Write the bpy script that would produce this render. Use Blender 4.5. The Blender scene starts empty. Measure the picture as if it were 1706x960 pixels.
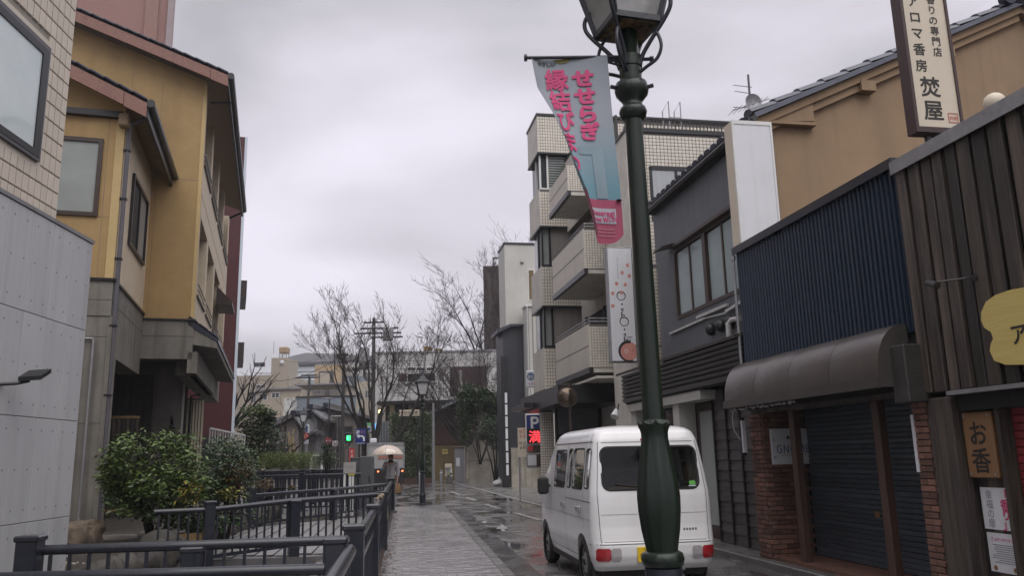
import bpy, bmesh, math, random
from mathutils import Vector, Matrix, noise
random.seed(7)
scene = bpy.context.scene
COL = scene.collection
R_ = math.radians

# ------------------------------------------------------------------ camera
PITCH, ROLL, EYE, FPX = R_(11.72), R_(1.3), 1.55, 1350.0
cam_d = bpy.data.cameras.new("camera")
cam_d.sensor_width = 36.0
cam_d.lens = 36.0 * FPX / 1706.0
cam_d.clip_end = 3000.0
cam_d.clip_start = 0.05
cam = bpy.data.objects.new("camera", cam_d)
COL.objects.link(cam)
_f = Vector((0, math.cos(PITCH), math.sin(PITCH)))
_u0 = Vector((0, -math.sin(PITCH), math.cos(PITCH)))
_r0 = Vector((1, 0, 0))
_r = _r0 * math.cos(ROLL) - _u0 * math.sin(ROLL)
_u = _u0 * math.cos(ROLL) + _r0 * math.sin(ROLL)
_m = Matrix((( _r.x, _u.x, -_f.x, 0), (_r.y, _u.y, -_f.y, 0), (_r.z, _u.z, -_f.z, EYE), (0, 0, 0, 1)))
cam.matrix_world = _m
scene.camera = cam

# ------------------------------------------------------------------ light
SUN_EL, SUN_AZ = R_(62), R_(160)
world = bpy.data.worlds.new("World")
scene.world = world
world.use_nodes = True
wt = world.node_tree
wt.nodes.clear()
w_out = wt.nodes.new("ShaderNodeOutputWorld")
w_bg = wt.nodes.new("ShaderNodeBackground")
w_sky = wt.nodes.new("ShaderNodeTexSky")
w_sky.sky_type = 'NISHITA'
w_sky.sun_disc = False
w_sky.sun_elevation = SUN_EL
w_sky.sun_rotation = SUN_AZ
w_sky.dust_density = 4.0
# rain cloud deck: soft grey noise mixed almost fully over the clear sky
w_tc = wt.nodes.new("ShaderNodeTexCoord")
w_map = wt.nodes.new("ShaderNodeMapping")
w_map.inputs['Scale'].default_value = (1.0, 1.0, 1.9)
w_n1 = wt.nodes.new("ShaderNodeTexNoise")
w_n1.inputs['Scale'].default_value = 2.1
w_n1.inputs['Detail'].default_value = 5.0
w_n1.inputs['Roughness'].default_value = 0.45
w_n1.inputs['Distortion'].default_value = 0.35
w_cr = wt.nodes.new("ShaderNodeValToRGB")
w_cr.color_ramp.elements[0].position = 0.36
w_cr.color_ramp.elements[0].color = (2.9, 2.82, 3.05, 1)
w_cr.color_ramp.elements[1].position = 0.66
w_cr.color_ramp.elements[1].color = (5.6, 5.3, 5.95, 1)
w_mix = wt.nodes.new("ShaderNodeMixRGB")
w_mix.inputs[0].default_value = 0.95
wt.links.new(w_tc.outputs['Generated'], w_map.inputs['Vector'])
wt.links.new(w_map.outputs['Vector'], w_n1.inputs['Vector'])
wt.links.new(w_n1.outputs['Fac'], w_cr.inputs['Fac'])
wt.links.new(w_sky.outputs['Color'], w_mix.inputs[1])
wt.links.new(w_cr.outputs['Color'], w_mix.inputs[2])
wt.links.new(w_mix.outputs['Color'], w_bg.inputs['Color'])
w_bg.inputs['Strength'].default_value = 0.1
wt.links.new(w_bg.outputs['Background'], w_out.inputs['Surface'])

sun_d = bpy.data.lights.new("sun", 'SUN')
sun_d.energy = 1.5
sun_d.angle = R_(70)
sun_d.color = (1.0, 0.97, 0.93)
sun = bpy.data.objects.new("sun", sun_d)
COL.objects.link(sun)
sun.rotation_euler = (R_(90) - SUN_EL, 0, -SUN_AZ + R_(180))
scene.view_settings.view_transform = 'Standard'
scene.view_settings.look = 'None'
scene.view_settings.exposure = 0.82
scene.view_settings.gamma = 1.0
scene.cycles.use_denoising = True
scene.cycles.max_bounces = 6
scene.cycles.diffuse_bounces = 3
scene.cycles.glossy_bounces = 3
scene.cycles.transparent_max_bounces = 8
scene.cycles.caustics_reflective = False
scene.cycles.caustics_refractive = False

# ------------------------------------------------------------------ frames
class Frame:
    """a street-aligned plan: u along the facade, v to the right of it, z up"""
    def __init__(s, A, T, right=True):
        s.A = Vector((A[0], A[1])); s.T = Vector((T[0], T[1])).normalized()
        s.N = Vector((s.T.y, -s.T.x)) if right else Vector((-s.T.y, s.T.x))
        s.sg = -1.0 if right else 1.0
        s.ang = math.atan2(s.T.y, s.T.x)
    def w(s, u, v, z=0.0):
        p = s.A + s.T * u + s.N * v
        return Vector((p.x, p.y, z))
WF = Frame((0, 0), (1, 0), right=False)
RF = Frame((3.47, 11.5), (-.183, 1))
CF = Frame((-.35, 0), (-.1318, .9913))
LF = Frame((-7.59, 15.0), (-.2847, .9586))
PF = Frame((-4.805, 9.0), (-.05025, .99874))

# ------------------------------------------------------------------ mesh builder
class MB:
    def __init__(s): s.v = []; s.f = []
    def add(s, vs, fs):
        n = len(s.v); s.v += [Vector(p) for p in vs]; s.f += [tuple(i + n for i in f) for f in fs]; return s
    def box(s, u0, u1, v0, v1, z0, z1):
        return s.add([(u0,v0,z0),(u1,v0,z0),(u1,v1,z0),(u0,v1,z0),(u0,v0,z1),(u1,v0,z1),(u1,v1,z1),(u0,v1,z1)],
                     [(0,3,2,1),(4,5,6,7),(0,1,5,4),(1,2,6,5),(2,3,7,6),(3,0,4,7)])
    def cbox(s, c, e, m=None):
        """chamfered box centred at c, full size e"""
        hx, hy, hz = e[0]/2, e[1]/2, e[2]/2
        b = min(hx, hy, hz) * .3 if m is None else m
        vs = []; idx = {}
        for sx in (-1,1):
            for sy in (-1,1):
                for sz in (-1,1):
                    for ax, p in enumerate(((hx, hy-b, hz-b), (hx-b, hy, hz-b), (hx-b, hy-b, hz))):
                        idx[(sx,sy,sz,ax)] = len(vs)
                        vs.append((c[0]+sx*p[0], c[1]+sy*p[1], c[2]+sz*p[2]))
        fs = []
        for ax in range(3):
            o = [a for a in range(3) if a != ax]
            for sg in (-1,1):
                q = []
                for a, bb in ((-1,-1),(1,-1),(1,1),(-1,1)):
                    k = [0,0,0]; k[ax] = sg; k[o[0]] = a; k[o[1]] = bb
                    q.append(idx[tuple(k)+(ax,)])
                fs.append(tuple(q))
        for ax in range(3):
            o = [a for a in range(3) if a != ax]
            for a in (-1,1):
                for bb in (-1,1):
                    k0 = [0,0,0]; k0[o[0]] = a; k0[o[1]] = bb; k0[ax] = -1
                    k1 = list(k0); k1[ax] = 1
                    fs.append((idx[tuple(k0)+(o[0],)], idx[tuple(k1)+(o[0],)], idx[tuple(k1)+(o[1],)], idx[tuple(k0)+(o[1],)]))
        for sx in (-1,1):
            for sy in (-1,1):
                for sz in (-1,1):
                    fs.append(tuple(idx[(sx,sy,sz,a)] for a in range(3)))
        return s.add(vs, fs)
    def bar(s, p, q, w, h=None, up=(0,0,1)):
        p, q = Vector(p), Vector(q); h = h or w
        d = (q-p).normalized(); U = Vector(up)
        if abs(d.dot(U)) > .97: U = Vector((0,1,0))
        a = d.cross(U).normalized(); b = a.cross(d).normalized()
        vs = [c + a*i*w/2 + b*j*h/2 for c in (p,q) for i,j in ((-1,-1),(1,-1),(1,1),(-1,1))]
        return s.add(vs, [(0,3,2,1),(4,5,6,7),(0,1,5,4),(1,2,6,5),(2,3,7,6),(3,0,4,7)])
    def tube(s, pts, r, seg=8, cap=True):
        pts = [Vector(p) for p in pts]; n = len(pts)
        rs = r if isinstance(r, (list, tuple)) else [r]*n
        base = len(s.v); ref = None
        for i, p in enumerate(pts):
            d = (pts[min(i+1,n-1)] - pts[max(i-1,0)])
            d = d.normalized() if d.length > 1e-9 else Vector((0,0,1))
            if ref is None:
                ref = Vector((1,0,0)) if abs(d.x) < .9 else Vector((0,1,0))
            a = (ref - d*ref.dot(d)).normalized(); b = d.cross(a); ref = a
            for k in range(seg):
                t = 2*math.pi*k/seg
                s.v.append(p + (a*math.cos(t) + b*math.sin(t))*rs[i])
        for i in range(n-1):
            for k in range(seg):
                k2 = (k+1) % seg
                s.f.append((base+i*seg+k, base+i*seg+k2, base+(i+1)*seg+k2, base+(i+1)*seg+k))
        if cap:
            s.f.append(tuple(base+k for k in range(seg))[::-1]); s.f.append(tuple(base+(n-1)*seg+k for k in range(seg)))
        return s
    def lathe(s, c, prof, seg=20, flute=0, flute_r=None):
        base = len(s.v); n = len(prof)
        for i, (r, z) in enumerate(prof):
            for k in range(seg):
                t = 2*math.pi*k/seg; rr = r
                if flute and (flute_r is None or flute_r[0] <= z <= flute_r[1]): rr = r*(1 + .035*math.cos(flute*t))
                s.v.append(Vector((c[0]+rr*math.cos(t), c[1]+rr*math.sin(t), c[2]+z)))
        for i in range(n-1):
            for k in range(seg):
                k2 = (k+1) % seg
                s.f.append((base+i*seg+k, base+i*seg+k2, base+(i+1)*seg+k2, base+(i+1)*seg+k))
        s.f.append(tuple(base+k for k in range(seg))[::-1]); s.f.append(tuple(base+(n-1)*seg+k for k in range(seg)))
        return s
    def ext(s, poly, vec):
        n = len(poly); vec = Vector(vec); P = [Vector(p) for p in poly]
        return s.add(P + [p+vec for p in P], [tuple(range(n))[::-1], tuple(range(n,2*n))] + [(i,(i+1)%n,n+(i+1)%n,n+i) for i in range(n)])
    def quad(s, *p): return s.add(p, [tuple(range(len(p)))])
    def grid(s, fn, nu, nv):
        base = len(s.v)
        for i in range(nu+1):
            for j in range(nv+1): s.v.append(Vector(fn(i/nu, j/nv)))
        for i in range(nu):
            for j in range(nv):
                a = base+i*(nv+1)+j; s.f.append((a, a+nv+1, a+nv+2, a+1))
        return s
    def ball(s, c, r, nu=12, nv=8, jit=0):
        rx, ry, rz = r if isinstance(r,(list,tuple)) else (r,r,r)
        prof = [(math.sin(math.pi*j/nv), -math.cos(math.pi*j/nv)) for j in range(nv+1)]
        base = len(s.v)
        for a, z in prof:
            for k in range(nu):
                t = 2*math.pi*k/nu
                p = Vector((a*math.cos(t), a*math.sin(t), z))
                q = 1 + (jit*noise.noise(p*1.7+Vector(c)*3) if jit else 0)
                s.v.append(Vector((c[0]+rx*p.x*q, c[1]+ry*p.y*q, c[2]+rz*p.z*q)))
        for i in range(nv):
            for k in range(nu):
                k2 = (k+1)%nu
                s.f.append((base+i*nu+k, base+i*nu+k2, base+(i+1)*nu+k2, base+(i+1)*nu+k))
        return s
    def tiles(s, o, du, dv, nrm, L, Hh, tw, th, gap, dep, skip=None):
        """raised wall tiles, 5 faces each, over a rectangle L x Hh"""
        o, du, dv, nrm = Vector(o), Vector(du), Vector(dv), Vector(nrm)
        nu, nv = int(L/tw+.001), int(Hh/th+.001)
        for j in range(nv):
            for i in range(nu):
                a = o + du*(i*tw+gap/2) + dv*(j*th+gap/2)
                if skip and skip(i*tw+tw/2, j*th+th/2): continue
                b = a + du*(tw-gap); c = b + dv*(th-gap); d = a + dv*(th-gap)
                n = nrm*dep
                s.add([a,b,c,d,a+n,b+n,c+n,d+n], [(4,5,6,7),(0,1,5,4),(1,2,6,5),(2,3,7,6),(3,0,4,7)])
        return s

def mk_mesh(name, mb, mat, off=(0,0,0), sg=1.0, smooth=False, fix=True):
    me = bpy.data.meshes.new(name)
    me.from_pydata([(p[0]-off[0], sg*(p[1]-off[1]), p[2]-off[2]) for p in mb.v], [], mb.f)
    if fix:
        bm = bmesh.new(); bm.from_mesh(me); bmesh.ops.recalc_face_normals(bm, faces=bm.faces); bm.to_mesh(me); bm.free()
    if mat is not None: me.materials.append(mat)
    if smooth is not False:
        me.polygons.foreach_set('use_smooth', [True]*len(me.polygons))
        if smooth is not True:
            try: me.set_sharp_from_angle(angle=R_(smooth))
            except Exception: pass
    me.update()
    return me

SPLIT = set('gutter_spout cargo_box blossom_print frame_post face_print pier_core pillar pier pipe_clip column nail vent_hood rail_bar rib door_board louvre_post tenant_plate roof_planter insulator bolt eye ear mirror stake leg tank_leg tail_light beam_joint edge_beam band siding_joint corner_strip guard_rail rule wheel mud_flap shutter_label fascia_beam panel bracket roof_edge plinth slate_panel glazing_bar pilaster stripe transformer conduit pier_face post porch_post stop_lamp door_handle name_plate balcony_post back_wall lower_face shelf'.split())
def islands(mb):
    par = list(range(len(mb.v)))
    def find(i):
        while par[i] != i: par[i] = par[par[i]]; i = par[i]
        return i
    for f in mb.f:
        a = find(f[0])
        for q in f[1:]: par[find(q)] = a
    grp = {}
    for f in mb.f: grp.setdefault(find(f[0]), []).append(f)
    out = []
    for fs in grp.values():
        ids = {}; b = MB()
        for f in fs:
            for q in f:
                if q not in ids: ids[q] = len(b.v); b.v.append(mb.v[q])
            b.f.append(tuple(ids[q] for q in f))
        out.append(b)
    return out
class Thing:
    """an Empty (or one mesh) with its label; parts hang below it"""
    def __init__(s, name, label, cat, fr=WF, at=(0,0,0), group=None, kind=None, mesh=None, mat=None, smooth=False, fix=True):
        s.fr, s.off = fr, Vector(at)
        data = None
        if mesh is not None: data = mk_mesh(name, mesh, mat, s.off, fr.sg, smooth, fix)
        s.o = bpy.data.objects.new(name, data); COL.objects.link(s.o)
        s.o.location = fr.w(at[0], at[1], at[2]); s.o.rotation_euler = (0, 0, fr.ang)
        if label: s.o['label'] = label
        if cat: s.o['category'] = cat
        if group: s.o['group'] = group
        if kind: s.o['kind'] = kind
    def part(s, name, mb, mat, parent=None, smooth=False, label=None, kind=None, fix=True):
        if name in SPLIT and not kind:
            bits = islands(mb)
            if 1 < len(bits) <= 120:
                made = [s.part(name, b, mat, parent, smooth, label, 'single', fix) for b in bits]
                return made[0]
        if kind == 'single': kind = None
        o = bpy.data.objects.new(name, mk_mesh(name, mb, mat, s.off, s.fr.sg, smooth, fix)); COL.objects.link(o)
        o.parent = parent or s.o
        if label: o['label'] = label
        if kind: o['kind'] = kind
        return o
    def piece(s, name, me, at, parent=None, rot=None, scale=None):
        o = bpy.data.objects.new(name, me); COL.objects.link(o); o.parent = parent or s.o
        po = Vector((0,0,0))
        o.location = (at[0]-s.off[0], s.fr.sg*(at[1]-s.off[1]), at[2]-s.off[2])
        if rot: o.rotation_euler = rot
        if scale: o.scale = scale
        return o

def unit(name, size, mat, cham=None, sg=1.0):
    return mk_mesh(name, MB().cbox((0,0,0), size, cham), mat)

# ------------------------------------------------------------------ text
_cjk = None
for _p in ("Noto Sans CJK Regular.woff2",):
    import os
    _q = os.path.join(bpy.utils.resource_path('LOCAL'), "datafiles", "fonts", _p)
    try: _cjk = bpy.data.fonts.load(_q)
    except Exception: _cjk = None

_glyphs = {}
def _line_mesh(sx):
    if sx in _glyphs: return _glyphs[sx]
    c = bpy.data.curves.new("lettering", 'FONT')
    if _cjk: c.font = _cjk
    c.body = sx; c.size = 2.9; c.align_x = 'CENTER'; c.align_y = 'CENTER'; c.resolution_u = 3
    o = bpy.data.objects.new("lettering", c); COL.objects.link(o)
    dg = bpy.context.evaluated_depsgraph_get()
    me = bpy.data.meshes.new_from_object(o.evaluated_get(dg))
    _glyphs[sx] = ([v.co.copy() for v in me.vertices], [tuple(p.vertices) for p in me.polygons])
    bpy.data.objects.remove(o); bpy.data.curves.remove(c); bpy.data.meshes.remove(me)
    return _glyphs[sx]
def text_mb(sx, size=1.0, line=1.0, weight=0.0, align='CENTER', depth=0.0):
    """outlines of one or more lines, em = size; weight thickens the strokes"""
    rows = sx.split('\n'); vs, fs = [], []
    offs = [(0,0,0)]
    if weight: offs += [(weight*math.cos(k*math.pi/3), weight*math.sin(k*math.pi/3), .00025*(k+1)) for k in range(6)]
    for i, row in enumerate(rows):
        gv_, gf_ = _line_mesh(row)
        y0 = ((len(rows)-1)/2-i)*size*line
        for ox, oy, oz in offs:
            n = len(vs); vs += [Vector((v.x*size+ox, v.y*size+y0+oy, oz)) for v in gv_]; fs += [tuple(q+n for q in f) for f in gf_]
    return vs, fs

def letters(thing, sx, o, ex, ez, size, mat, parent=None, line=1.0, weight=0.0, align='CENTER', fn=None, name='lettering'):
    """flat print laid on a surface: o origin, ex reading direction, ez up direction (frame coordinates)"""
    vs, fs = text_mb(sx, size, line, weight, align)
    if not vs: return None
    o, ex, ez = Vector(o), Vector(ex), Vector(ez)
    nn = ex.cross(ez)
    mb = MB(); mb.add([fn(p.x, p.y) if fn else o + ex*p.x + ez*p.y + nn*p.z for p in vs], fs)
    return thing.part(name, mb, mat, parent, fix=False)

def marks(thing, o, ex, ez, w, h, cols, rows, mat, parent=None):
    """print too small to read in the picture: short broken strokes in character cells"""
    o, ex, ez = Vector(o), Vector(ex), Vector(ez); rg = random.Random(int(abs(o.x*97+o.z*53)*100)); mb = MB()
    for i in range(cols):
        for j in range(rows):
            c = o + ex*w*((i+.5)/cols-.5) + ez*h*((j+.5)/rows-.5); cw, ch = w/cols*.8, h/rows*.8
            for k in range(4):
                if rg.random() < .5: a, b, l, t = rg.uniform(-.2,.2), (k-1.5)/4, rg.uniform(.5,.95), .11; p = c+ex*a*cw*.3+ez*b*ch; d1, d2 = ex*cw*l/2, ez*ch*t/2
                else: p = c+ex*(k-1.5)/4*cw; d1, d2 = ex*cw*.055, ez*ch*rg.uniform(.25,.48)
                mb.quad(p-d1-d2, p+d1-d2, p+d1+d2, p-d1+d2)
    # keep strokes out of one plane
    n = ex.cross(ez).normalized()
    for q in range(0, len(mb.v), 4):
        for r in range(4): mb.v[q+r] = mb.v[q+r] + n*.00012*(q//4 % 7)
    return thing.part('small_print', mb, mat, parent, kind='stuff', fix=False)

# ------------------------------------------------------------------ materials
def mat(name, c, c2=None, rough=.6, metal=0.0, ns=6.0, bump=.15, bs=None, rnd=0.0, streak=0.0, streak_c=(.03,.03,.03), grain=None,
        spec=.5, emit=None, es=0.0, isl=0.0, coat=0.0, trans=0.0, wet=0.0, dirt=0.0, contrast=1.0):
    m = bpy.data.materials.new(name); m.use_nodes = True
    nt = m.node_tree; nd = nt.nodes; lk = nt.links
    b = nd['Principled BSDF']
    c2 = c2 or tuple(x*.78 for x in c)
    tc = nd.new('ShaderNodeTexCoord'); oi = nd.new('ShaderNodeObjectInfo')
    ad = nd.new('ShaderNodeVectorMath'); ad.operation = 'MULTIPLY_ADD'
    cx = nd.new('ShaderNodeCombineXYZ')
    for k in range(3): lk.new(oi.outputs['Random'], cx.inputs[k])
    lk.new(cx.outputs[0], ad.inputs[0]); ad.inputs[1].default_value = (37,53,71)
    lk.new(tc.outputs['Object'], ad.inputs[2])
    vec = ad.outputs[0]
    mp = nd.new('ShaderNodeMapping'); lk.new(vec, mp.inputs['Vector'])
    if grain: mp.inputs['Scale'].default_value = grain
    n1 = nd.new('ShaderNodeTexNoise'); n1.inputs['Scale'].default_value = ns; n1.inputs['Detail'].default_value = 6; n1.inputs['Roughness'].default_value = .62
    lk.new(mp.outputs[0], n1.inputs['Vector'])
    rp = nd.new('ShaderNodeMapRange'); rp.inputs['From Min'].default_value = .5-.2/contrast; rp.inputs['From Max'].default_value = .5+.2/contrast
    lk.new(n1.outputs['Fac'], rp.inputs['Value'])
    mx = nd.new('ShaderNodeMixRGB'); mx.inputs[1].default_value = (*c,1); mx.inputs[2].default_value = (*c2,1)
    lk.new(rp.outputs[0], mx.inputs[0]); col = mx.outputs[0]
    if streak:
        ms = nd.new('ShaderNodeMapping'); ms.inputs['Scale'].default_value = (5.0,5.0,.22); lk.new(vec, ms.inputs['Vector'])
        n2 = nd.new('ShaderNodeTexNoise'); n2.inputs['Scale'].default_value = 1.3; n2.inputs['Detail'].default_value = 5; lk.new(ms.outputs[0], n2.inputs['Vector'])
        r2 = nd.new('ShaderNodeMapRange'); r2.inputs['From Min'].default_value = .48; r2.inputs['From Max'].default_value = .78; r2.inputs['To Max'].default_value = streak
        lk.new(n2.outputs['Fac'], r2.inputs['Value'])
        m2 = nd.new('ShaderNodeMixRGB'); m2.inputs[2].default_value = (*streak_c,1); lk.new(r2.outputs[0], m2.inputs[0]); lk.new(col, m2.inputs[1]); col = m2.outputs[0]
    if dirt:
        n3 = nd.new('ShaderNodeTexNoise'); n3.inputs['Scale'].default_value = .9; n3.inputs['Detail'].default_value = 7; n3.inputs['Roughness'].default_value = .7; lk.new(vec, n3.inputs['Vector'])
        r3 = nd.new('ShaderNodeMapRange'); r3.inputs['From Min'].default_value = .45; r3.inputs['From Max'].default_value = .75; r3.inputs['To Max'].default_value = dirt
        lk.new(n3.outputs['Fac'], r3.inputs['Value'])
        m3 = nd.new('ShaderNodeMixRGB'); m3.inputs[2].default_value = (.05,.045,.035,1); lk.new(r3.outputs[0], m3.inputs[0]); lk.new(col, m3.inputs[1]); col = m3.outputs[0]
    if rnd or isl:
        hs = nd.new('ShaderNodeHueSaturation'); lk.new(col, hs.inputs['Color'])
        r4 = nd.new('ShaderNodeMapRange'); k = rnd or isl
        r4.inputs['To Min'].default_value = 1-k; r4.inputs['To Max'].default_value = 1+k
        if isl:
            gg = nd.new('ShaderNodeNewGeometry'); lk.new(gg.outputs['Random Per Island'], r4.inputs['Value'])
        else: lk.new(oi.outputs['Random'], r4.inputs['Value'])
        lk.new(r4.outputs[0], hs.inputs['Value']); col = hs.outputs[0]
    lk.new(col, b.inputs['Base Color'])
    b.inputs['Roughness'].default_value = rough; b.inputs['Metallic'].default_value = metal
    b.inputs['Specular IOR Level'].default_value = spec
    if coat: b.inputs['Coat Weight'].default_value = coat; b.inputs['Coat Roughness'].default_value = .06
    if trans: b.inputs['Transmission Weight'].default_value = trans
    if wet:
        n5 = nd.new('ShaderNodeTexNoise'); n5.inputs['Scale'].default_value = 1.6; n5.inputs['Detail'].default_value = 5; lk.new(vec, n5.inputs['Vector'])
        r5 = nd.new('ShaderNodeMapRange'); r5.inputs['From Min'].default_value = .4; r5.inputs['From Max'].default_value = .62
        r5.inputs['To Min'].default_value = rough; r5.inputs['To Max'].default_value = wet
        lk.new(n5.outputs['Fac'], r5.inputs['Value']); lk.new(r5.outputs[0], b.inputs['Roughness'])
    if bump:
        nb = nd.new('ShaderNodeTexNoise'); nb.inputs['Scale'].default_value = bs or ns*6; nb.inputs['Detail'].default_value = 4; lk.new(mp.outputs[0], nb.inputs['Vector'])
        bp = nd.new('ShaderNodeBump'); bp.inputs['Strength'].default_value = bump; bp.inputs['Distance'].default_value = .02
        lk.new(nb.outputs['Fac'], bp.inputs['Height']); lk.new(bp.outputs[0], b.inputs['Normal'])
    if emit: b.inputs['Emission Color'].default_value = (*emit,1); b.inputs['Emission Strength'].default_value = es
    return m

def glass(name, c=(.02,.025,.03), rough=.04, spec=.4, c2=None, **k):
    return mat(name, c, c2 or tuple(x*1.3 for x in c), rough=rough, ns=1.2, bump=.02, bs=.8, spec=spec, **k)

def lines_mat(name, c, c2, pitch, axis=2, rough=.6, depth=.5, wav=None, streak=0.0):
    """clapboard / corrugation relief too fine to build: a saw or sine bump along one object axis"""
    m = mat(name, c, c2, rough=rough, ns=3, bump=0, streak=streak)
    nt = m.node_tree; nd = nt.nodes; lk = nt.links; b = nd['Principled BSDF']
    tc = nd.new('ShaderNodeTexCoord'); sp = nd.new('ShaderNodeSeparateXYZ'); lk.new(tc.outputs['Object'], sp.inputs[0])
    dv = nd.new('ShaderNodeMath'); dv.operation = 'DIVIDE'; dv.inputs[1].default_value = pitch; lk.new(sp.outputs[axis], dv.inputs[0])
    fr = nd.new('ShaderNodeMath'); fr.operation = 'FRACT'; lk.new(dv.outputs[0], fr.inputs[0])
    nz = nd.new('ShaderNodeTexNoise'); nz.inputs['Scale'].default_value = 40; lk.new(tc.outputs['Object'], nz.inputs['Vector'])
    am = nd.new('ShaderNodeMath'); am.operation = 'MULTIPLY_ADD'; lk.new(nz.outputs['Fac'], am.inputs[0]); am.inputs[1].default_value = .3; lk.new(fr.outputs[0], am.inputs[2])
    bp = nd.new('ShaderNodeBump'); bp.inputs['Strength'].default_value = depth; bp.inputs['Distance'].default_value = .02
    lk.new(am.outputs[0], bp.inputs['Height']); lk.new(bp.outputs[0], b.inputs['Normal'])
    return m

M = {}
M['asphalt'] = mat('asphalt', (.11,.106,.106), (.17,.164,.162), rough=.42, ns=3, bump=.10, bs=70, wet=.03, dirt=.2, spec=.9)
def puddles(m, thr=.56):
    nt = m.node_tree; nd = nt.nodes; lk = nt.links; b = nd['Principled BSDF']
    tc = nd.new('ShaderNodeTexCoord'); mp = nd.new('ShaderNodeMapping'); mp.inputs['Scale'].default_value = (.9,.35,1); mp.inputs['Rotation'].default_value = (0,0,.2)
    lk.new(tc.outputs['Object'], mp.inputs[0])
    n = nd.new('ShaderNodeTexNoise'); n.inputs['Scale'].default_value = 1.1; n.inputs['Detail'].default_value = 7; n.inputs['Roughness'].default_value = .55; lk.new(mp.outputs[0], n.inputs['Vector'])
    r = nd.new('ShaderNodeMapRange'); r.inputs['From Min'].default_value = thr-.04; r.inputs['From Max'].default_value = thr+.03; lk.new(n.outputs['Fac'], r.inputs['Value'])
    mx = nd.new('ShaderNodeMixRGB'); mx.inputs[2].default_value = (.035,.033,.033,1); src = b.inputs['Base Color'].links[0].from_socket
    ml = nd.new('ShaderNodeMath'); ml.operation = 'MULTIPLY'; ml.inputs[1].default_value = .75; lk.new(r.outputs[0], ml.inputs[0]); lk.new(ml.outputs[0], mx.inputs[0]); lk.new(src, mx.inputs[1]); lk.new(mx.outputs[0], b.inputs['Base Color'])
    rs = b.inputs['Roughness'].links[0].from_socket; m2 = nd.new('ShaderNodeMapRange'); lk.new(r.outputs[0], m2.inputs['Value']); lk.new(rs, m2.inputs['To Min']); m2.inputs['To Max'].default_value = .02; lk.new(m2.outputs[0], b.inputs['Roughness'])
    bp = [x for x in nd if x.type == 'BUMP'][0]; m3 = nd.new('ShaderNodeMapRange'); lk.new(r.outputs[0], m3.inputs['Value']); m3.inputs['To Min'].default_value = bp.inputs['Strength'].default_value; m3.inputs['To Max'].default_value = .01; lk.new(m3.outputs[0], bp.inputs['Strength'])
puddles(M['asphalt'])
M['ground'] = mat('ground', (.11,.108,.105), (.15,.147,.143), rough=.5, ns=2, bump=.2, bs=30, wet=.2)
M['paver'] = mat('paver', (.225,.216,.226), (.20,.192,.20), rough=.25, ns=5, bump=.07, bs=45, rnd=.04, wet=.12, dirt=.04, spec=.9)
M['pave_bed'] = mat('pave_bed', (.13,.125,.127), rough=.35, ns=8, bump=.2)
M['kerb'] = mat('kerb', (.15,.145,.14), (.10,.096,.092), rough=.45, ns=5, bump=.2, rnd=.15, wet=.2, dirt=.3)
M['gutter'] = mat('gutter', (.035,.034,.034), (.06,.058,.056), rough=.35, ns=4, bump=.3, wet=.1)
M['road_paint'] = mat('road_paint', (.42,.42,.41), (.16,.16,.16), rough=.4, ns=9, bump=.1, contrast=1.4)
M['pavement'] = mat('pavement', (.19,.185,.178), (.13,.127,.122), rough=.42, ns=2.5, bump=.25, bs=40, wet=.16, dirt=.3)
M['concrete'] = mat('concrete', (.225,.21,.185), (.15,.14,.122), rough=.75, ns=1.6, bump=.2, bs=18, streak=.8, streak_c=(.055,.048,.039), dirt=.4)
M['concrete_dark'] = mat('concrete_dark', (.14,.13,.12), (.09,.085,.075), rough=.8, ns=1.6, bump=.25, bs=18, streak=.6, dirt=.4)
M['board'] = mat('cement_board', (.50,.505,.515), (.445,.45,.46), rough=.6, ns=1.0, bump=.06, streak=.35, streak_c=(.24,.24,.24), rnd=.035)
M['tile_cream'] = mat('tile_cream', (.62,.55,.46), (.57,.505,.42), rough=.42, ns=4, bump=.05, rnd=.05)
M['tile_grout'] = mat('tile_grout', (.34,.31,.27), (.28,.26,.22), rough=.8, ns=6)
M['yellow'] = lines_mat('yellow_siding', (.51,.345,.16), (.45,.30,.13), .045, 2, rough=.65, depth=.55, streak=0.0)
_nt = M['yellow'].node_tree; _b = _nt.nodes['Principled BSDF']; _s = _b.inputs['Base Color'].links[0].from_socket
_tc = _nt.nodes.new('ShaderNodeTexCoord'); _mp = _nt.nodes.new('ShaderNodeMapping'); _mp.inputs['Scale'].default_value = (1.6,1.6,.14); _n = _nt.nodes.new('ShaderNodeTexNoise'); _n.inputs['Scale'].default_value = 1.4; _n.inputs['Detail'].default_value = 6
_rg = _nt.nodes.new('ShaderNodeMapRange'); _rg.inputs['From Min'].default_value = .48; _rg.inputs['From Max'].default_value = .75; _rg.inputs['To Max'].default_value = .4
_x = _nt.nodes.new('ShaderNodeMixRGB'); _x.inputs[2].default_value = (.30,.19,.085,1)
for _a, _c in ((_tc.outputs['Object'],_mp.inputs[0]),(_mp.outputs[0],_n.inputs['Vector']),(_n.outputs['Fac'],_rg.inputs['Value']),(_rg.outputs[0],_x.inputs[0]),(_s,_x.inputs[1]),(_x.outputs[0],_b.inputs['Base Color'])): _nt.links.new(_a, _c)
M['yellow_trim'] = mat('yellow_trim', (.52,.38,.17), (.45,.33,.15), rough=.6, ns=3)
M['cream_side'] = mat('cream_side', (.60,.50,.37), (.53,.44,.32), rough=.65, ns=4, bump=.15, bs=60, streak=.12)
M['barge'] = mat('barge_board', (.26,.13,.10), (.19,.09,.07), rough=.6, ns=3, grain=(1,6,6), streak=.2)
M['soffit'] = mat('soffit', (.30,.21,.13), (.25,.18,.11), rough=.7, ns=3)
M['roof_navy'] = mat('roof_tile_navy', (.018,.02,.036), (.03,.033,.05), rough=.22, ns=4, bump=.1, rnd=.3)
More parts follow.
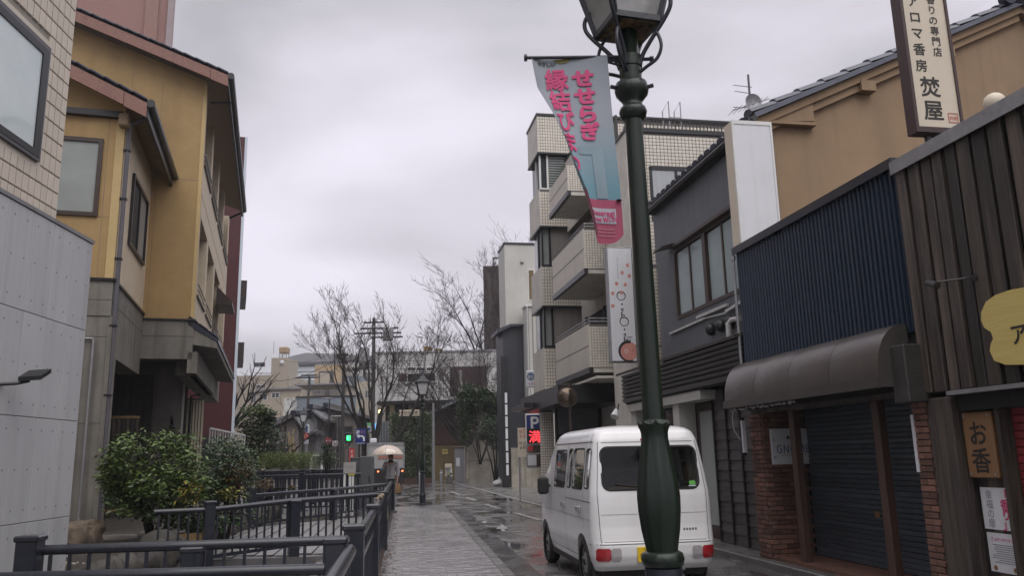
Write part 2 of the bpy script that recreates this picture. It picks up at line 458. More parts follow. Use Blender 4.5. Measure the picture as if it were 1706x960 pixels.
M['roof_grey'] = mat('roof_tile_grey', (.055,.062,.085), (.09,.098,.125), rough=.3, ns=4, bump=.1, rnd=.3)
M['black_metal'] = mat('black_metal', (.012,.012,.014), (.02,.02,.022), rough=.35, ns=8, bump=.04)
M['brown_frame'] = mat('brown_frame', (.035,.022,.018), (.05,.03,.024), rough=.4, ns=8, bump=.04)
M['pipe_grey'] = mat('pipe_grey', (.10,.095,.11), (.08,.075,.085), rough=.4, ns=6, bump=.03)
M['galv'] = mat('galvanised', (.32,.32,.33), (.22,.22,.23), rough=.45, metal=.5, ns=7, bump=.05)
M['white_pole'] = mat('white_pole', (.55,.55,.54), (.42,.42,.41), rough=.45, ns=7, bump=.04, dirt=.2)
M['fence'] = mat('fence_paint', (.012,.015,.025), (.02,.024,.036), rough=.3, ns=9, bump=.08, bs=50, dirt=.3, coat=.35)
M['glass'] = glass('window_glass')
M['glass_pale'] = glass('frosted_glass', (.34,.40,.40), rough=.12, c2=(.28,.34,.345))
M['glass_grey'] = glass('grey_glass', (.25,.27,.26), rough=.1)
M['glass_sky'] = glass('bright_pane', (.70,.78,.78), rough=.05, c2=(.56,.64,.66), spec=.8)  # pale pane colour includes the sky's reflection
M['lamp_green'] = mat('lamp_green', (.0045,.011,.007), (.009,.018,.0115), rough=.36, ns=2.2, bump=.22, coat=.15, bs=9, grain=(4,4,.6), streak=.55, streak_c=(.026,.032,.026), spec=.35)
M['lamp_dark'] = mat('lamp_dark', (.012,.016,.022), (.025,.028,.04), rough=.35, ns=14, bump=.1)
M['lamp_glass'] = mat('lamp_glass', (.80,.80,.78), (.55,.55,.53), rough=.45, ns=9, bump=.05, dirt=.3, trans=.7)
M['rust_speck'] = mat('rust_speck', (.01,.008,.007), (.22,.15,.07), rough=.7, ns=22, bump=.2, contrast=1.5)
M['blue_metal'] = mat('blue_corrugated', (.010,.021,.042), (.016,.030,.054), rough=.26, metal=.15, ns=2, grain=(1,1,.3), bump=.03, streak=.25, streak_c=(.05,.07,.10))
M['wood_dark'] = mat('weathered_plank', (.058,.044,.036), (.015,.012,.0105), rough=.58, ns=2.6, grain=(6,6,.5), bump=.5, bs=9, rnd=.55, streak=.5, streak_c=(.17,.13,.095), contrast=1.3)
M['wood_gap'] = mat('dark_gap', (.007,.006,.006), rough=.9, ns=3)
M['wood_tile'] = mat('wood_shingle', (.066,.058,.057), (.04,.035,.034), rough=.5, ns=3, grain=(1,1,4), bump=.35, rnd=.3)
M['post_brown'] = mat('post_brown', (.085,.045,.032), (.058,.03,.021), rough=.55, ns=3, grain=(5,5,.5), bump=.25)
M['brick'] = mat('brick', (.20,.095,.065), (.11,.058,.045), rough=.75, ns=8, bump=.3, rnd=.45)
M['mortar'] = mat('mortar', (.10,.085,.075), rough=.9, ns=8)
M['shutter'] = mat('shutter_slat', (.078,.097,.12), (.054,.068,.086), rough=.42, metal=.2, ns=3, bump=.05, rnd=.22, streak=.25, streak_c=(.15,.15,.16))
M['red_shutter'] = mat('red_slat', (.24,.03,.035), (.17,.022,.026), rough=.45, ns=3, bump=.06, rnd=.2)
M['awning'] = mat('awning_metal', (.125,.112,.106), (.10,.09,.086), rough=.27, metal=.5, ns=2, bump=.09, bs=5, streak=.4, streak_c=(.17,.145,.12))
M['mortar_tan'] = mat('tan_render', (.315,.215,.13), (.265,.18,.108), rough=.85, ns=1.3, bump=.15, bs=50, streak=.35, streak_c=(.19,.125,.08), dirt=.16)
M['grey_panel'] = mat('grey_panel', (.125,.135,.15), (.10,.108,.122), rough=.5, metal=.1, ns=1.5, bump=.06, streak=.35, streak_c=(.06,.062,.07))
M['apt_tile'] = mat('apartment_tile', (.70,.65,.57), (.63,.585,.51), rough=.4, ns=3, bump=.03, isl=.06)
M['apt_grout'] = mat('apartment_grout', (.15,.135,.125), rough=.85, ns=5)
M['apt_plain'] = lines_mat('apartment_siding', (.68,.635,.56), (.61,.57,.50), .075, 2, rough=.5, depth=.35, streak=.12)
M['apt_white'] = mat('apartment_render', (.66,.63,.57), (.5,.475,.43), rough=.6, ns=2, bump=.08, streak=.2, streak_c=(.3,.28,.25))
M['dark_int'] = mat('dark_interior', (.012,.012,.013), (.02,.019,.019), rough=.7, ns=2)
M['curtain'] = mat('curtain', (.30,.28,.26), (.20,.185,.17), rough=.8, ns=2, grain=(14,14,.4), bump=.3)
M['curtain_w'] = mat('white_curtain', (.46,.48,.50), (.36,.38,.40), rough=.8, ns=2, grain=(10,10,.3), bump=.2)
M['white_paint'] = mat('white_paint', (.70,.70,.69), (.62,.62,.61), rough=.45, ns=3, bump=.03, dirt=.12)
M['sign_white'] = mat('sign_white', (.68,.69,.72), (.62,.63,.66), rough=.35, ns=2, bump=.02, streak=.2, streak_c=(.4,.38,.33))
M['sign_cream'] = mat('sign_cream', (.60,.53,.42), (.55,.485,.385), rough=.5, ns=3, bump=.04)
M['sign_maroon'] = mat('sign_maroon', (.045,.018,.017), (.033,.014,.013), rough=.4, ns=4, bump=.05)
M['ink'] = mat('ink', (.016,.014,.014), rough=.6, ns=9, bump=0)
M['ink_pink'] = mat('ink_pink', (.62,.06,.20), (.55,.05,.17), rough=.6, ns=9, bump=0)
M['ink_red'] = mat('ink_red', (.50,.045,.04), rough=.6, ns=9, bump=0)
M['ink_white'] = mat('ink_white', (.72,.72,.72), rough=.5, ns=9, bump=0)
M['ink_pale'] = mat('ink_pale', (.38,.33,.30), rough=.6, ns=9, bump=0, contrast=1.6)
M['ink_grey'] = mat('ink_grey', (.25,.25,.26), rough=.6, ns=9, bump=0)
M['ink_blue'] = mat('ink_blue', (.02,.09,.24), rough=.5, ns=9, bump=0)
M['pale_pink'] = mat('pale_pink', (.60,.26,.22), rough=.5, ns=4, bump=0)
M['sign_blue'] = mat('sign_blue', (.016,.028,.14), (.02,.034,.16), rough=.35, ns=4, bump=.02)
M['sign_wood'] = mat('sign_wood', (.27,.145,.065), (.20,.105,.045), rough=.5, ns=2, grain=(7,7,.6), bump=.2)
M['sign_yellow'] = mat('sign_yellow_wood', (.62,.49,.17), (.55,.42,.13), rough=.5, ns=2, grain=(.8,6,9), bump=.15)
M['cloth'] = mat('banner_cloth', (.42,.45,.49), (.38,.41,.45), rough=.7, ns=3, bump=.06, bs=160)
M['cloth_print'] = mat('banner_print', (.30,.33,.37), (.27,.30,.34), rough=.7, ns=3, bump=.06, bs=160)
_nt = M['cloth_print'].node_tree; _b = _nt.nodes['Principled BSDF']; _l = _b.inputs['Base Color'].links[0].from_socket
_tc = _nt.nodes.new('ShaderNodeTexCoord'); _sp = _nt.nodes.new('ShaderNodeSeparateXYZ'); _mr = _nt.nodes.new('ShaderNodeMapRange'); _mm = _nt.nodes.new('ShaderNodeMixRGB')
_nt.links.new(_tc.outputs['Object'], _sp.inputs[0]); _nt.links.new(_sp.outputs[2], _mr.inputs['Value'])
_mr.inputs['From Min'].default_value = -.28; _mr.inputs['From Max'].default_value = -.62
_mm.inputs[2].default_value = (.13,.265,.32,1); _nt.links.new(_mr.outputs[0], _mm.inputs[0]); _nt.links.new(_l, _mm.inputs[1]); _nt.links.new(_mm.outputs[0], _b.inputs['Base Color'])
M['cloth_teal'] = mat('banner_teal', (.11,.29,.37), (.13,.32,.40), rough=.7, ns=2, bump=.06, bs=160)
M['cloth_rose'] = mat('banner_rose', (.36,.075,.135), (.32,.065,.12), rough=.7, ns=2, bump=.06, bs=160)
M['car_white'] = mat('car_paint', (.74,.74,.75), (.69,.69,.70), rough=.28, ns=2, bump=.0, coat=.7, dirt=.10, streak=.12, streak_c=(.42,.41,.39))
def see_through(name, tint, refl=.06):
    m = bpy.data.materials.new(name); m.use_nodes = True; nt = m.node_tree; nt.nodes.clear()
    o = nt.nodes.new('ShaderNodeOutputMaterial'); t = nt.nodes.new('ShaderNodeBsdfTransparent'); g = nt.nodes.new('ShaderNodeBsdfGlossy'); x = nt.nodes.new('ShaderNodeMixShader'); f = nt.nodes.new('ShaderNodeFresnel')
    t.inputs['Color'].default_value = (*tint,1); g.inputs['Roughness'].default_value = .03; f.inputs['IOR'].default_value = 1.5
    nt.links.new(f.outputs[0], x.inputs[0]); nt.links.new(t.outputs[0], x.inputs[1]); nt.links.new(g.outputs[0], x.inputs[2]); nt.links.new(x.outputs[0], o.inputs['Surface'])
    return m
M['car_pane'] = see_through('car_pane', (.50,.53,.53))
M['seat_cloth'] = mat('seat_cloth', (.10,.10,.11), (.07,.07,.075), rough=.8, ns=20)
M['car_glass'] = glass('car_glass', (.008,.009,.010), rough=.03, spec=.16)
M['rubber'] = mat('rubber', (.014,.014,.014), (.02,.02,.02), rough=.75, ns=9, bump=.15)
M['steel_rim'] = mat('steel_rim', (.42,.42,.43), (.30,.30,.31), rough=.35, metal=.7, ns=6, bump=.03)
M['red_lens'] = mat('red_lens', (.36,.012,.02), (.30,.01,.016), rough=.12, ns=30, bump=.15, bs=60, coat=.6)
M['clear_lens'] = mat('clear_lens', (.40,.38,.39), (.30,.28,.29), rough=.12, ns=30, bump=.15, bs=60, coat=.6)
M['plate_yellow'] = mat('plate_yellow', (.70,.47,.02), (.65,.43,.02), rough=.4, ns=5, bump=.02)
M['panel_gap'] = mat('panel_gap', (.10,.10,.105), rough=.6, ns=5, bump=0)
M['bark'] = mat('bark', (.013,.010,.0095), (.024,.02,.018), rough=.85, ns=6, grain=(3,3,.6), bump=.6)
M['far_tile'] = mat('far_roof_tile', (.12,.12,.13), (.17,.17,.18), rough=.35, ns=3, bump=.1)
M['pole_dark'] = mat('pole_dark', (.06,.057,.055), (.05,.047,.045), rough=.7, ns=3)
M['twig'] = mat('twig', (.026,.018,.018), (.036,.026,.026), rough=.85, ns=4, bump=0)
M['leaf_bush'] = mat('leaf_bush', (.105,.155,.036), (.055,.095,.022), rough=.38, ns=1.2, bump=0, isl=.65, spec=.5)
M['leaf_dark'] = mat('leaf_dark', (.042,.075,.026), (.024,.05,.017), rough=.4, ns=1.1, bump=0, isl=.6)
M['leaf_yel'] = mat('leaf_yellowed', (.26,.20,.025), (.12,.12,.02), rough=.45, ns=2, bump=0, isl=.6)
M['leaf_red'] = mat('leaf_reddened', (.11,.05,.018), (.07,.065,.02), rough=.45, ns=2, bump=0, isl=.6)
M['leaf_hedge'] = mat('leaf_hedge', (.13,.18,.03), (.08,.125,.022), rough=.45, ns=2, bump=0, isl=.6)
M['leaf_ivy'] = mat('leaf_ivy', (.08,.12,.06), (.13,.165,.085), rough=.35, ns=1.2, bump=0, isl=.7)
M['gravel'] = mat('gravel', (.24,.21,.17), (.10,.09,.075), rough=.8, ns=22, bump=.8, bs=40, contrast=1.4)
M['soil'] = mat('soil', (.045,.037,.028), (.025,.021,.016), rough=.85, ns=8, bump=.5)
M['stone'] = mat('stone', (.065,.058,.048), (.03,.028,.024), rough=.65, ns=4, bump=.6, bs=9, rnd=.45, dirt=.3)
M['rock_tan'] = mat('rock_tan', (.20,.15,.105), (.07,.055,.042), rough=.75, ns=3, bump=.5, bs=9)
M['water'] = mat('water', (.02,.024,.02), (.016,.02,.018), rough=.06, ns=2, bump=.25, bs=5, spec=.6)
M['brass_pink'] = mat('weathered_red_tile', (.11,.028,.028), (.085,.02,.022), rough=.5, ns=2, bump=.05)
M['maroon'] = lines_mat('maroon_tile', (.085,.022,.024), (.065,.017,.02), .1, 2, rough=.4, depth=.5)
M['tower_pink'] = lines_mat('tower_tile', (.25,.115,.095), (.21,.10,.08), .4, 2, rough=.6, depth=.2)
M['far_beige'] = mat('far_beige', (.42,.37,.30), (.36,.32,.26), rough=.75, ns=.5, bump=0, streak=.35, streak_c=(.22,.19,.16))
M['far_pale'] = mat('far_pale_blue', (.52,.58,.64), (.48,.54,.60), rough=.6, ns=.4, bump=0)
M['far_roof'] = mat('far_grey_roof', (.24,.24,.255), (.2,.2,.215), rough=.6, ns=.5, bump=0)
M['far_blue'] = lines_mat('far_blue_siding', (.20,.235,.275), (.17,.20,.24), .5, 0, rough=.6, depth=.4, streak=.25)
M['far_tan'] = mat('far_tan', (.42,.31,.19), (.36,.27,.17), rough=.75, ns=.6, bump=0, streak=.3, streak_c=(.2,.15,.1))
M['far_white'] = mat('far_white', (.58,.575,.56), (.5,.495,.48), rough=.7, ns=.5, bump=0, streak=.35, streak_c=(.3,.28,.26))
M['far_window'] = glass('far_window', (.06,.065,.075), rough=.15)
M['old_wall'] = mat('old_house_wall', (.20,.18,.165), (.14,.125,.115), rough=.8, ns=.8, bump=.1, streak=.4)
M['white_panel'] = mat('white_wall_panel', (.50,.495,.49), (.42,.415,.41), rough=.6, ns=.7, bump=.03, rnd=.05, streak=.6, streak_c=(.18,.15,.13))
M['brown_board'] = mat('brown_board_wall', (.075,.035,.024), (.055,.026,.018), rough=.6, ns=1.5, bump=.15, streak=.2)
M['ochre_wall'] = mat('ochre_wall', (.15,.11,.045), (.11,.08,.035), rough=.75, ns=1.5, bump=.1, streak=.3)
M['moss_wall'] = mat('moss_wall', (.42,.39,.34), (.26,.235,.19), rough=.8, ns=1.1, bump=.3, bs=12, streak=.6, streak_c=(.09,.075,.05), dirt=.45)
M['chimney'] = mat('rusty_tower', (.06,.042,.037), (.025,.02,.02), rough=.8, ns=.8, bump=.2, streak=.6, streak_c=(.13,.09,.075))
M['white_wall'] = mat('white_render', (.52,.51,.475), (.46,.45,.42), rough=.65, ns=1, bump=.04, streak=.25, streak_c=(.3,.28,.24))
M['slate_panel'] = mat('slate_panel', (.042,.046,.058), (.033,.037,.048), rough=.45, ns=1.5, bump=.04, streak=.15)
M['green_light'] = mat('green_light', (.02,.5,.1), rough=.4, ns=5, bump=0, emit=(.03,1.0,.18), es=3.0)
M['led_red'] = mat('led_red', (.4,.02,.02), rough=.4, ns=5, bump=0, emit=(1.0,.045,.06), es=1.1)
M['amber_lens'] = mat('amber_lens', (.6,.16,.02), rough=.2, ns=5, bump=0)
M['tail_light'] = mat('tail_light', (.6,.1,.05), rough=.3, ns=5, bump=0, emit=(1.0,.2,.07), es=2.2)
M['warm_bulb'] = mat('warm_bulb', (.8,.6,.2), rough=.3, ns=5, bump=0, emit=(1.0,.75,.2), es=5.0)
M['blue_glow'] = mat('glowing_sign_blue', (.05,.2,.5), rough=.3, ns=5, bump=0, emit=(.15,.45,.9), es=.8)  # glow put into the road sign's blue; the disc is no lamp
M['skin'] = mat('skin', (.45,.26,.18), rough=.5, ns=8, bump=.02)
M['jacket'] = mat('jacket', (.36,.345,.36), (.28,.27,.28), rough=.75, ns=12, bump=.2)
M['trousers'] = mat('trousers', (.22,.21,.20), (.18,.17,.165), rough=.8, ns=12, bump=.2)
M['hair'] = mat('hair', (.012,.011,.012), rough=.55, ns=30, bump=.2)
M['umbrella'] = mat('umbrella_vinyl', (.66,.60,.52), (.62,.45,.34), rough=.25, ns=5, bump=.03, contrast=1.2, trans=.1)
M['umbrella_trim'] = mat('umbrella_teal', (.05,.33,.40), (.08,.38,.45), rough=.3, ns=5, bump=.03)
M['dog_tan'] = mat('dog_fur', (.30,.185,.095), (.22,.13,.07), rough=.85, ns=25, bump=.4)
M['truck_grey'] = mat('truck_grey', (.36,.36,.36), (.31,.31,.31), rough=.45, ns=2, bump=.02, dirt=.15)
M['plastic_white'] = mat('plastic_white', (.62,.62,.62), (.5,.5,.5), rough=.35, ns=4, bump=.1)
M['cabinet'] = mat('cabinet_grey', (.10,.105,.115), (.085,.09,.10), rough=.45, ns=4, bump=.04, streak=.2)
M['yellow_plastic'] = mat('yellow_plastic', (.55,.45,.05), rough=.5, ns=4)
M['rope'] = mat('rope', (.36,.30,.22), rough=.9, ns=20, bump=.4)
M['wood_rail'] = mat('wood_rail', (.26,.17,.07), (.18,.12,.05), rough=.7, ns=4, bump=.2)
M['bamboo'] = mat('bamboo_stake', (.34,.26,.14), rough=.7, ns=6, bump=.1)
# ------------------------------------------------------------------ ground, road, canal
def gp(px, py, z=0.0):
    d = _f + _r*((px-853)/FPX) - _u*((py-480)/FPX)
    k = (z-EYE)/d.z
    return Vector((d.x*k, d.y*k, z))
def vp(px, py, Y):
    d = _f + _r*((px-853)/FPX) - _u*((py-480)/FPX)
    k = Y/d.y
    return Vector((d.x*k, Y, EYE+d.z*k))

def struct(name, mb, m, fr=WF, smooth=False, kind='structure', fix=True):
    return Thing(name, None, None, fr, (0,0,0), kind=kind, mesh=mb, mat=m, smooth=smooth, fix=fix)

BIG = 250.0
g = MB()
CW0, CW1, CU0, CU1 = -2.9, -.12, -8.0, 24.5
g.quad((-BIG,CW1,0),(BIG,CW1,0),(BIG,BIG,0),(-BIG,BIG,0))
g.quad((-BIG,-BIG,0),(BIG,-BIG,0),(BIG,CW0,0),(-BIG,CW0,0))
g.quad((-BIG,CW0,0),(CU0,CW0,0),(CU0,CW1,0),(-BIG,CW1,0))
g.quad((CU1,CW0,0),(BIG,CW0,0),(BIG,CW1,0),(CU1,CW1,0))
struct('ground', g, M['ground'], CF)
# road: one sheet between the pavement and the right kerb line, bending left in the distance
rd = MB()
rd.grid(lambda a, b: (RF.w(-40+130*a, -6.2+6.2*b).x, RF.w(-40+130*a, -6.2+6.2*b).y, .004), 60, 6)
struct('road', rd, M['asphalt'])
rd2 = MB(); rd2.quad((-45,30,.002),(-6,30,.002),(-6,46,.002),(-45,46,.002))
struct('side_street', rd2, M['asphalt'])

# puddles, gutter and the worn dark patch beside the kerb
gt = MB()
gt.quad((-8,1.76,.009),(24,1.76,.009),(24,2.12,.009),(-8,2.12,.009))
struct('gutter_strip', gt, M['gutter'], CF)
pt = MB(); pt.add([gp(*p, .0105) for p in ((764,858),(788,863),(815,895),(800,900),(774,872))], [(0,1,2,3,4)])
struct('road_patch', pt, M['gutter'])

# sidewalk: bed, individually laid pavers
sb = MB(); sb.box(-8, 27.3, -.1, 1.6, -.1, .028)
sidewalk = struct('sidewalk', sb, M['pave_bed'], CF)
random.seed(11)
pv, cnt = MB(), 0
meP = [unit('paver', (.112,.232,.03), M['paver'], .004) for k in range(1)]
rows = []
uu = 2.0
while uu < 26.8:
    wid = 1.6 if uu < 23 else 1.6 - (uu-23)*.27
    off = 0 if int(uu/.12+.5) % 2 else .12
    v = -.06 - off*.99
    while v < wid-.03:
        a, b = max(v, -.06), min(v+.232, wid)
        if b-a > .08: rows.append((uu, a, b))
        v += .24
    uu += .12
near = sorted(rows, key=lambda r: abs(r[0]-12.2))
ids = set(near[:270])
for (u, a, b) in rows:
    z = .033 + random.uniform(-.002, .002)
    if (u, a, b) in ids:
        o = bpy.data.objects.new('paver', meP[0]); COL.objects.link(o); o.parent = sidewalk.o
        o.location = (u+.06, -(a+b)/2, z); o.scale = (1, (b-a)/.232, 1)
        o.rotation_euler = (random.uniform(-.006,.006), random.uniform(-.006,.006), 0)
    else: pv.cbox((u+.06,(a+b)/2,z), (.112, b-a-.003, .03), .004)
sidewalk.part('pavers_beyond', pv, M['paver'], kind='stuff')
# kerb stones on the road side and the low brown kerb under the fence
meK = unit('kerb_stone', (.59,.145,.16), M['kerb'], .012)
kerb = struct('kerb', MB().box(-8, 24, 1.61, 1.74, -.2, -.03), M['pave_bed'], CF)
for i in range(50):
    u = -6+.6*i
    if u > 23.6: break
    o = kerb.piece('kerb_stone', meK, (u+.3, 1.68, -.028+random.uniform(-.003,.003)), rot=(0,0,random.uniform(-.008,.008)))
ek = struct('edge_kerb', MB().box(-8, 24.3, -.11, -.02, -1.2, .02), M['concrete_dark'], CF)
meE = unit('edge_stone', (.98,.07,.09), M['brown_frame'], .012)
for i in range(18): ek.piece('edge_stone', meE, (6.5+i, -.03, .05))

# right pavement and kerb
pm = MB(); pm.box(-16, 8.3, .0, 4.5, -.1, .075)
struct('right_pavement', pm, M['pavement'], RF)
pm2 = MB(); pm2.quad((8.3,.12,.008),(60,.12,.008),(60,6,.008),(8.3,6,.008))
struct('far_pavement', pm2, M['pavement'], RF)
rk = struct('right_kerb', MB().box(-16, 8.3, -.16, -.005, -.2, -.02), M['pave_bed'], RF)
meK2 = unit('kerb_stone', (.592,.15,.18), M['kerb'], .012)
for i in range(30): rk.piece('kerb_stone', meK2, (-9.4+.6*i, -.08, .0+random.uniform(-.002,.002)))
mk = MB()
def stripe(p, q, w, z=.0125):
    p, q = gp(*p), gp(*q); d = (q-p).normalized(); n = Vector((-d.y, d.x, 0))*w/2
    mk.quad(*[Vector((c.x, c.y, z)) for c in (p-n, q-n, q+n, p+n)])
pts = [RF.w(8.3+i*1.0, -.02 if i < 34 else -.02-(i-34)**2*.02) for i in range(46)]
for i in range(45):
    a, b = pts[i], pts[i+1]; d = (b-a).normalized(); n = Vector((-d.y,d.x,0))*.085
    mk.quad((a-n)+Vector((0,0,.0125)), (b-n)+Vector((0,0,.0125)), (b+n)+Vector((0,0,.0125)), (a+n)+Vector((0,0,.0125)))
for p, q, w in (((858,856),(902,868.5),.16), ((807,841),(833,849),.16), ((776,829.5),(793,835.5),.16), ((752,820.5),(767,825.5),.16), ((876,857.6),(902,856),.14),
                ((841,888),(877,887.6),.10), ((667,806),(735,808.5),.2)): stripe(p, q, w)
mk.add([gp(*p, .0125) for p in ((826,882),(836,874),(847,881),(840,882.5),(843,886),(836,886.5),(834,882))], [tuple(range(7))])
mk.add([gp(*p, .0125) for p in ((801,871),(808,868.5),(813,870),(807,873))], [(0,1,2,3)])
struct('road_markings', mk, M['road_paint'], kind='structure')
# drain cover bars near the kerb corner
mh = MB()
for k in range(6): mh.add([gp(735+k*5+j*4, 848+k*2.2+i*3.0, .0135) for i, j in ((0,0),(0,1),(1,1),(1,0))], [(0,1,2,3)])
struct('drain_joint', mh, M['gutter'])
crk = MB()
for p, q, w in (((678,822),(694,832),.14),((732,848),(752,853.5),.12)):
    p, q = gp(*p), gp(*q); d = (q-p).normalized(); n = Vector((-d.y,d.x,0))*w/2
    crk.quad(*[Vector((c.x,c.y,.034 if False else .015)) for c in (p-n,q-n,q+n,p+n)])
struct('drain_slot', crk, M['gutter'])

# canal
cw = MB()
cw.box(CU0, CU1, CW0-.25, CW0, -1.6, -.004); cw.box(CU0, CU1, CW0, CW1, -1.7, -1.5)
cw.box(CU1, CU1+.25, CW0, CW1, -1.6, -.004)
struct('canal_bed', cw, M['concrete_dark'], CF)
wm = MB(); wm.quad((CU0,CW0,-1.05),(CU1,CW0,-1.05),(CU1,CW1,-1.05),(CU0,CW1,-1.05))
struct('water', wm, M['water'], CF)
# garden bed behind the canal: raised soil, gravel, retaining stones
gd = MB(); gd.box(9.6, 24, -9.5, -3.15, -.2, .36)
struct('garden_soil', gd, M['soil'], CF)
gv = MB()
def gfn(a, b):
    u, v = 9.3+6.5*a, -8.2+4.9*b
    return (u, v, .365 + .05*noise.noise(Vector((u*1.5,v*1.5,0))) - .16*max(0, b-.8)*5*.3)
gv.grid(gfn, 40, 34)
struct('gravel', gv, M['gravel'], CF, smooth=True, kind='stuff')
random.seed(77); pb = MB()
for i in range(2600):
    a, b = random.random()*.55, random.random()**.7
    p = Vector(gfn(a, b)); s_ = random.uniform(.014,.034)
    pb.add([p+Vector((s_*x_,s_*y_*.9,s_*z_*.7)) for x_,y_,z_ in ((1,0,0),(-1,.2,0),(0,1,.1),(.1,-1,0),(0,0,1),(0,.1,-1))], [(0,2,4),(2,1,4),(1,3,4),(3,0,4),(2,0,5),(1,2,5),(3,1,5),(0,3,5)])
struct('pebbles', pb, mat('pebble',(.33,.29,.23),(.2,.17,.14),rough=.6,ns=3,bump=0,isl=.5), CF, kind='stuff')
rw = struct('retaining_wall', MB().box(7.9, 23.5, -3.2, -3.02, -1.2, .28), M['concrete_dark'], CF)
random.seed(5)
stone_me = []
for k in range(6):
    mb = MB(); mb.ball((0,0,0), (.24+.05*random.random(), .17, .19+.05*random.random()), 11, 8)
    for p in mb.v:
        q = noise.noise(p*5+Vector((k*9,0,0)))+.4*noise.noise(p*13+Vector((0,k*5,0))); p *= 1+.5*q
    stone_me.append(mk_mesh('stone', mb, M['stone'], smooth=True))
n = 0
for row in range(4):
    for i in range(36):
        u = 8.0+.43*i+(.2 if row % 2 else 0)
        rw.piece('stone', random.choice(stone_me), (u+random.uniform(-.05,.05), -2.98+random.uniform(-.05,.03)+(-.12 if row==3 else 0), -.92+.38*row+random.uniform(-.05,.05)),
                 rot=(random.uniform(-.3,.3), random.uniform(-.4,.4), random.uniform(-.5,.5)), scale=(random.uniform(.85,1.2),1,random.uniform(.85,1.15)))
mb = MB(); mb.cbox((0,0,0), (.52,.42,.42), .08)
bq = bmesh.new(); q_ = mk_mesh('r', mb, None); bq.from_mesh(q_); bmesh.ops.subdivide_edges(bq, edges=bq.edges, cuts=4, use_grid_fill=True); mb = MB(); bq.verts.index_update(); mb.add([v.co*(1+.42*noise.noise(v.co*2.6)+.22*noise.noise(v.co*7)+.08*noise.noise(v.co*16)) for v in bq.verts], [tuple(v.index for v in f.verts) for f in bq.faces]); bq.free()
bmw = MB(); bmw.add(mb.v, mb.f)
b0 = vp(136,888,13.2)
Thing('garden_rock', 'squarish tan boulder on the gravel at the foot of the concrete pier', 'rock', WF, (b0.x, b0.y, .36), mesh=MB().add([p+Vector((b0.x,b0.y,.5)) for p in mb.v], mb.f), mat=M['rock_tan'], smooth=40)
mb = MB(); mb.ball((0,0,0), (.36,.3,.3), 10, 7)
for p in mb.v: p *= 1+.4*noise.noise(p*4)
b1 = vp(277,885,12.6)
Thing('garden_rock', 'dark rugged boulder at the end of the gravel beside the wooden edging', 'rock', WF, (b1.x,b1.y,.2), mesh=MB().add([p+Vector((b1.x,b1.y,.28)) for p in mb.v], mb.f), mat=M['stone'], smooth=40)
# planted edging board behind the arched bridge
ed = Thing('timber_edging', 'wet timber edging board holding the planting beside the arched bridge', 'edging', WF, (0,0,0))
p0, p1 = vp(292,893,12.9), vp(352,890,13.6)
for k in range(5):
    a = p0.lerp(p1, k/5); b = p0.lerp(p1, (k+.97)/5)
    ed.part('board', MB().bar((a.x,a.y,.30), (b.x,b.y,.30), .05, .34), M['wood_rail'])

# ------------------------------------------------------------------ canal railings
me_bal = {}
def baluster_mesh(h, r=.013):
    k = (round(h,3), r)
    if k not in me_bal: me_bal[k] = mk_mesh('baluster', MB().box(-r, r, -r, r, -h/2, h/2), M['fence'])
    return me_bal[k]
def post_mb(x, y, z0, z1, w=.15, ang=0):
    mb = MB()
    a = MB().cbox((0,0,0), (w, w, z1-z0-.06), .008); b = MB().cbox((0,0,(z1-z0)/2-.035), (w+.03, w+.03, .05), .012); c = MB().box(-w/2+.012, w/2-.012, -w/2+.012, w/2-.012, (z1-z0)/2-.1, (z1-z0)/2-.05)
    for q in (a, b):
        mb.add([Vector((x + p.x*math.cos(ang)-p.y*math.sin(ang), y + p.x*math.sin(ang)+p.y*math.cos(ang), (z0+z1)/2+p.z)) for p in q.v], q.f)
    return mb
def railing(name, label, pts, posts, z_lo=.12, spacing=.14, rail=(.075,.085), bal_r=.013, mid=None, group=None, post_w=.15, lower=True):
    """pts: list of (x,y,z_top of rail); posts: list of (x,y,z0,z1)"""
    t = Thing(name, label, 'railing', WF, (pts[0][0], pts[0][1], 0), group=group)
    d = Vector(pts[-1])-Vector(pts[0]); ang = math.atan2(d.y, d.x)
    for (x, y, z0, z1) in posts: t.part('post', post_mb(x, y, z0, z1, post_w, ang), M['fence'])
    for a, b in zip(pts[:-1], pts[1:]):
        a, b = Vector(a), Vector(b); h = rail[1]
        mb = MB(); e = (b-a); e.z = 0; e.normalize()
        o = Vector((0,0,h/2)); mb.tube([a-o, b-o], rail[0]*.56, 10)
        for p in mb.v: p.z = p.z
        t.part('rail', mb, M['fence'], smooth=50)
        za, zb = a.z-.62 if z_lo is None else z_lo, 0
        la = Vector((a.x, a.y, a.z-.72 if z_lo is None else z_lo)); lb = Vector((b.x, b.y, b.z-.72 if z_lo is None else z_lo))
        if lower: t.part('lower_rail', MB().bar(la, lb, .045, .05), M['fence'])
        if mid: t.part('middle_rail', MB().bar(Vector((a.x,a.y,a.z-mid)), Vector((b.x,b.y,b.z-mid)), .045, .06), M['fence'])
        L = (b-a).length; k = max(1, int(L/spacing))
        for i in range(k):
            f = (i+.5)/k; p = a.lerp(b, f); q = la.lerp(lb, f); hh = p.z-h-q.z+.02
            t.piece('baluster', baluster_mesh(round(hh*20)/20, bal_r), (p.x, p.y, (p.z-h+q.z)/2), rot=(0,0,ang))
    return t
F = lambda u, v, z: tuple(CF.w(u, v, z))
zr = .84
railing('bridge_railing', 'nearest footbridge railing, along the bottom edge of the view', [F(6.45,-3.6,.83),F(6.33,-.2,.805)], [F(6.33,-.16,0)[:2]+(-.1,1.0)], spacing=.15, group='railings of the nearest footbridge')
